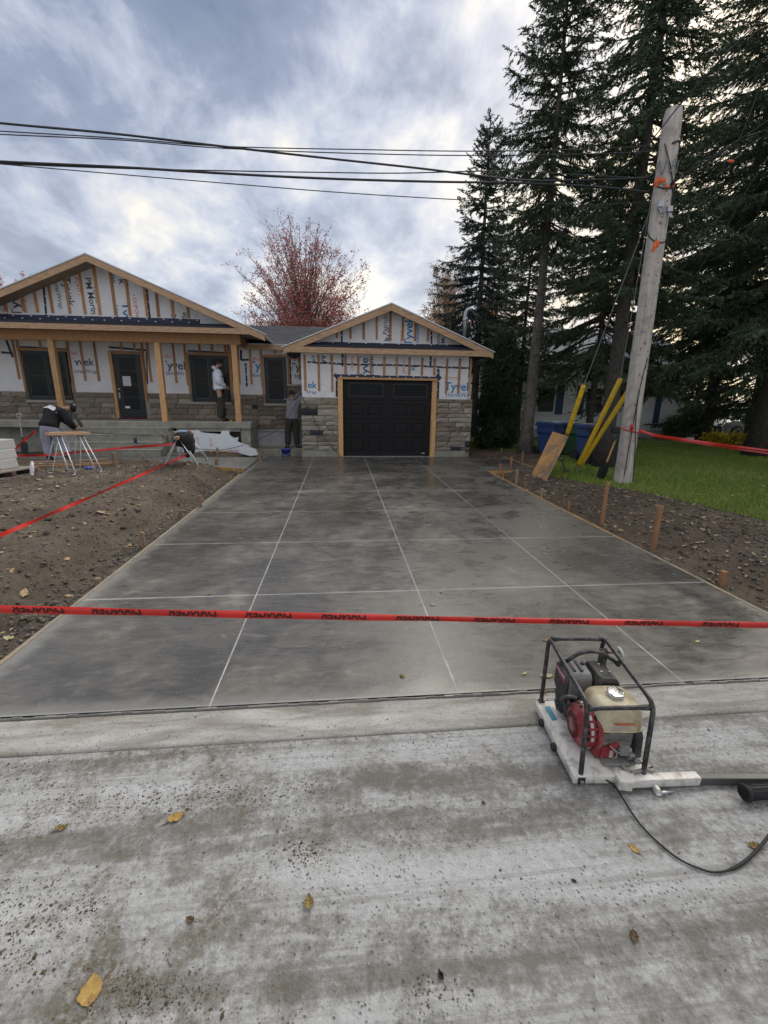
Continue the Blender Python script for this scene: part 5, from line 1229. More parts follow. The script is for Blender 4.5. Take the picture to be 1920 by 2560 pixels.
for x, yt, yb, lb in ((1252, 1121, 1143, 'grey stake at the far end of the side pad, before the cedar'), (1304, 1130, 1167, 'tall grey stake at the outer corner of the side pad'), (1276, 1142, 1175, 'grey stake halfway along the orange form board of the side pad'), (1249, 1159, 1191, 'grey stake at the inner end of the orange form board'), (1257, 1175, 1196, 'short sawn stake with orange top beside the inner end of the form board'), (1290, 1173, 1211, 'tall grey stake just past the form board, left of the plywood board'), (1353, 1221, 1244, 'stubby grey stake in front of the plywood board'), (1419, 1254, 1278, 'low stake with splintered top between the plywood board and tall orange-brown stake'),
                     (287, 1131, 1164, 'broad grey stake at the left end of the walk form board'), (361, 1139, 1164, 'cream-topped stake in the middle of the walk form board'), (545, 1119, 1145, 'leaning grey stake in front of the foam board'), (542, 1147, 1169, 'broad grey stake on the near side of the walk, right of the sawhorse'), (596, 1170, 1186, 'thin brown stake at the corner of walk and driveway'), (650, 1131, 1152, 'orange stake at the far left corner of the driveway'), (576, 1190, 1205, 'sawn stake on the left slab edge, first one past the walk corner'), (537, 1217, 1236, 'cream-topped stake on the left slab edge, second past the walk corner'), (501, 1238, 1268, 'tall pale stake on the left slab edge'), (453, 1275, 1303, 'grey stake on the left slab edge, just nearer than the tall pale one'), (359, 1330, 1369, 'grey stake midway down the left slab edge where the bank is highest'), (246, 1445, 1464, 'low dark stake on the left slab edge, nearest the street')):
    stake(lb, x, yt, yb, .075 if lb.startswith('broad') else .05, 0, (WST if 'orange' in lb or 'sawn' in lb else WOODD))
def formboard(label, pts, z0, z1, m, th=.035, name='form_board'):
    mb = MB()
    for a, b_ in zip(pts[:-1], pts[1:]): mb.beam((a[0], a[1], (z0 + z1) / 2), (b_[0], b_[1], (z0 + z1) / 2), th, z1 - z0)
    o = mb.build(name, m, None); return tag(o, label, 'form board', 'form boards round the fresh concrete')
FB = M('cement_smeared_board', (.27, .235, .185), .9, .3, 6, .3, 40, dirt=(.36, .27, .15), dscale=2.2, damt=.7)
for i, (a, b_, lb) in enumerate(((2.36, 4.9, 'cement-smeared form board on the left slab edge, piece nearest the street'), (4.92, 7.6, 'cement-smeared form board on the left slab edge, second piece from the street'), (7.62, 10.5, 'cement-smeared form board on the left slab edge, piece beside the tall pale stake'))):
    formboard(lb, [(SLAB_L - .021, a), (SLAB_L - .021 + random.uniform(-.004, .004), b_)], -.11, .004, FB)
for a, b_, lb in ((2.36, 5.2, 'form board along the right slab edge, piece nearest the street'), (5.22, 8.3, 'form board along the right slab edge, piece by the tall orange-brown stake'), (8.32, 10.76, 'bright form board along the right slab edge, piece beside the plywood board')):
    formboard(lb, [(SLAB_R + .022, a), (SLAB_R + .022, b_)], -.11, .002, FB if a < 5 else PLY)
formboard('orange form board closing the front of the side pad', [(SLAB_R + .05, 10.775), (5.19, 10.775)], -.16, .015, PLY); formboard('form board along the outer side of the side pad', [(5.175, 10.80), (5.175, 13.6)], -.14, .012, PLY)
wp = WALK
formboard('yellow plywood form strip along the walk, left piece with the broad stake', [(x, walk_y(x) - .022) for x in (-6.0, -5.4, -4.75)], -.12, .035, PLY, .022)
formboard('yellow plywood form strip along the walk, right piece curving to the driveway', [(x, walk_y(x) - .022) for x in (-4.55, -3.9, -3.2, -2.75, -2.37)], -.13, .03, PLY, .022)

def twig(label, px):
    P_ = [];
    g0 = G(*px[-1], .02); Y0 = g0[1]
    for x, y in px: P_.append(Vector(W(x, y, Y0)))
    P_[-1].z = yardz(P_[-1].x, P_[-1].y) - .02
    o = MB().tube(P_, [.004 + .004 * i / len(P_) for i in range(len(P_))], 5).build('bare_sapling', M('reddish_bark', (.20, .11, .07), .8, .2), None, smooth=True); tag(o, label, 'sapling', 'bare saplings in the soil')
twig('thin straight bare sapling in the soil left of the tall orange-brown stake', [(1417, 1205), (1415, 1222), (1419, 1240), (1419, 1268)])
twig('crooked bare sapling in the soil, nearer the tall orange-brown stake', [(1446, 1235), (1438, 1252), (1440, 1262), (1428, 1282)])
# sawhorses
def sawhorse(label, A, B, h, top_m=None, spread=.30):
    """A, B: ground points under the two ends"""
    A, B = Vector(A), Vector(B); d = (B - A).normalized(); s = Vector((-d.y, d.x, 0)); t = thing('sawhorse', label, 'sawhorse', (A + B) / 2, 'steel sawhorses on the soil'); up = Vector((0, 0, 1))
    if top_m:
        MB().beam(A - d * .14 + up * h, B + d * .14 + up * (h + .01), .10, .065).build('top_beam', top_m, t, bevel=.006)
    hh_ = h - .035
    for e, o in ((A, d * .06), (B, -d * .06)):
        for k in (-1, 1):
            tp = e + o + up * hh_ + s * k * .02
            f1, f2 = e + s * k * spread - d * .07, e + s * k * spread + d * .07 - s * k * .01
            pts = [tp - d * .045, f1 + up * .06, f1 + up * .02 + d * .03, f2 + up * .012 - d * .03, f2 + up * .06, tp + d * .045]
            MB().tube(pts, .0125, 7).build('leg', GALV, t, smooth=True)
        MB().beam(e + s * spread * .45 + up * h * .45, e - s * spread * .45 + up * h * .45, .03, .012).build('cross_brace', GALV, t)
    return t
p1, p2 = G(128, 1206, .1), G(222, 1192, .1)
sawhorse('steel sawhorse with a rough wooden top behind the stacked blocks', (p1[0] + .10, p1[1] + .18, soil_leftz(p1[0], p1[1])), (p2[0] - .06, p2[1] + .12, soil_leftz(p2[0], p2[1])), .80, WOODH, .30)
q1 = Vector(G(462, 1186, 0)); qz = soil_leftz(q1.x, q1.y)
sawhorse('steel sawhorse seen end-on with a black jacket thrown over it', (q1.x - .05, q1.y - .05, qz), (q1.x - .05, q1.y + .75, qz), .64, WOODD, .36)
# the jacket
jk = MB(); rj = random.Random(5); cx, cy, cz = q1.x - .02, q1.y + .22, qz + .62
rows = []
for i in range(7):
    v = i / 6; row = []
    for j in range(18):
        a = 2 * math.pi * j / 18; r_ = [.03, .12, .17, .19, .18, .15, .10][i] * (1 + rj.uniform(-.2, .2)); zz_ = [.13, .12, .07, -.02, -.11, -.17, -.20][i]
        if i > 2 and math.cos(a) > .35: zz_ -= .11 * (i - 2) * .55
        row.append((cx + r_ * math.cos(a) * 1.15, cy + r_ * math.sin(a) * 1.5, cz + zz_ + rj.uniform(-.02, .02)))
    rows.append(row)
jk.add([p for r in rows for p in r], [(i * 18 + j, i * 18 + (j + 1) % 18, (i + 1) * 18 + (j + 1) % 18, (i + 1) * 18 + j) for i in range(6) for j in range(18)] + [tuple(range(18))[::-1]])
o = jk.build('jacket', C_BLACK, None, smooth=True); tag(o, 'black jacket heaped over the end-on sawhorse', 'jacket')
o = MB().box((cx - .08, cy - .10, cz + .125), (cx + .10, cy + .0, cz + .165)).build('water_bottle', M('clear_blue_plastic', (.40, .52, .75), .2, .1), None, bevel=.015); tag(o, 'small clear blue bottle lying on the black jacket', 'bottle')

# pallet and grey blocks
bz = soil_leftz(-6.8, 9.2)
pal = thing('pallet', 'worn grey wooden pallet under the stacked concrete blocks', 'pallet', (-6.9, 9.3, bz))
PW = M('worn_pallet_wood', (.26, .235, .205), .9, .3, 7, .3, 30, stretch=(1, 5, 5), rnd=.3); PWR = M('reddish_pallet_wood', (.13, .065, .06), .9, .3, 8)
RP = Matrix.Translation((-6.86, 9.28, bz)) @ Matrix.Rotation(-.30, 4, 'Z')
for k in range(8): MB().box((-.60 + k * .155, -.5, .115), (-.60 + k * .155 + .105, .5, .135), RP).build('slat', PW, pal)
for y in (-.48, -.04, .40): MB().box((-.6, y, .02), (.6, y + .08, .114), RP).build('runner', PWR, pal)
for k in (-.6, -.05, .48): MB().box((k, -.5, 0), (k + .12, .5, .0195), RP).build('slat', PW, pal)
BLK = M('grey_concrete_block', (.42, .42, .415), .95, .08, 30, .5, 90, rnd=.12)
bi = 0
lbls = ['concrete block at the bottom of the pallet stack, front one', 'concrete block at the bottom of the pallet stack, rear one', 'concrete block in the middle row, front one with a slanting face', 'concrete block in the middle row, rear one', 'concrete block on top of the stack, nearer one', 'concrete block on top of the stack, farther one']
for row, (n_, off) in enumerate(((2, .0), (2, -.05), (2, -.10))):
    for k in range(2):
        z0 = .137 + row * .185
        x1 = .32 + off; y0 = -.40 + k * .375 + row * .05
        mb = MB().prism([(x1 - .95, z0), (x1, z0), (x1 - .02, z0 + .182), (x1 - .95, z0 + .182)], y0, y0 + .365, RP)
        o = mb.build('concrete_block', BLK, None, bevel=.012); tag(o, lbls[bi], 'block', 'concrete blocks on the pallet'); bi += 1
tp_ = MB().tube([RP @ Vector(p) for p in ((.66, .30, .0), (.67, .32, .10), (.66, .34, .22), (.64, .36, .26), (.62, .33, .16), (.64, .30, .02), (.85, .18, .0))], .022, 6).build('white_strap', DOT, None, smooth=True); tag(tp_, 'curled white strap at the right end of the pallet', 'strap')

# lumber heap, cans and small things
for i, (x0, y0, x1, y1, lb) in enumerate(((70, 1186, 290, 1176, 'long rusty-brown board lying behind the wooden-topped sawhorse, nearest one'), (75, 1180, 300, 1172, 'long dark board lying behind the wooden-topped sawhorse, middle one'), (80, 1175, 270, 1167, 'long pale-edged board lying behind the wooden-topped sawhorse, farthest one'))):
    a, b_ = G(x0, y0, .05), G(x1, y1, .05); za, zb = soil_leftz(a[0], a[1]), soil_leftz(b_[0], b_[1]); zt = max(za, zb, soil_leftz((a[0] + b_[0]) / 2, (a[1] + b_[1]) / 2)) + .04
    o = MB().beam((a[0], a[1], za * .5 + zt * .5), (b_[0], b_[1], zb * .5 + zt * .5), .09, .04).build('lumber_board', WOODD if i else WST, None); tag(o, lb, 'board', 'boards lying on the soil')
p = G(545, 1133, .15); o = MB().beam((p[0] - .32, 13.72, soil_leftz(p[0], 13.7) + .03), (p[0] + .30, 13.68, soil_leftz(p[0], 13.7) + .02), .05, .035).build('wood_scrap', WOODH, None); tag(o, 'pale wood offcut on the earth in front of the foam board', 'wood scrap')
def can(label, p, m, lie=None):
    t = thing('drink_can', label, 'can', p); Mx = Matrix.Translation(p) @ (Matrix.Rotation(lie, 4, 'Z') @ Matrix.Rotation(math.pi / 2, 4, 'Y') if lie is not None else Matrix.Identity(4))
    MB().lathe([(.03, 0), (.045, .012), (.045, .15), (.034, .165)], 12, Mx).build('can_body', m, t, smooth=True); MB().lathe([(.034, .165), (.03, .168)], 12, Mx).build('can_lid', GALV, t)
BLC = M('blue_can', (.04, .08, .35), .35, .2, 14, dirt=(.6, .6, .65), dscale=9)
pc = Vector(G(213, 1187, .08)); pc.z = soil_leftz(pc.x, pc.y) + .045; can('blue and white can lying on the soil by the wooden-topped sawhorse', pc, BLC, .3)
pc = Vector(G(363, 1103, .38)); can('small dark blue can standing on the porch steps', (-5.95, 13.62, DECK - .57 + .002), M('dark_can', (.035, .05, .11), .35, .3, 14))
tm = thing('tape_measure', 'yellow and black tape measure at the foot of the right porch post', 'tape measure', (-3.42, 14.66, DECK + .002))
MB().box((-3.47, 14.62, DECK + .003), (-3.36, 14.68, DECK + .09)).build('case', RUBBER, tm, bevel=.025); MB().box((-3.445, 14.612, DECK + .015), (-3.39, 14.619, DECK + .065)).build('label_plate', YEL, tm)
bk = thing('bucket', 'blue plastic bucket in the pit below the man at the garage corner', 'bucket', (-1.72, 14.3, -.22))
MB().lathe([(.125, -.22), (.150, .12), (.162, .12), (.162, .15), (.147, .15), (.12, -.19)], 20, Matrix.Translation((-1.72, 14.3, 0)), False).lathe([(.0, -.215), (.124, -.215)], 20, Matrix.Translation((-1.72, 14.3, 0)), False).build('bucket_body', M('blue_bucket', (.035, .06, .36), .4, .1), bk, smooth=True)
MB().tube([(-1.72 + .165 * math.cos(a), 14.3 - .05 * math.sin(a) - .12, +.10 - .14 * math.sin(a)) for a in np.linspace(0, math.pi, 12)], .006, 5).build('bail', GALV, bk)

# hoses and cords
def cord(label, pts, r=.012, m=WIRE, name='power_cord'): o = wire(label, pts, r, m, None, name); o['category'] = 'cord'; return o
cord('black cord hanging from the garage corner down across the stone to the jamb', [(-1.20, 13.50, 1.98), (-1.02, 13.45, 1.62), (-.78, 13.42, 1.15), (-.62, 13.42, .80), (-.35, 13.40, .42), (-.10, 13.36, .14), (.05, 13.33, .01)])
cord('black cord swooping from the nook past the foam board to the jacket', [W(745, 1000, 14.9), W(705, 1065, 14.5), W(660, 1092, 14.2), W(610, 1112, 13.9), W(560, 1124, 13.4), W(520, 1124, 12.6), W(485, 1120, 11.4)], .011)
cord('black cord lying over the porch steps to the jacket', [W(160, 1066, 14.0), W(200, 1074, 14.2), W(250, 1083, 14.15), (-6.0, 13.99, DECK - .36), (-5.3, 13.98, DECK - .36), W(408, 1096, 13.4), W(440, 1108, 11.2)], .011)
cord('pale grey lead drooping across the top of the window in the nook', [W(652, 890, 15.9), W(668, 896, 15.9), W(685, 896, 15.9), W(702, 889, 15.9)], .008, STEELW)

# barrier tapes
def btape(label, pts, w, tw=0, name='barrier_tape', fold=True, m=TAPE_R):
    P = [Vector(p) for p in pts]; mb = MB(); N = 26; L = []; R_ = []
    for i in range(N + 1):
        t = i / N * (len(P) - 1); k = min(int(t), len(P) - 2); c_ = P[k].lerp(P[k + 1], t - k); d = (P[k + 1] - P[k]).normalized()
        s = Vector((0, 0, 1)); s = (s - d * s.dot(d)).normalized(); n_ = d.cross(s); a = tw * math.sin(i * .9 + 1) + tw * .5 * math.sin(i * 2.3)
        L.append(c_ + (s * math.cos(a) + n_ * math.sin(a)) * w / 2); R_.append(c_ - (s * math.cos(a) + n_ * math.sin(a)) * w / 2)
    mb.add(L + R_, [(i, i + 1, N + 2 + i, N + 1 + i) for i in range(N)]); o = mb.build(name, m, None, fix=False, smooth=True); return tag(o, label, 'barrier tape', 'red barrier tapes')
btape('red tape slanting over the soil from the left edge up to the jacketed sawhorse', [W(-60, 1364, 4.3), W(200, 1254, 6.2), W(470, 1136, 10.6)], .042, .5)
btape('red tape running from the jacketed sawhorse leftwards behind the bending man', [W(440, 1110, 11.0), W(330, 1118, 11.2), W(200, 1130, 11.6), W(120, 1138, 11.8), W(40, 1140, 11.9), W(-60, 1142, 12)], .055, .5)
btape('short red tape dropping from the bending man to the ground behind the blocks', [W(88, 1078, 12.6), W(60, 1102, 12.3), W(30, 1130, 11.9), W(10, 1150, 11.6)], .06, .5)
btape('red tape stretching from the utility pole across the lawn to the right edge, upper strand', [(5.9, 8.61, 1.25), W(1640, 1088, 9.0), W(1780, 1108, 9.6), W(1920, 1126, 10.2), W(2050, 1143, 10.8)], .045, .3)
btape('red tape stretching from the utility pole across the lawn to the right edge, lower strand', [(5.9, 8.61, 1.23), W(1640, 1091, 9.1), W(1780, 1113, 9.7), W(1920, 1133, 10.3), W(2050, 1152, 10.9)], .05, .5)

# danger tape across the foreground, its upper third folded back
dt_ = thing('danger_tape', 'red danger tape stretched across the driveway mouth, lettering showing mirrored from behind', 'barrier tape', (0, 2.6, .38))
tl_, tr_ = W(-300, 1517, 2.6), W(2330, 1571, 2.6)
for p_, lb_ in ((tl_, 'wooden stake holding the left end of the danger tape'), (tr_, 'wooden stake holding the right end of the danger tape')):
    o = MB().beam((p_[0], 2.63, -.08), (p_[0], 2.63, p_[2] + .12), .045, .04, up=(0, 1, 0)).build('wooden_stake', WST, None, bevel=.004, seg=1); tag(o, lb_, 'stake', 'stakes holding the danger tape')
hl, hr = .105, .052
tm_ = MB(); N = 60; A_, B_, C_ = [], [], []
def tape_mid(t): c_ = tl_ + (tr_ - tl_) * t; return Vector((c_[0], c_[1], c_[2] - .006 * math.sin(math.pi * t)))
def tape_h(t): return .047 + .004 * math.sin(t * 9)
for i in range(N + 1):
    t = i / N; c_ = tape_mid(t); hh_ = tape_h(t) / 2; w_ = .004 * math.sin(t * 23) + .003 * math.sin(t * 51)
    A_.append(c_ + Vector((0, .004 + w_, hh_))); B_.append(c_ + Vector((0, -.001, 0))); C_.append(c_ + Vector((0, .006 - w_, -hh_)))
back = [a + Vector((0, .008, -.020)) for a in A_]
tm_.add(A_ + B_ + C_ + back, [(i, i + 1, N + 2 + i, N + 1 + i) for i in range(N)] + [(N + 1 + i, N + 2 + i, 2 * N + 3 + i, 2 * N + 2 + i) for i in range(N)] + [(3 * N + 3 + i, 3 * N + 4 + i, i + 1, i) for i in range(N)])
tm_.build('tape_band', TAPE_R, dt_, fix=False, smooth=True)
INKT = M('black_tape_print', (.02, .008, .008), .5, .1)
Lx = tr_[0] - tl_[0]
for px_ in (-100, 93, 288, 478, 668, 856, 1041, 1234, 1422, 1611, 1805):
    c0 = W(px_ + 2, 1530, 2.6); t = (c0[0] - tl_[0]) / Lx; c_ = tape_mid(t); hh_ = tape_h(t) / 2
    dx = .004; sl_ = (tape_mid(t + dx) - tape_mid(t - dx)); ang = math.atan2(sl_.z - 0, sl_.x)
    fm = Matrix.Translation(c_ + Vector((0, -.0055, -hh_ * .50))) @ Matrix.Rotation(-ang, 4, 'Y') @ Matrix(((1, 0, 0, 0), (0, 0, -1, 0), (0, 1, 0, 0), (0, 0, 0, 1)))
    o = lettering('DANGER', .050, INKT, dt_, fm, .03, 0, True, (-.3, .3, -.1, hh_ * 1.38), (.5, 0))
    for v in o.data.vertices: v.co.x += (v.co.z - (c_.z - .38)) * .18 * -1
    # keep the print on the tape, which has no thickness to spare
# ------------------------------------------------------------------ people
def grow(name, V, Rr, E, mat, parent, root=0, sub=2):
    """one continuous surface grown over a skeleton"""
    me = bpy.data.meshes.new(name); org = parent.location
    me.from_pydata([tuple(Vector(v) - org) for v in V], E, []); o = bpy.data.objects.new(name, me); COL.objects.link(o)
    sk = o.modifiers.new('skin', 'SKIN'); sk.use_smooth_shade = True; sk.branch_smoothing = .5
    for i, sv in enumerate(me.skin_vertices[0].data):
        r_ = Rr[i]; sv.radius = (r_, r_) if isinstance(r_, (int, float)) else r_; sv.use_root = (i == root)
    ss = o.modifiers.new('sub', 'SUBSURF'); ss.levels = sub; ss.render_levels = sub
    dg = bpy.context.evaluated_depsgraph_get(); dg.update(); m2 = bpy.data.meshes.new_from_object(o.evaluated_get(dg)); m2.name = name
    o.modifiers.clear(); old = o.data; o.data = m2; bpy.data.meshes.remove(old)
    m2.materials.clear(); m2.materials.append(mat); m2.polygons.foreach_set('use_smooth', [True] * len(m2.polygons))
    o.parent = parent; return o
def chain(*ids): return [(a, b) for a, b in zip(ids[:-1], ids[1:])]
WID = 1.33
def person(label, J, top_m, leg_m, face, hair_fn=None, cap=False, boots=BOOT, sleeve=1.0):
    """J: joints in world space: pel, sp, ch, nk, hd, and for L/R: sh el wr hp kn an to"""
    J = {k: Vector(v) for k, v in J.items()}; t = thing('person', label, 'person', Vector((J['pel'].x, J['pel'].y, min(J['anL'].z, J['anR'].z) - .09)))
    fv = Vector(face).normalized(); hd = J['hd']; up = (hd - J['nk']).normalized(); rt = fv.cross(up).normalized(); fv = up.cross(rt).normalized()
    V, Rr, E = [], [], []
    def add(p, r): V.append(Vector(p)); Rr.append(r); return len(V) - 1
    pel = add(J['pel'], (.125, .10)); sp = add(J['sp'], (.115, .09)); ch = add(J['ch'], (.135, .10)); nk = add(J['nk'], (.055, .055))
    h1 = add(hd - up * .055 + fv * .015, (.062, .070)); h2 = add(hd + up * .035, (.075, .090)); h3 = add(hd + up * .095 - fv * .01, (.055, .065))
    E += chain(pel, sp, ch, nk, h1, h2, h3)
    ns = add(hd - up * .005 + fv * .105, (.014, .016)); E.append((h2, ns)); ck = add(hd - up * .085 + fv * .075, (.028, .026)); E.append((h1, ck))
    for k in (-1, 1): e_ = add(hd + rt * .085 * k - fv * .005, (.018, .026)); E.append((h2, e_))
    for s in 'LR':
        sh = add(J['sh' + s], .058); el = add(J['el' + s], .042); fo = add(J['el' + s].lerp(J['wr' + s], .35), .042); wr = add(J['wr' + s], .029); E += chain(ch, sh, el, fo, wr)
        d = (J['wr' + s] - J['el' + s]).normalized(); pm_ = add(J['wr' + s] + d * .055, (.042, .024)); E.append((wr, pm_)); side = d.cross(fv).normalized() if abs(d.dot(fv)) < .95 else d.cross(up).normalized()
        curl = side.cross(d).normalized() * (1 if s == 'L' else -1)
        for q, ln in zip((-1.5, -.5, .5, 1.5), (.062, .075, .072, .055)):
            a = add(J['wr' + s] + d * .088 + side * q * .021, .0095); b_ = add(J['wr' + s] + d * (.088 + ln * .55) + side * q * .022 + curl * .012, .009); c_ = add(J['wr' + s] + d * (.088 + ln * .85) + side * q * .021 + curl * .035, .008); E += chain(pm_, a, b_, c_)
        a = add(J['wr' + s] + d * .04 + side * .045, .011); b_ = add(J['wr' + s] + d * .078 + side * .06 + curl * .02, .010); E += chain(pm_, a, b_)
        hp = add(J['hp' + s], .088); kn = add(J['kn' + s], .058); ca = add(J['kn' + s].lerp(J['an' + s], .3), .056); an_ = add(J['an' + s], .038); to = add(J['to' + s], (.038, .026)); E += chain(pel, hp, kn, ca, an_, to)
    Rr = [r_ * 1.12 if isinstance(r_, float) else (r_[0] * 1.12, r_[1] * 1.12) for r_ in Rr]
    fat = lambda R_: [r_ * WID if isinstance(r_, float) else (r_[0] * WID, r_[1] * WID) for r_ in R_]
    grow('body', V, Rr, E, SKIN, t)
    # top
    V, Rr, E = [], [], []
    hem = J['pel'].lerp(J['sp'], -.38); pe = add(hem, (.165, .135)); s0 = add(hem.lerp(J['sp'], .35), (.168, .138)); sp = add(J['sp'], (.150, .122)); ch = add(J['ch'], (.170, .130)); cl = add(J['ch'].lerp(J['nk'], .62), (.088, .082)); E += chain(pe, s0, sp, ch, cl)
    for s in 'LR':
        sh = add(J['sh' + s], .082); m_ = add(J['sh' + s].lerp(J['el' + s], .5), .072); el = add(J['el' + s], .062); f_ = add(J['el' + s].lerp(J['wr' + s], .55), .056); wr = add(J['el' + s].lerp(J['wr' + s], .92 * sleeve), .047); E += chain(ch, sh, m_, el, f_, wr)
    top = grow('top', V, fat(Rr), E, top_m, t, root=0)
    # trousers
    V, Rr, E = [], [], []
    pe = add(J['pel'] + Vector((0, 0, .02)), (.150, .125)); w_ = add(J['pel'].lerp(J['sp'], .55), (.140, .115)); E.append((pe, w_))
    for s in 'LR':
        hp = add(J['hp' + s], .108); th = add(J['hp' + s].lerp(J['kn' + s], .5), .098); kn = add(J['kn' + s], .080); ca = add(J['kn' + s].lerp(J['an' + s], .4), .080); an_ = add(J['kn' + s].lerp(J['an' + s], 1.0), .068); E += chain(pe, hp, th, kn, ca, an_)
    grow('trousers', V, fat(Rr), E, leg_m, t)
    for s in 'LR':
        V, Rr, E = [], [], []; d = (J['to' + s] - J['an' + s]); d.z = 0; d.normalize(); b_ = J['an' + s].copy(); g0 = min(J['an' + s].z, J['to' + s].z + .05) - .05
        z0 = J['to' + s].z
        a = add(J['an' + s] + Vector((0, 0, .10)), .050); he = add(Vector((J['an' + s].x, J['an' + s].y, z0 + .012)) - d * .03, (.045, .045)); md = add(Vector((J['an' + s].x, J['an' + s].y, z0 + .01)) + d * .08, (.046, .040)); ti = add(Vector((J['an' + s].x, J['an' + s].y, z0)) + d * .17, (.044, .030)); E += chain(a, he, md, ti)
        grow('boot', V, fat(Rr), E, boots, t, root=1)
    # hair or cap, eyes
    fr = Matrix((( *rt, 0), (*fv, 0), (*up, 0), (0, 0, 0, 1))).transposed(); fr.translation = hd
    hb_ = MB(); n = 14
    for i in range(7):
        for j in range(n): pass
    vs_, fs = [], []
    for i in range(8):
        th_ = math.pi * .62 * i / 7
        for j in range(n):
            a = 2 * math.pi * j / n; cut = 1 - .42 * max(0, math.sin(a)) * (i / 7) ** 1.5
            tt = th_ * cut; vs_.append((.093 * math.sin(tt) * math.cos(a), .107 * math.sin(tt) * math.sin(a) - .008, .035 + .108 * math.cos(tt)))
    for i in range(7):
        for j in range(n): fs.append((i * n + j, i * n + (j + 1) % n, (i + 1) * n + (j + 1) % n, (i + 1) * n + j))
    hb_.add(vs_, fs, fr); hb_.build('cap' if cap else 'hair', C_BLACK if cap else HAIR, t, smooth=True)
    if cap:
        MB().add([(-.07, .085, .055), (.07, .085, .055), (.055, .165, .035), (0, .18, .033), (-.055, .165, .035), (-.07, .085, .045), (.07, .085, .045), (.055, .165, .027), (0, .18, .025), (-.055, .165, .027)], [(0, 1, 2, 3, 4), (9, 8, 7, 6, 5), (0, 4, 9, 5), (1, 6, 7, 2), (2, 7, 8, 3), (3, 8, 9, 4)], fr).build('cap_brim', C_BLACK, t)
        MB().box((-.03, -.118, .07), (.03, -.107, .10), fr).build('cap_mark', DOT, t)
    for k in (-1, 1): MB().ball((k * .031, .088, .018), .0095, 8, 6, fr).build('eye', HAIR, t, smooth=True)
    return t, fr, top

def stand(x, y, z, yaw, dz=1.0, **over):
    """joints of a relaxed standing figure facing +Y before the turn"""
    J = dict(pel=(0, 0, .97), sp=(0, -.02, 1.14), ch=(0, -.01, 1.36), nk=(0, .01, 1.52), hd=(0, .045, 1.66), shL=(-.19, 0, 1.44), shR=(.19, 0, 1.44), elL=(-.25, -.04, 1.16), elR=(.25, -.04, 1.16), wrL=(-.22, .12, .95), wrR=(.22, .12, .95),
             hpL=(-.095, 0, .90), hpR=(.095, 0, .90), knL=(-.105, .03, .50), knR=(.105, .03, .50), anL=(-.11, -.02, .09), anR=(.11, -.02, .09), toL=(-.13, .13, .03), toR=(.13, .13, .03))
    J.update(over); c, s = math.cos(yaw), math.sin(yaw)
    return {k: (x + (p[0] * c - p[1] * s) * dz, y + (p[0] * s + p[1] * c) * dz, z + p[2] * dz) for k, p in J.items()}
# 1: on the porch, seen from the side, hands in his front pocket
WID = 1.62
J = stand(-3.84, 15.05, DECK + .002, -1.25, 1.06, hd=(.03, .05, 1.655), wrL=(-.05, .20, 1.02), wrR=(.07, .20, 1.02), elL=(-.27, -.05, 1.14), elR=(.27, -.03, 1.14), pel=(0, .03, .97), sp=(0, .01, 1.14), ch=(0, -.045, 1.36), nk=(0, -.03, 1.52), knL=(-.10, .04, .50), anL=(-.11, .07, .09), toL=(-.12, .22, .03))
t, fr, _ = person('man in pale hooded sweatshirt and dark trousers standing on the porch by the window', J, C_WHITE, C_OLIVE, (1, -.10, 0))
hood = MB(); hood.ball((0, -.055, -.165), (.135, .09, .065), 12, 8, fr); hood.build('hood', C_WHITE, t, smooth=True)
bd = MB(); bd.ball((0, .058, -.072), (.062, .058, .040), 12, 8, fr); bd.build('beard', HAIR, t, smooth=True)
c_, s_ = math.cos(-1.25), math.sin(-1.25)
bkm = Matrix.Translation((-3.84, 15.05, DECK)) @ Matrix.Rotation(-1.25, 4, 'Z')
for i, (a, z) in enumerate(((-.03, 1.42), (.02, 1.36), (-.04, 1.30), (.0, 1.24))):
    pass
WID = 1.5
# 2: in the nook, back to the street, both arms raised to the garage corner
J = stand(-1.60, 15.40, .052, .10, 1.06, elL=(.02, .12, 1.50), wrL=(.26, .16, 1.72), shL=(-.15, .03, 1.47), shR=(.19, .0, 1.46), elR=(.36, .06, 1.62), wrR=(.50, .02, 1.86), hd=(.01, .08, 1.66), nk=(.01, .04, 1.53), ch=(.01, .01, 1.37), anL=(-.17, -.02, .09), knL=(-.15, .02, .50), toL=(-.23, .11, .03), anR=(.12, .0, .09), toR=(.19, .13, .03))
person('man in grey shirt, back turned, reaching up to the corner of the garage wall', J, C_GREY, C_OLIVE, (.25, 1, .25))
# 3: bending over, back to the street, sledgehammer in hand
bx, by = -7.22, 11.92; bz_ = max(soil_leftz(bx, by), .0)
J = dict(pel=(bx, by, .97), sp=(bx + .02, by + .10, 1.13), ch=(bx + .08, by + .27, 1.33), nk=(bx + .20, by + .38, 1.41), hd=(bx + .31, by + .45, 1.39), shL=(bx - .13, by + .27, 1.40), shR=(bx + .29, by + .19, 1.33), elL=(bx + .10, by + .52, 1.10), elR=(bx + .42, by + .14, 1.06), wrL=(bx + .34, by + .44, .92), wrR=(bx + .44, by + .32, .88),
         hpL=(bx - .11, by, .91), hpR=(bx + .11, by, .90), knL=(bx - .12, by + .05, .52), knR=(bx + .24, by + .10, .50), anL=(bx - .10, by - .02, .09 + bz_), anR=(bx + .34, by - .02, .09 + bz_), toL=(bx - .10, by + .13, .03 + bz_), toR=(bx + .42, by + .12, .03 + bz_))
WID = 1.5
t, fr, _ = person('man in black sweatshirt and pale grey trousers bending forward near the porch steps', J, C_BLACK, C_LGREY, (.60, .50, -.62), cap=True, boots=M('brown_boot', (.10, .065, .05), .7))
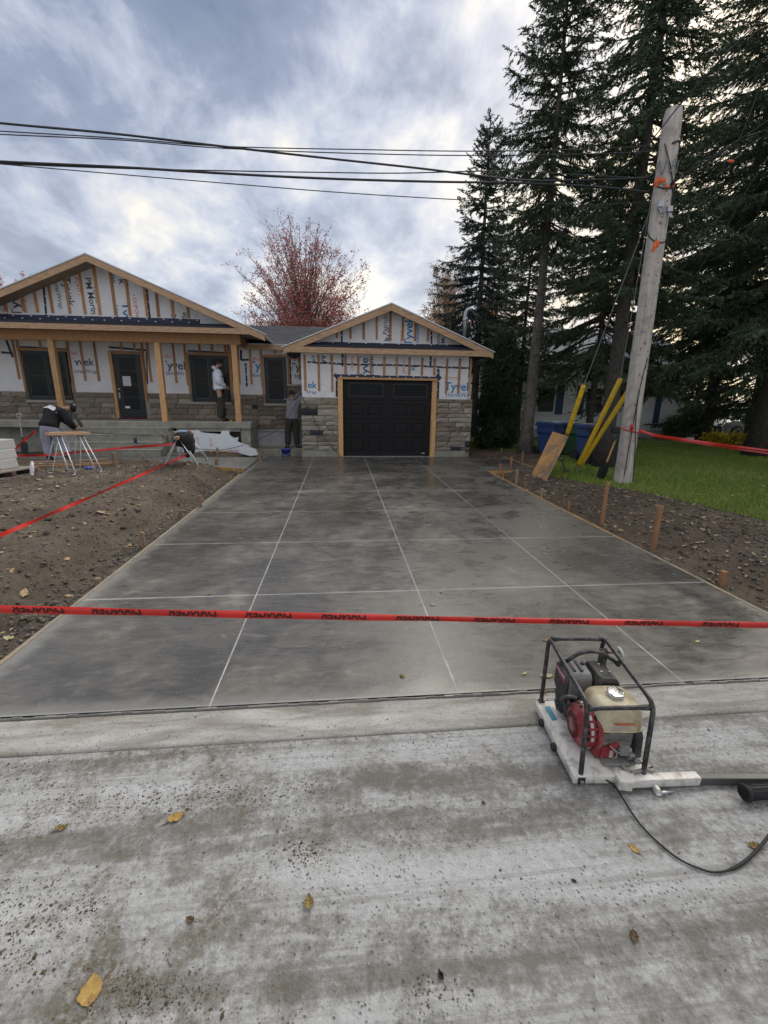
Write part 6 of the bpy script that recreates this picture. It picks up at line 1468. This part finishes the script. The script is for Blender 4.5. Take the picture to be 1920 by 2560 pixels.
bm_ = MB(); n_ = Vector((-.12, -.78, .58)).normalized(); cc = Vector(J['ch']).lerp(Vector(J['sp']), .12) + n_ * .20; xd = Vector((.90, -.15, -.18)).normalized(); yd = n_.cross(xd).normalized()
if yd.z < 0: yd = -yd
pts = [(-.19, -.045), (-.10, -.02), (0, -.03), (.10, -.06), (.20, -.10), (.13, -.005), (.12, .045), (.05, .065), (-.04, .075), (-.08, .03), (-.13, .01)]
bm_.add([cc + xd * a + yd * b_ - n_ * (abs(a) * .16) for a, b_ in pts] , [tuple(range(len(pts)))]); bm_.build('back_print', DOT, t)
hm = thing('sledgehammer', 'sledgehammer held out by the bending man, its head towards the steps', 'hammer', Vector(J['wrR']))
h0 = Vector(J['wrR']) + Vector((-.10, .02, -.06)); h1 = Vector(W(200, 1058, 12.4)); dd = (h1 - h0).normalized()
MB().tube([h0, h1], .015, 8).build('shaft', WST, hm); MB().beam(h1 + Vector((-.035, 0, .105)), h1 + Vector((.04, 0, -.095)), .062, .062).build('hammer_head', M('worn_hammer_steel', (.12, .10, .085), .6, .2, metal=.4), hm, bevel=.01)

# ------------------------------------------------------------------ the parked car at the right
CARP = M('dark_grey_car_paint', (.085, .095, .11), .25, .05, spec=.6, coat=.6); CHR = M('bright_trim', (.5, .5, .52), .25, .05, metal=.8); LAMPG = M('headlamp_glass', (.45, .47, .50), .15, .05)
car = thing('parked_car', 'dark grey sedan parked beyond the lawn, half hidden by drooping spruce boughs', 'car', (19.8, 20.2, .05))
cmx = Matrix.Translation((19.8, 20.2, .05)) @ Matrix.Rotation(math.pi + .06, 4, 'Z')
def carsec(prof, hw):
    return prof, hw
lower = [(-2.25, .30), (-2.28, .62), (-2.15, .86), (-1.55, .92), (1.05, .93), (2.05, .80), (2.27, .62), (2.25, .30)]
cb = MB(); vs_ = []
for hw, sc_, dz in ((.70, .97, -.0), (.86, 1.0, 0.0), (.86, 1.0, 0.0), (.70, .97, 0.0)): pass
rows = [(-.88, .96), (-.90, 1.0), (.90, 1.0), (.88, .96)]
n = len(lower); vs_ = [(x * s_, y, z if k in (1, 2) else z * .99) for k, (y, s_) in enumerate(rows) for x, z in lower]
fs = [(k * n + i, k * n + (i + 1) % n, (k + 1) * n + (i + 1) % n, (k + 1) * n + i) for k in range(3) for i in range(n)] + [tuple(range(n))[::-1], tuple(3 * n + i for i in range(n))]
cb.add(vs_, fs, cmx); cb.build('body', CARP, car, smooth=False, bevel=.05)
cabp = [(-1.65, .90), (-.95, 1.36), (-.2, 1.44), (.45, 1.38), (1.25, .91)]
gl = MB(); n = len(cabp); vs_ = [(x, -.80 + (z - .9) * .25, z) for x, z in cabp] + [(x, .80 - (z - .9) * .25, z) for x, z in cabp]
gl.add(vs_, [(i, i + 1, n + i + 1, n + i) for i in range(n - 1)] + [tuple(range(n))[::-1], tuple(range(n, 2 * n))], cmx).build('windows', GLASS_D, car, bevel=.03)
rf = MB()
for a, b_ in zip(cabp[1:3], cabp[2:4]): rf.add([(a[0], -.70 + (a[1] - 1.36) * .2, a[1] + .008), (b_[0], -.70, b_[1] + .008), (b_[0], .70, b_[1] + .008), (a[0], .70, a[1] + .008), (a[0], -.70, a[1] - .02), (b_[0], -.70, b_[1] - .02)], [(0, 1, 2, 3), (4, 5, 1, 0)], cmx)
for s in (-1, 1):
    for a, b_, w_ in (((-1.66, .91), (-.95, 1.37), .05), ((.45, 1.39), (1.26, .92), .05), ((-.25, .92), (-.22, 1.43), .04)):
        p0 = cmx @ Vector((a[0], s * (.805 - (a[1] - .9) * .25), a[1])); p1 = cmx @ Vector((b_[0], s * (.805 - (b_[1] - .9) * .25), b_[1])); rf.beam(p0, p1, .03, w_)
rf.build('roof', CARP, car)
for x in (-1.42, 1.40):
    for s in (-1, 1):
        wm = cmx @ Matrix.Translation((x, s * .82, .32)) @ Matrix.Rotation(math.pi / 2, 4, 'X')
        wh = MB().lathe([(.20, -.10), (.31, -.10), (.33, -.07), (.33, .07), (.31, .10), (.20, .10)], 20, wm).build('wheel', RUBBER, car, smooth=False)
        MB().lathe([(.02, s * -.085), (.21, s * -.102), (.21, 0)], 10, wm).build('rim', CHR, wh)
for s in (-1, 1):
    MB().ball((2.08, s * .66, .70), (.17, .17, .09), 10, 6, cmx).build('headlight', LAMPG, car, smooth=True); MB().ball((.95, s * .96, .98), (.10, .08, .06), 8, 6, cmx).build('door_mirror', CARP, car, smooth=True); MB().box((-2.2, s * .62 - .15, .66), (-2.12, s * .62 + .15, .80), cmx).build('tail_lamp', M('red_lamp', (.3, .02, .02), .3), car)
    MB().box((-.35, s * .903, .72), (-.18, s * .915, .75), cmx).build('door_handle', CHR, car)
dw = MB().box((14, 18.9, .02), (40, 23, .085)).build('driveway_apron', M('pale_gravel_drive', (.33, .32, .30), .95, .2, 8), None); tag(dw, kind='structure')
# ------------------------------------------------------------------ the plate compactor in the foreground
WPNT = M('chipped_white_paint', (.66, .64, .60), .45, .06, 9, .15, 40, dirt=(.27, .235, .19), dscale=16, damt=.75)
BLKT = M('black_painted_tube', (.016, .016, .018), .38, .3, 14, .25, 60, rvar=.3, dirt=(.16, .155, .145), dscale=38, damt=.6)
TANK = M('dusty_cream_fuel_tank', (.52, .47, .33), .42, .08, 6, .1, 30, dirt=(.33, .25, .13), dscale=10, damt=.9)
CHRM = M('worn_chrome_cap', (.72, .74, .78), .16, .05, 20, metal=1.0)
REDP = M('red_fan_cover', (.24, .014, .022), .55, .2, 9, .15, 40, dirt=(.30, .20, .18), dscale=11, damt=.6)
CASTA = M('grey_cast_alloy', (.26, .255, .245), .6, .2, 20, .5, 50, metal=.35, dirt=(.09, .085, .08), dscale=10, damt=.7)
DBLK = M('dusty_black_plastic', (.035, .034, .033), .55, .25, 10, .2, 50, dirt=(.16, .15, .135), dscale=7, damt=.6)
DGRY = M('dusty_grey_cover', (.17, .17, .17), .55, .15, 10, .2, 50, dirt=(.30, .29, .27), dscale=7, damt=.5)
IRON = M('rusty_iron', (.05, .042, .036), .85, .35, 20, .5, 60)
SLOT = M('dark_slot', (.006, .006, .006), .9, .1)
CREAMS = M('pale_slot_edge', (.50, .46, .42), .6, .1)
BLUET = M('blue_tape_patch', (.07, .25, .38), .6, .1)
OX, OY = 1.095, 1.625
CM = Matrix.Translation((OX, OY, -.010)) @ Matrix.Rotation(math.radians(-4.5), 4, 'Z')
cmp_ = thing('plate_compactor', 'small plate compactor with cream tank, red fan cover and black tube cage', 'plate compactor', (OX, OY, -.010))
def P(u, v, w): return CM @ Vector((u, v, w))
def cpart(name, mb, mat, parent=None, smooth=False, bevel=0, auto=None):
    for i, p in enumerate(mb.v): mb.v[i] = CM @ Vector(p)
    o = mb.build(name, mat, parent or cmp_, smooth=smooth, bevel=bevel)
    if auto: auto_smooth(o, auto)
    return o
PW_, PL_ = .385, .545
# deck: folded steel plate with a lowered flange on every side
dk = MB()
prof = [(0, .018), (.0, .066), (.006, .072)]
dk.add([(0, 0, .020), (PW_, 0, .020), (PW_, PL_, .020), (0, PL_, .020), (0, 0, .064), (PW_, 0, .064), (PW_, PL_, .064), (0, PL_, .064)], [(0, 3, 2, 1), (4, 5, 6, 7), (0, 1, 5, 4), (1, 2, 6, 5), (2, 3, 7, 6), (3, 0, 4, 7)])
cpart('deck', dk, WPNT, bevel=.006, auto=.6)
sh_ = MB(); sec = [(.02, .044), (.05, .012), (.10, .001), (.44, .001), (.50, .014), (.535, .046)]
n = len(sec); vs_ = [(u, v, w) for u in (.03, PW_ - .03) for v, w in sec] + [(u, v, .05) for u in (.03, PW_ - .03) for v, w in sec]
sh_.add(vs_, [(i, i + 1, n + i + 1, n + i) for i in range(n - 1)] + [(i, 2 * n + i, 2 * n + i + 1, i + 1) for i in range(n - 1)] + [(n + i, n + i + 1, 3 * n + i + 1, 3 * n + i) for i in range(n - 1)])
cpart('base_plate', sh_, IRON)
for v in (.22, .40): cpart('rubber_mount', MB().lathe([(.018, -.014), (.022, 0), (.018, .014)], 10, Matrix.Translation((-.006, v, .030)) @ Matrix.Rotation(math.pi / 2, 4, 'Y')), RUBBER)
cpart('tape_patch', MB().add([(.040, .375, .0665), (.072, .385, .0665), (.070, .495, .0665), (.036, .485, .0665)], [(0, 1, 2, 3)]), BLUET)
cpart('chipped_spot', MB().add([(.075, .335, .0662), (.11, .33, .0662), (.125, .30, .0662), (.10, .275, .0662), (.085, .30, .0662)], [(0, 1, 2, 3, 4)]), CREAMS)
# roll cage
def arcpts(pts, rad, k=6):
    out = [Vector(pts[0])]
    for a, b_, c_ in zip(pts[:-2], pts[1:-1], pts[2:]):
        a, b_, c_ = Vector(a), Vector(b_), Vector(c_); d1 = (a - b_).normalized(); d2 = (c_ - b_).normalized(); p1, p2 = b_ + d1 * rad, b_ + d2 * rad
        for i in range(k + 1): t = i / k; out.append(p1 * (1 - t) ** 2 + b_ * 2 * t * (1 - t) + p2 * t * t)
    out.append(Vector(pts[-1])); return out
UL, UR = .062, .385
TR = .0118
for nm, u0, u1, uf in (('cage_loop', .042, UL, .038), ('cage_loop', .352, UR, .342)):
    pts = arcpts([(uf, .012, .040), (u1 + .004, .092, .392), (u1, .590, .462), (u0 - .004, .540, .060)], .055)
    mb = MB().tube(pts, TR, 10); mb.box((uf - .018, -.002, .022), (uf + .018, .028, .058)); mb.box((u0 - .020, .525, .058), (u0 + .012, .553, .072)); cpart(nm, mb, BLKT, smooth=True, auto=.7)
    mb = MB().lathe([(.009, 0), (.009, .008), (.005, .009)], 6, Matrix.Translation((uf, -.003, .038)) @ Matrix.Rotation(math.pi / 2, 4, 'X')); cpart('bolt', mb, GALV)
def crossbar(p, q, flat=True):
    p, q = Vector(p), Vector(q); d = (q - p).normalized(); L = (q - p).length; pts = [p, p + d * .03, p + d * .05, q - d * .05, q - d * .03, q]
    return MB().tube(pts, [.0145, .0135, .0108, .0108, .0135, .0145], 10)
cpart('cross_bar', crossbar((UL + .008, .092, .372), (UR - .008, .098, .372)), BLKT, smooth=True); cpart('cross_bar', crossbar((UL + .01, .580, .456), (UR - .01, .580, .456)), BLKT, smooth=True)
cpart('lifting_bar', MB().tube(arcpts([(UL + .006, .405, .405), (UL + .11, .415, .478), (UR - .11, .415, .478), (UR - .006, .405, .405)], .05), .0108, 10), BLKT, smooth=True)
cpart('bar_weld', MB().ball((UL + .006, .405, .408), .017, 8, 6).ball((UR - .006, .405, .408), .017, 8, 6), BLKT, smooth=True)
# post and throttle knob at the far right
st_ = MB().box((.340, .500, .30), (.372, .532, .415)).box((.336, .497, .41), (.376, .536, .424)); cpart('post', st_, BLKT, bevel=.003)
cpart('knob_stem', MB().tube([(.376, .517, .405), (.45, .523, .404)], .006, 8), M('rusty_stem', (.20, .09, .05), .8, .3)); cpart('white_knob', MB().lathe([(.004, 0), (.030, .001), (.034, .006), (.030, .011), (.004, .012)], 20, Matrix.Translation((.450, .523, .404)) @ Matrix.Rotation(math.pi / 2 - .35, 4, 'Y')), M('white_knob_plastic', (.72, .72, .68), .5, .05), smooth=True)
# engine block, skid rails
cpart('engine_rail', MB().box((.150, .105, .066), (.345, .130, .082)).box((.150, .30, .066), (.345, .33, .082)), CASTA, bevel=.002)
eb = MB().box((.155, .12, .083), (.335, .33, .200)).box((.175, .10, .10), (.315, .121, .165)).box((.19, .33, .09), (.33, .50, .21))
for k in range(6): eb.box((.18, .335 + k * .026, .205), (.335, .345 + k * .026, .235))
eb = cpart('engine_block', eb, CASTA, bevel=.003)
cpart('carburettor', MB().box((.245, .060, .125), (.285, .10, .175)).tube([(.24, .075, .155), (.30, .07, .15)], .012, 8).tube([(.205, .072, .165), (.225, .060, .150), (.225, .055, .125), (.21, .06, .11)], .004, 6).tube([(.195, .075, .170), (.215, .052, .160), (.238, .055, .145)], .003, 6), CASTA, auto=.6)
cpart('fuel_tap', MB().box((.29, .055, .105), (.322, .085, .128)).box((.30, .045, .082), (.318, .075, .098)), CASTA, bevel=.003)
cpart('crank_cover', MB().box((.165, .085, .088), (.235, .119, .150)).tube([(.20, .088, .155), (.222, .078, .165), (.24, .09, .17)], .014, 8), REDP, bevel=.008)
cpart('label_plate', MB().box((.205, .081, .095), (.222, .0845, .135)), CREAMS)
cpart('front_panel', MB().box((.17, .05, .070), (.30, .10, .086)), DGRY, bevel=.004)
# red recoil starter drum facing left with slotted ring
FC = Matrix.Translation((.078, .205, .188)) @ Matrix.Rotation(-math.pi / 2, 4, 'Y')      # local z points to -u
fan = cpart('fan_cover', MB().lathe([(.108, -.085), (.110, -.045), (.104, -.012), (.088, .004), (.070, .012), (.030, .020), (.0, .021)], 32, FC, caps=False), REDP, auto=.6)
for k in range(26):                                             # radial slots of the face
    a = 2 * math.pi * k / 26; m_ = FC @ Matrix.Rotation(a, 4, 'Z'); sb = MB().add([(.037, -.0022, .0192), (.066, -.0042, .0142), (.066, .0042, .0142), (.037, .0022, .0192)], [(0, 1, 2, 3)], m_); cpart('slot', sb, SLOT, fan)
for k in range(20):                                             # pale slots round the rim
    a = 2 * math.pi * k / 20
    if k % 5 == 4: continue
    m_ = FC @ Matrix.Rotation(a, 4, 'Z')
    for z in (-.066, -.040, -.020):
        r_ = .1112 if z < -.03 else .1078; sb = MB().add([(r_, -.0115, z - .006), (r_, .0115, z - .006), (r_ - (.0012 if z < -.03 else .003), .0115, z + .008), (r_ - (.0012 if z < -.03 else .003), -.0115, z + .008)], [(0, 1, 2, 3)], m_); cpart('slot', sb, SLOT if z != -.040 else CREAMS, fan)
cpart('badge', MB().ball((0, 0, .019), (.034, .014, .004), 16, 4, FC @ Matrix.Rotation(.35, 4, 'Z')), DGRY, fan, smooth=True)
hs = cpart('fan_housing', MB().prism([(.095, .075), (.33, .075), (.33, .22), (.28, .285), (.20, .298), (.12, .27), (.085, .20)], .14, .175, None, 'X'), REDP, bevel=.012, auto=.6)
cpart('starter_handle', MB().tube([(.060, .245, .262), (.052, .262, .288)], [.011, .010], 8).tube(arcpts([(.012, .262, .285), (.030, .265, .302), (.076, .270, .302), (.100, .270, .290)], .02), [.012] * 0 or .0115, 8), DBLK, smooth=True)
# fuel tank: swelling cream box with a seam and a chrome cap
def superbox(c, h, e=3.2, n=24, m=12):
    vs_, fs = [], []
    for i in range(m + 1):
        t = -math.pi / 2 + math.pi * i / m
        for j in range(n):
            a = 2 * math.pi * j / n; f = lambda q: math.copysign(abs(q) ** (2 / e), q)
            vs_.append((c[0] + h[0] * f(math.cos(t)) * f(math.cos(a)), c[1] + h[1] * f(math.cos(t)) * f(math.sin(a)), c[2] + h[2] * f(math.sin(t))))
    for i in range(m):
        for j in range(n): fs.append((i * n + j, i * n + (j + 1) % n, (i + 1) * n + (j + 1) % n, (i + 1) * n + j))
    return MB().add(vs_, fs)
tk = superbox((.262, .215, .275), (.118, .112, .078), 4.6, 40, 20)
for i, v in enumerate(tk.v):                                    # taper to the top, flat below
    t = (v.z - .20) / .153; s_ = 1.03 - .16 * max(0, t - .25) ** 1.4; v.x = .262 + (v.x - .262) * s_; v.y = .215 + (v.y - .215) * s_
tank = cpart('fuel_tank', tk, TANK, smooth=True)
seam = superbox((.262, .215, .226), (.124, .118, .0085), 5, 40, 6); cpart('tank_seam', seam, TANK, tank, smooth=True)
cap = MB(); n = 40; ring = lambda r0, z, am: [((r0 + am * math.cos(6 * 2 * math.pi * i / n)) * math.cos(2 * math.pi * i / n), (r0 + am * math.cos(6 * 2 * math.pi * i / n)) * math.sin(2 * math.pi * i / n), z) for i in range(n)]
R3 = [ring(.036, 0, .0), ring(.037, .010, .0005), ring(.041, .011, .0028), ring(.042, .022, .003), ring(.038, .028, .003), ring(.030, .029, .002)]
cap.add([p for r in R3 for p in r], [(k * n + i, k * n + (i + 1) % n, (k + 1) * n + (i + 1) % n, (k + 1) * n + i) for k in range(5) for i in range(n)] + [tuple(5 * n + i for i in range(n))], Matrix.Translation((.268, .215, .349)) @ Matrix.Rotation(.06, 4, 'X'))
cpart('fuel_cap', cap, CHRM, tank, auto=.8)
wl_ = MB().add([(.215, .0955, .272), (.312, .0955, .272), (.312, .0958, .281), (.215, .0958, .281)], [(0, 1, 2, 3)]); cpart('warning_label', wl_, M('red_warning_strip', (.55, .08, .04), .6, .1), tank)
for k in range(5):
    wdt = (.085, .092, .080, .088, .06)[k]; cpart('label_line', MB().add([(.215, 0.0953, .266 - k * .0062), (.215 + wdt, 0.0953, .266 - k * .0062), (.215 + wdt, 0.0953, .2633 - k * .0062), (.215, 0.0953, .2633 - k * .0062)], [(0, 1, 2, 3)]), CREAMS, tank)
# air cleaner with red side label, muffler guard with slots
ac = MB().prism([(.365, .215), (.365, .335), (.385, .360), (.520, .368), (.535, .348), (.535, .225), (.50, .19), (.40, .19)], .105, .232, None, 'X'); aco = cpart('air_cleaner', ac, DGRY, bevel=.012, auto=.5)
cpart('cleaner_side', MB().prism([(.372, .205), (.372, .32), (.39, .344), (.515, .350), (.528, .332), (.528, .215), (.47, .175), (.42, .190)], .092, .104, None, 'X'), DBLK, aco, bevel=.005)
cpart('red_panel', MB().prism([(.385, .292), (.392, .335), (.505, .341), (.508, .318), (.45, .29), (.42, .296)], .0885, .0915, None, 'X'), REDP, aco)
lf = CM @ Matrix(((0, 0, -1, .0875), (-1, 0, 0, .452), (0, 1, 0, .325), (0, 0, 0, 1)))
lettering('CYCLONE', .018, DOT, cmp_, lf, .03, name='lettering')
cpart('cleaner_groove', MB().box((.135, .40, .342), (.15, .50, .370)).box((.175, .40, .343), (.19, .50, .371)).lathe([(.010, .345), (.012, .374), (.005, .377)], 10, Matrix.Translation((.215, .47, .0))), DBLK, aco)
cpart('lower_shroud', MB().prism([(.36, .09), (.36, .17), (.50, .18), (.53, .16), (.50, .10)], .10, .20, None, 'X'), DBLK, bevel=.010)
cpart('cylinder_fin', MB().box((.095, .40, .10), (.21, .46, .11)).box((.095, .40, .125), (.21, .46, .135)).box((.095, .40, .15), (.21, .46, .16)).tube([(.092, .39, .11), (.085, .43, .10), (.092, .48, .12)], .007, 6), DBLK)
mf = MB().prism([(.245, .225), (.245, .330), (.262, .362), (.348, .354), (.372, .325), (.376, .235), (.36, .215), (.26, .215)], .345, .515); mfo = cpart('muffler_guard', mf, DBLK, bevel=.010, auto=.5)
for k in range(7): cpart('vent_slot', MB().box((.272 + k * .0125, .3435, .285), (.279 + k * .0125, .3465, .328)), SLOT, mfo)
for k in range(8): cpart('vent_slot', MB().add([(.2435, .365 + k * .018, .315), (.2435, .375 + k * .018, .315), (.2560, .375 + k * .018, .354), (.2560, .365 + k * .018, .354)], [(0, 1, 2, 3)]), SLOT, mfo)
for u, v in ((.29, .40), (.335, .40), (.31, .47)): cpart('screw', MB().lathe([(.006, .354), (.006, .365), (.003, .366)], 8, Matrix.Translation((u, v, 0))), GALV, mfo)
# dark belt guard and hoses at the right
cpart('belt_guard', MB().prism([(.09, .075), (.10, .20), (.14, .245), (.22, .25), (.25, .20), (.24, .075)], .338, .378, None, 'X'), DBLK, bevel=.012, auto=.5)
cpart('oil_plug', MB().lathe([(.012, 0), (.016, .01), (.016, .03), (.010, .036)], 6, Matrix.Translation((.322, .06, .098)) @ Matrix.Rotation(.9, 4, 'X')), CASTA)
cpart('drain_hose', MB().tube(arcpts([(.255, .062, .085), (.262, .020, .075), (.30, .012, .076), (.36, .03, .078), (.395, .022, .070)], .02), .0085, 8), M('dusty_hose', (.24, .235, .22), .8, .2), smooth=True)
cpart('spark_lead', MB().tube(arcpts([(.335, .12, .09), (.345, .06, .10), (.365, .03, .074), (.41, .05, .071)], .02), .004, 6), RUBBER, smooth=True)
# folding handle laid to the right, with its rubber grip
arm = MB().beam((.20, -.012, .048), (.62, .020, .030), .044, .046); cpart('handle_arm', arm, WPNT, bevel=.005, auto=.6)
cpart('handle_socket', MB().prism([(.20, -.038), (.26, -.046), (.30, .02), (.20, .035)], .020, .075, None, 'Z'), WPNT, bevel=.005)
cpart('handle_tube', MB().beam((.615, .018, .030), (1.35, .028, .012), .034, .036), M('grey_steel_tube', (.10, .105, .10), .5, .15, 14, metal=.3), bevel=.004)
cpart('latch', MB().box((.375, -.052, .010), (.392, -.022, .040)).box((.375, -.055, .004), (.40, -.028, .014)), WPNT, bevel=.002); cpart('latch_pin', MB().ball((.415, -.045, .016), (.022, .010, .008), 10, 6).box((.40, -.042, .008), (.47, -.030, .014)), GALV, smooth=True)
gm_ = MB(); gp, gq = Vector((.765, -.078, .047)), Vector((1.05, -.058, .047))
gm_.tube([gp, gp + (gq - gp) * .03, gp + (gq - gp) * .06, gp + (gq - gp) * .08, gq], [.036, .040, .036, .031, .031], 18); go_ = cpart('rubber_grip', gm_, RUBBER, auto=.7)
gd2 = (gq - gp).normalized()
for k in range(14):
    a = 2 * math.pi * k / 14; off = Vector((0, math.cos(a), math.sin(a))) * .0315; cpart('grip_rib', MB().beam(gp + (gq - gp) * .10 + off, gq + off, .006, .005, up=(0, math.cos(a), math.sin(a))), RUBBER, go_)
cpart('handle_bar', MB().tube([gp + Vector((.02, 0, 0)), gq + Vector((.25, .02, 0))], .016, 10).tube([gq + Vector((.20, .02, 0)), (1.30, .03, .02)], .014, 8), BLKT)
MB().ball(tuple(CM @ (gp - gd2 * .001)), (.006, .026, .026), 12, 8).build('grip_hole', SLOT, cmp_, smooth=True)
# black throttle cable looping over the street
a0 = P(.155, -.003, .046)
cbp = [a0, Vector(G(1540, 1970, .012)), Vector(G(1600, 2060, .0)), Vector(G(1680, 2135, -.002)), Vector(G(1745, 2170, -.002)), Vector(G(1800, 2180, -.002)), Vector(G(1860, 2155, .0)), Vector(G(1920, 2092, .012)), Vector(G(1985, 1990, .06))]
q = []
for i in range(len(cbp) - 1):
    a, b_, c_, d = cbp[max(i - 1, 0)], cbp[i], cbp[i + 1], cbp[min(i + 2, len(cbp) - 1)]
    for k in range(8): t = k / 8; q.append(.5 * ((2 * b_) + (c_ - a) * t + (2 * a - 5 * b_ + 4 * c_ - d) * t * t + (3 * b_ - a - 3 * c_ + d) * t ** 3))
q.append(cbp[-1]); MB().tube(q, [.0042 if i < 44 else .0062 for i in range(len(q))], 8).build('throttle_cable', RUBBER, cmp_, smooth=True)

# ------------------------------------------------------------------ single fallen leaves on the street and driveway
LY = M('yellow_dry_leaf', (.42, .27, .075), .75, .25, 14, .4, 40, dirt=(.16, .085, .03), dscale=30, damt=.8, bdist=.003)
LO = M('olive_dry_leaf', (.27, .20, .06), .75, .25, 14, .4, 40, dirt=(.08, .06, .02), dscale=24, damt=.8, bdist=.003)
LBR = M('brown_dry_leaf', (.14, .085, .045), .8, .3, 14, .4, 40, bdist=.003)
LOR = M('orange_oak_leaf', (.42, .17, .05), .75, .2, 14, .4, 40, bdist=.003)
LPA = M('pale_dry_leaf', (.52, .46, .26), .75, .15, 14, .4, 40, bdist=.003)
def leaf(label, px, py, L, m, ang, curl=.3, kind='oval', z=None, wid=.55, seed=0):
    p = G(px, py, 0); g0 = 0.0 if p[1] > SLAB_F else -.011; p = G(px, py, g0); r = random.Random(seed or int(px * 7 + py)); t = thing('fallen_leaf', label, 'leaf', (p[0], p[1], g0), 'single leaves fallen on street and driveway')
    n = 12; left, right, mid = [], [], []
    for i in range(n + 1):
        s = i / n
        if kind == 'oak': w = (.10 + .30 * math.sin(math.pi * min(1, s * 1.02))) * (1 if i % 3 else .35) * (1 if i not in (0, n) else .15)
        elif kind == 'lobed': w = wid * (math.sin(math.pi * s ** .8) ** .8) * (1 + .22 * math.sin(s * 19 + seed))
        else: w = wid * math.sin(math.pi * s ** .75) ** .85
        w = max(w, .02) * .5; y = s - .5; lift = curl * ((s - .5) ** 2) * r.uniform(.7, 1.3) + .015
        mid.append((0, y, lift)); left.append((-w * r.uniform(.85, 1.1), y + r.uniform(-.02, .02), lift + curl * .9 * w * r.uniform(.3, 1.3))); right.append((w * r.uniform(.85, 1.1), y + r.uniform(-.02, .02), lift + curl * 1.1 * w * r.uniform(.3, 1.3)))
    Mx = Matrix.Translation((p[0], p[1], g0 + .001)) @ Matrix.Rotation(ang, 4, 'Z') @ Matrix.Scale(L, 4); N = n + 1
    mb = MB().add(left + mid + right, [(i, N + i, N + i + 1, i + 1) for i in range(n)] + [(N + i, 2 * N + i, 2 * N + i + 1, N + i + 1) for i in range(n)], Mx)
    o = mb.build('blade', m, t, fix=False); sm = o.modifiers.new('thick', 'SOLIDIFY'); sm.thickness = .0008
    MB().tube([Mx @ Vector((0, -.5, .03)), Mx @ Vector((.06, -.68, .02)), Mx @ Vector((.02, -.85, .01))], .0012, 5).build('leaf_stalk', LBR, t)
    return t
leaf('big yellow leaf lying flat at the lower left of the street', 228, 2475, .085, LY, .25, .10, wid=.78, seed=3)
leaf('folded ochre leaf on the street below the left part of the kerb', 443, 2045, .075, LY, -1.0, .55, wid=.6, seed=4)
leaf('dark crumpled olive leaf on the street near the left edge', 155, 2072, .052, LO, -1.2, .9, wid=.55, seed=5)
leaf('curled olive-yellow leaf upright in the middle of the street', 772, 2258, .052, LO, .1, .7, wid=.68, seed=6)
leaf('small brown curled leaf left of the middle of the street', 475, 2301, .034, LBR, 1.2, .9, seed=7)
leaf('small brown leaf with long stalk in the lower right of the street', 1585, 2345, .042, LBR, 2.6, .8, wid=.62, seed=8)
leaf('ochre leaf below the compactor handle', 1583, 2122, .050, LY, .5, .4, wid=.55, seed=9)
leaf('olive leaf under the end of the black cable at the right edge', 1885, 2118, .050, LO, 1.1, .7, wid=.7, seed=10)
leaf('black withered bud lying low in the middle of the street', 1101, 2440, .030, RUBBER, .2, 1.0, wid=.55, seed=11)
leaf('dark oval speck of leaf right of the middle of the street', 1434, 2203, .020, RUBBER, .9, .6, wid=.6, seed=12)
leaf('orange oak leaf on the slab left of the compactor cage', 1370, 1602, .085, LOR, 1.3, .25, 'oak', seed=13)
leaf('long curled tan leaf at the slab edge left of the compactor', 1365, 1692, .085, LPA, 1.45, .6, wid=.45, seed=14)
leaf('yellow-brown leaf tucked beside the cage foot at the slab edge', 1395, 1697, .060, LY, .7, .8, wid=.75, seed=15)
leaf('pale leaf at the slab edge, leftmost beside the compactor', 1312, 1684, .045, LPA, -.9, .4, wid=.5, seed=16)
leaf('ochre leaf on the kerb left of the compactor plate', 1357, 1728, .055, LO, .1, .4, wid=.75, seed=17)
leaf('pale yellow leaf on the slab below the tape at the right', 1744, 1604, .055, LPA, -1.1, .3, wid=.45, seed=18)
leaf('small olive leaf on the slab above the middle of the street', 1004, 1691, .034, LO, .8, .9, wid=.7, seed=19)
leaf('pale leaf on the slab just above the tape, beside the middle cut', 1080, 1513, .045, LPA, 1.3, .7, wid=.6, seed=20)
leaf('small yellowish leaf on the slab right of the middle cut', 1102, 1481, .036, LPA, 1.0, .8, wid=.6, seed=21)
leaf('tiny yellowish leaf on the middle cut of the slab', 1048, 1457, .030, LPA, .3, .6, wid=.6, seed=22)
leaf('small yellow leaf on the left of the slab above the tape', 522, 1486, .034, LY, 1.0, .8, wid=.7, seed=23)
leaf('tiny pale leaf on the slab near the left cut', 686, 1469, .026, LPA, .5, .6, wid=.6, seed=24)
leaf('pale dead leaf on the dark soil at the left edge below the tape', 22, 1598, .09, LPA, 1.2, .6, 'lobed', seed=25)
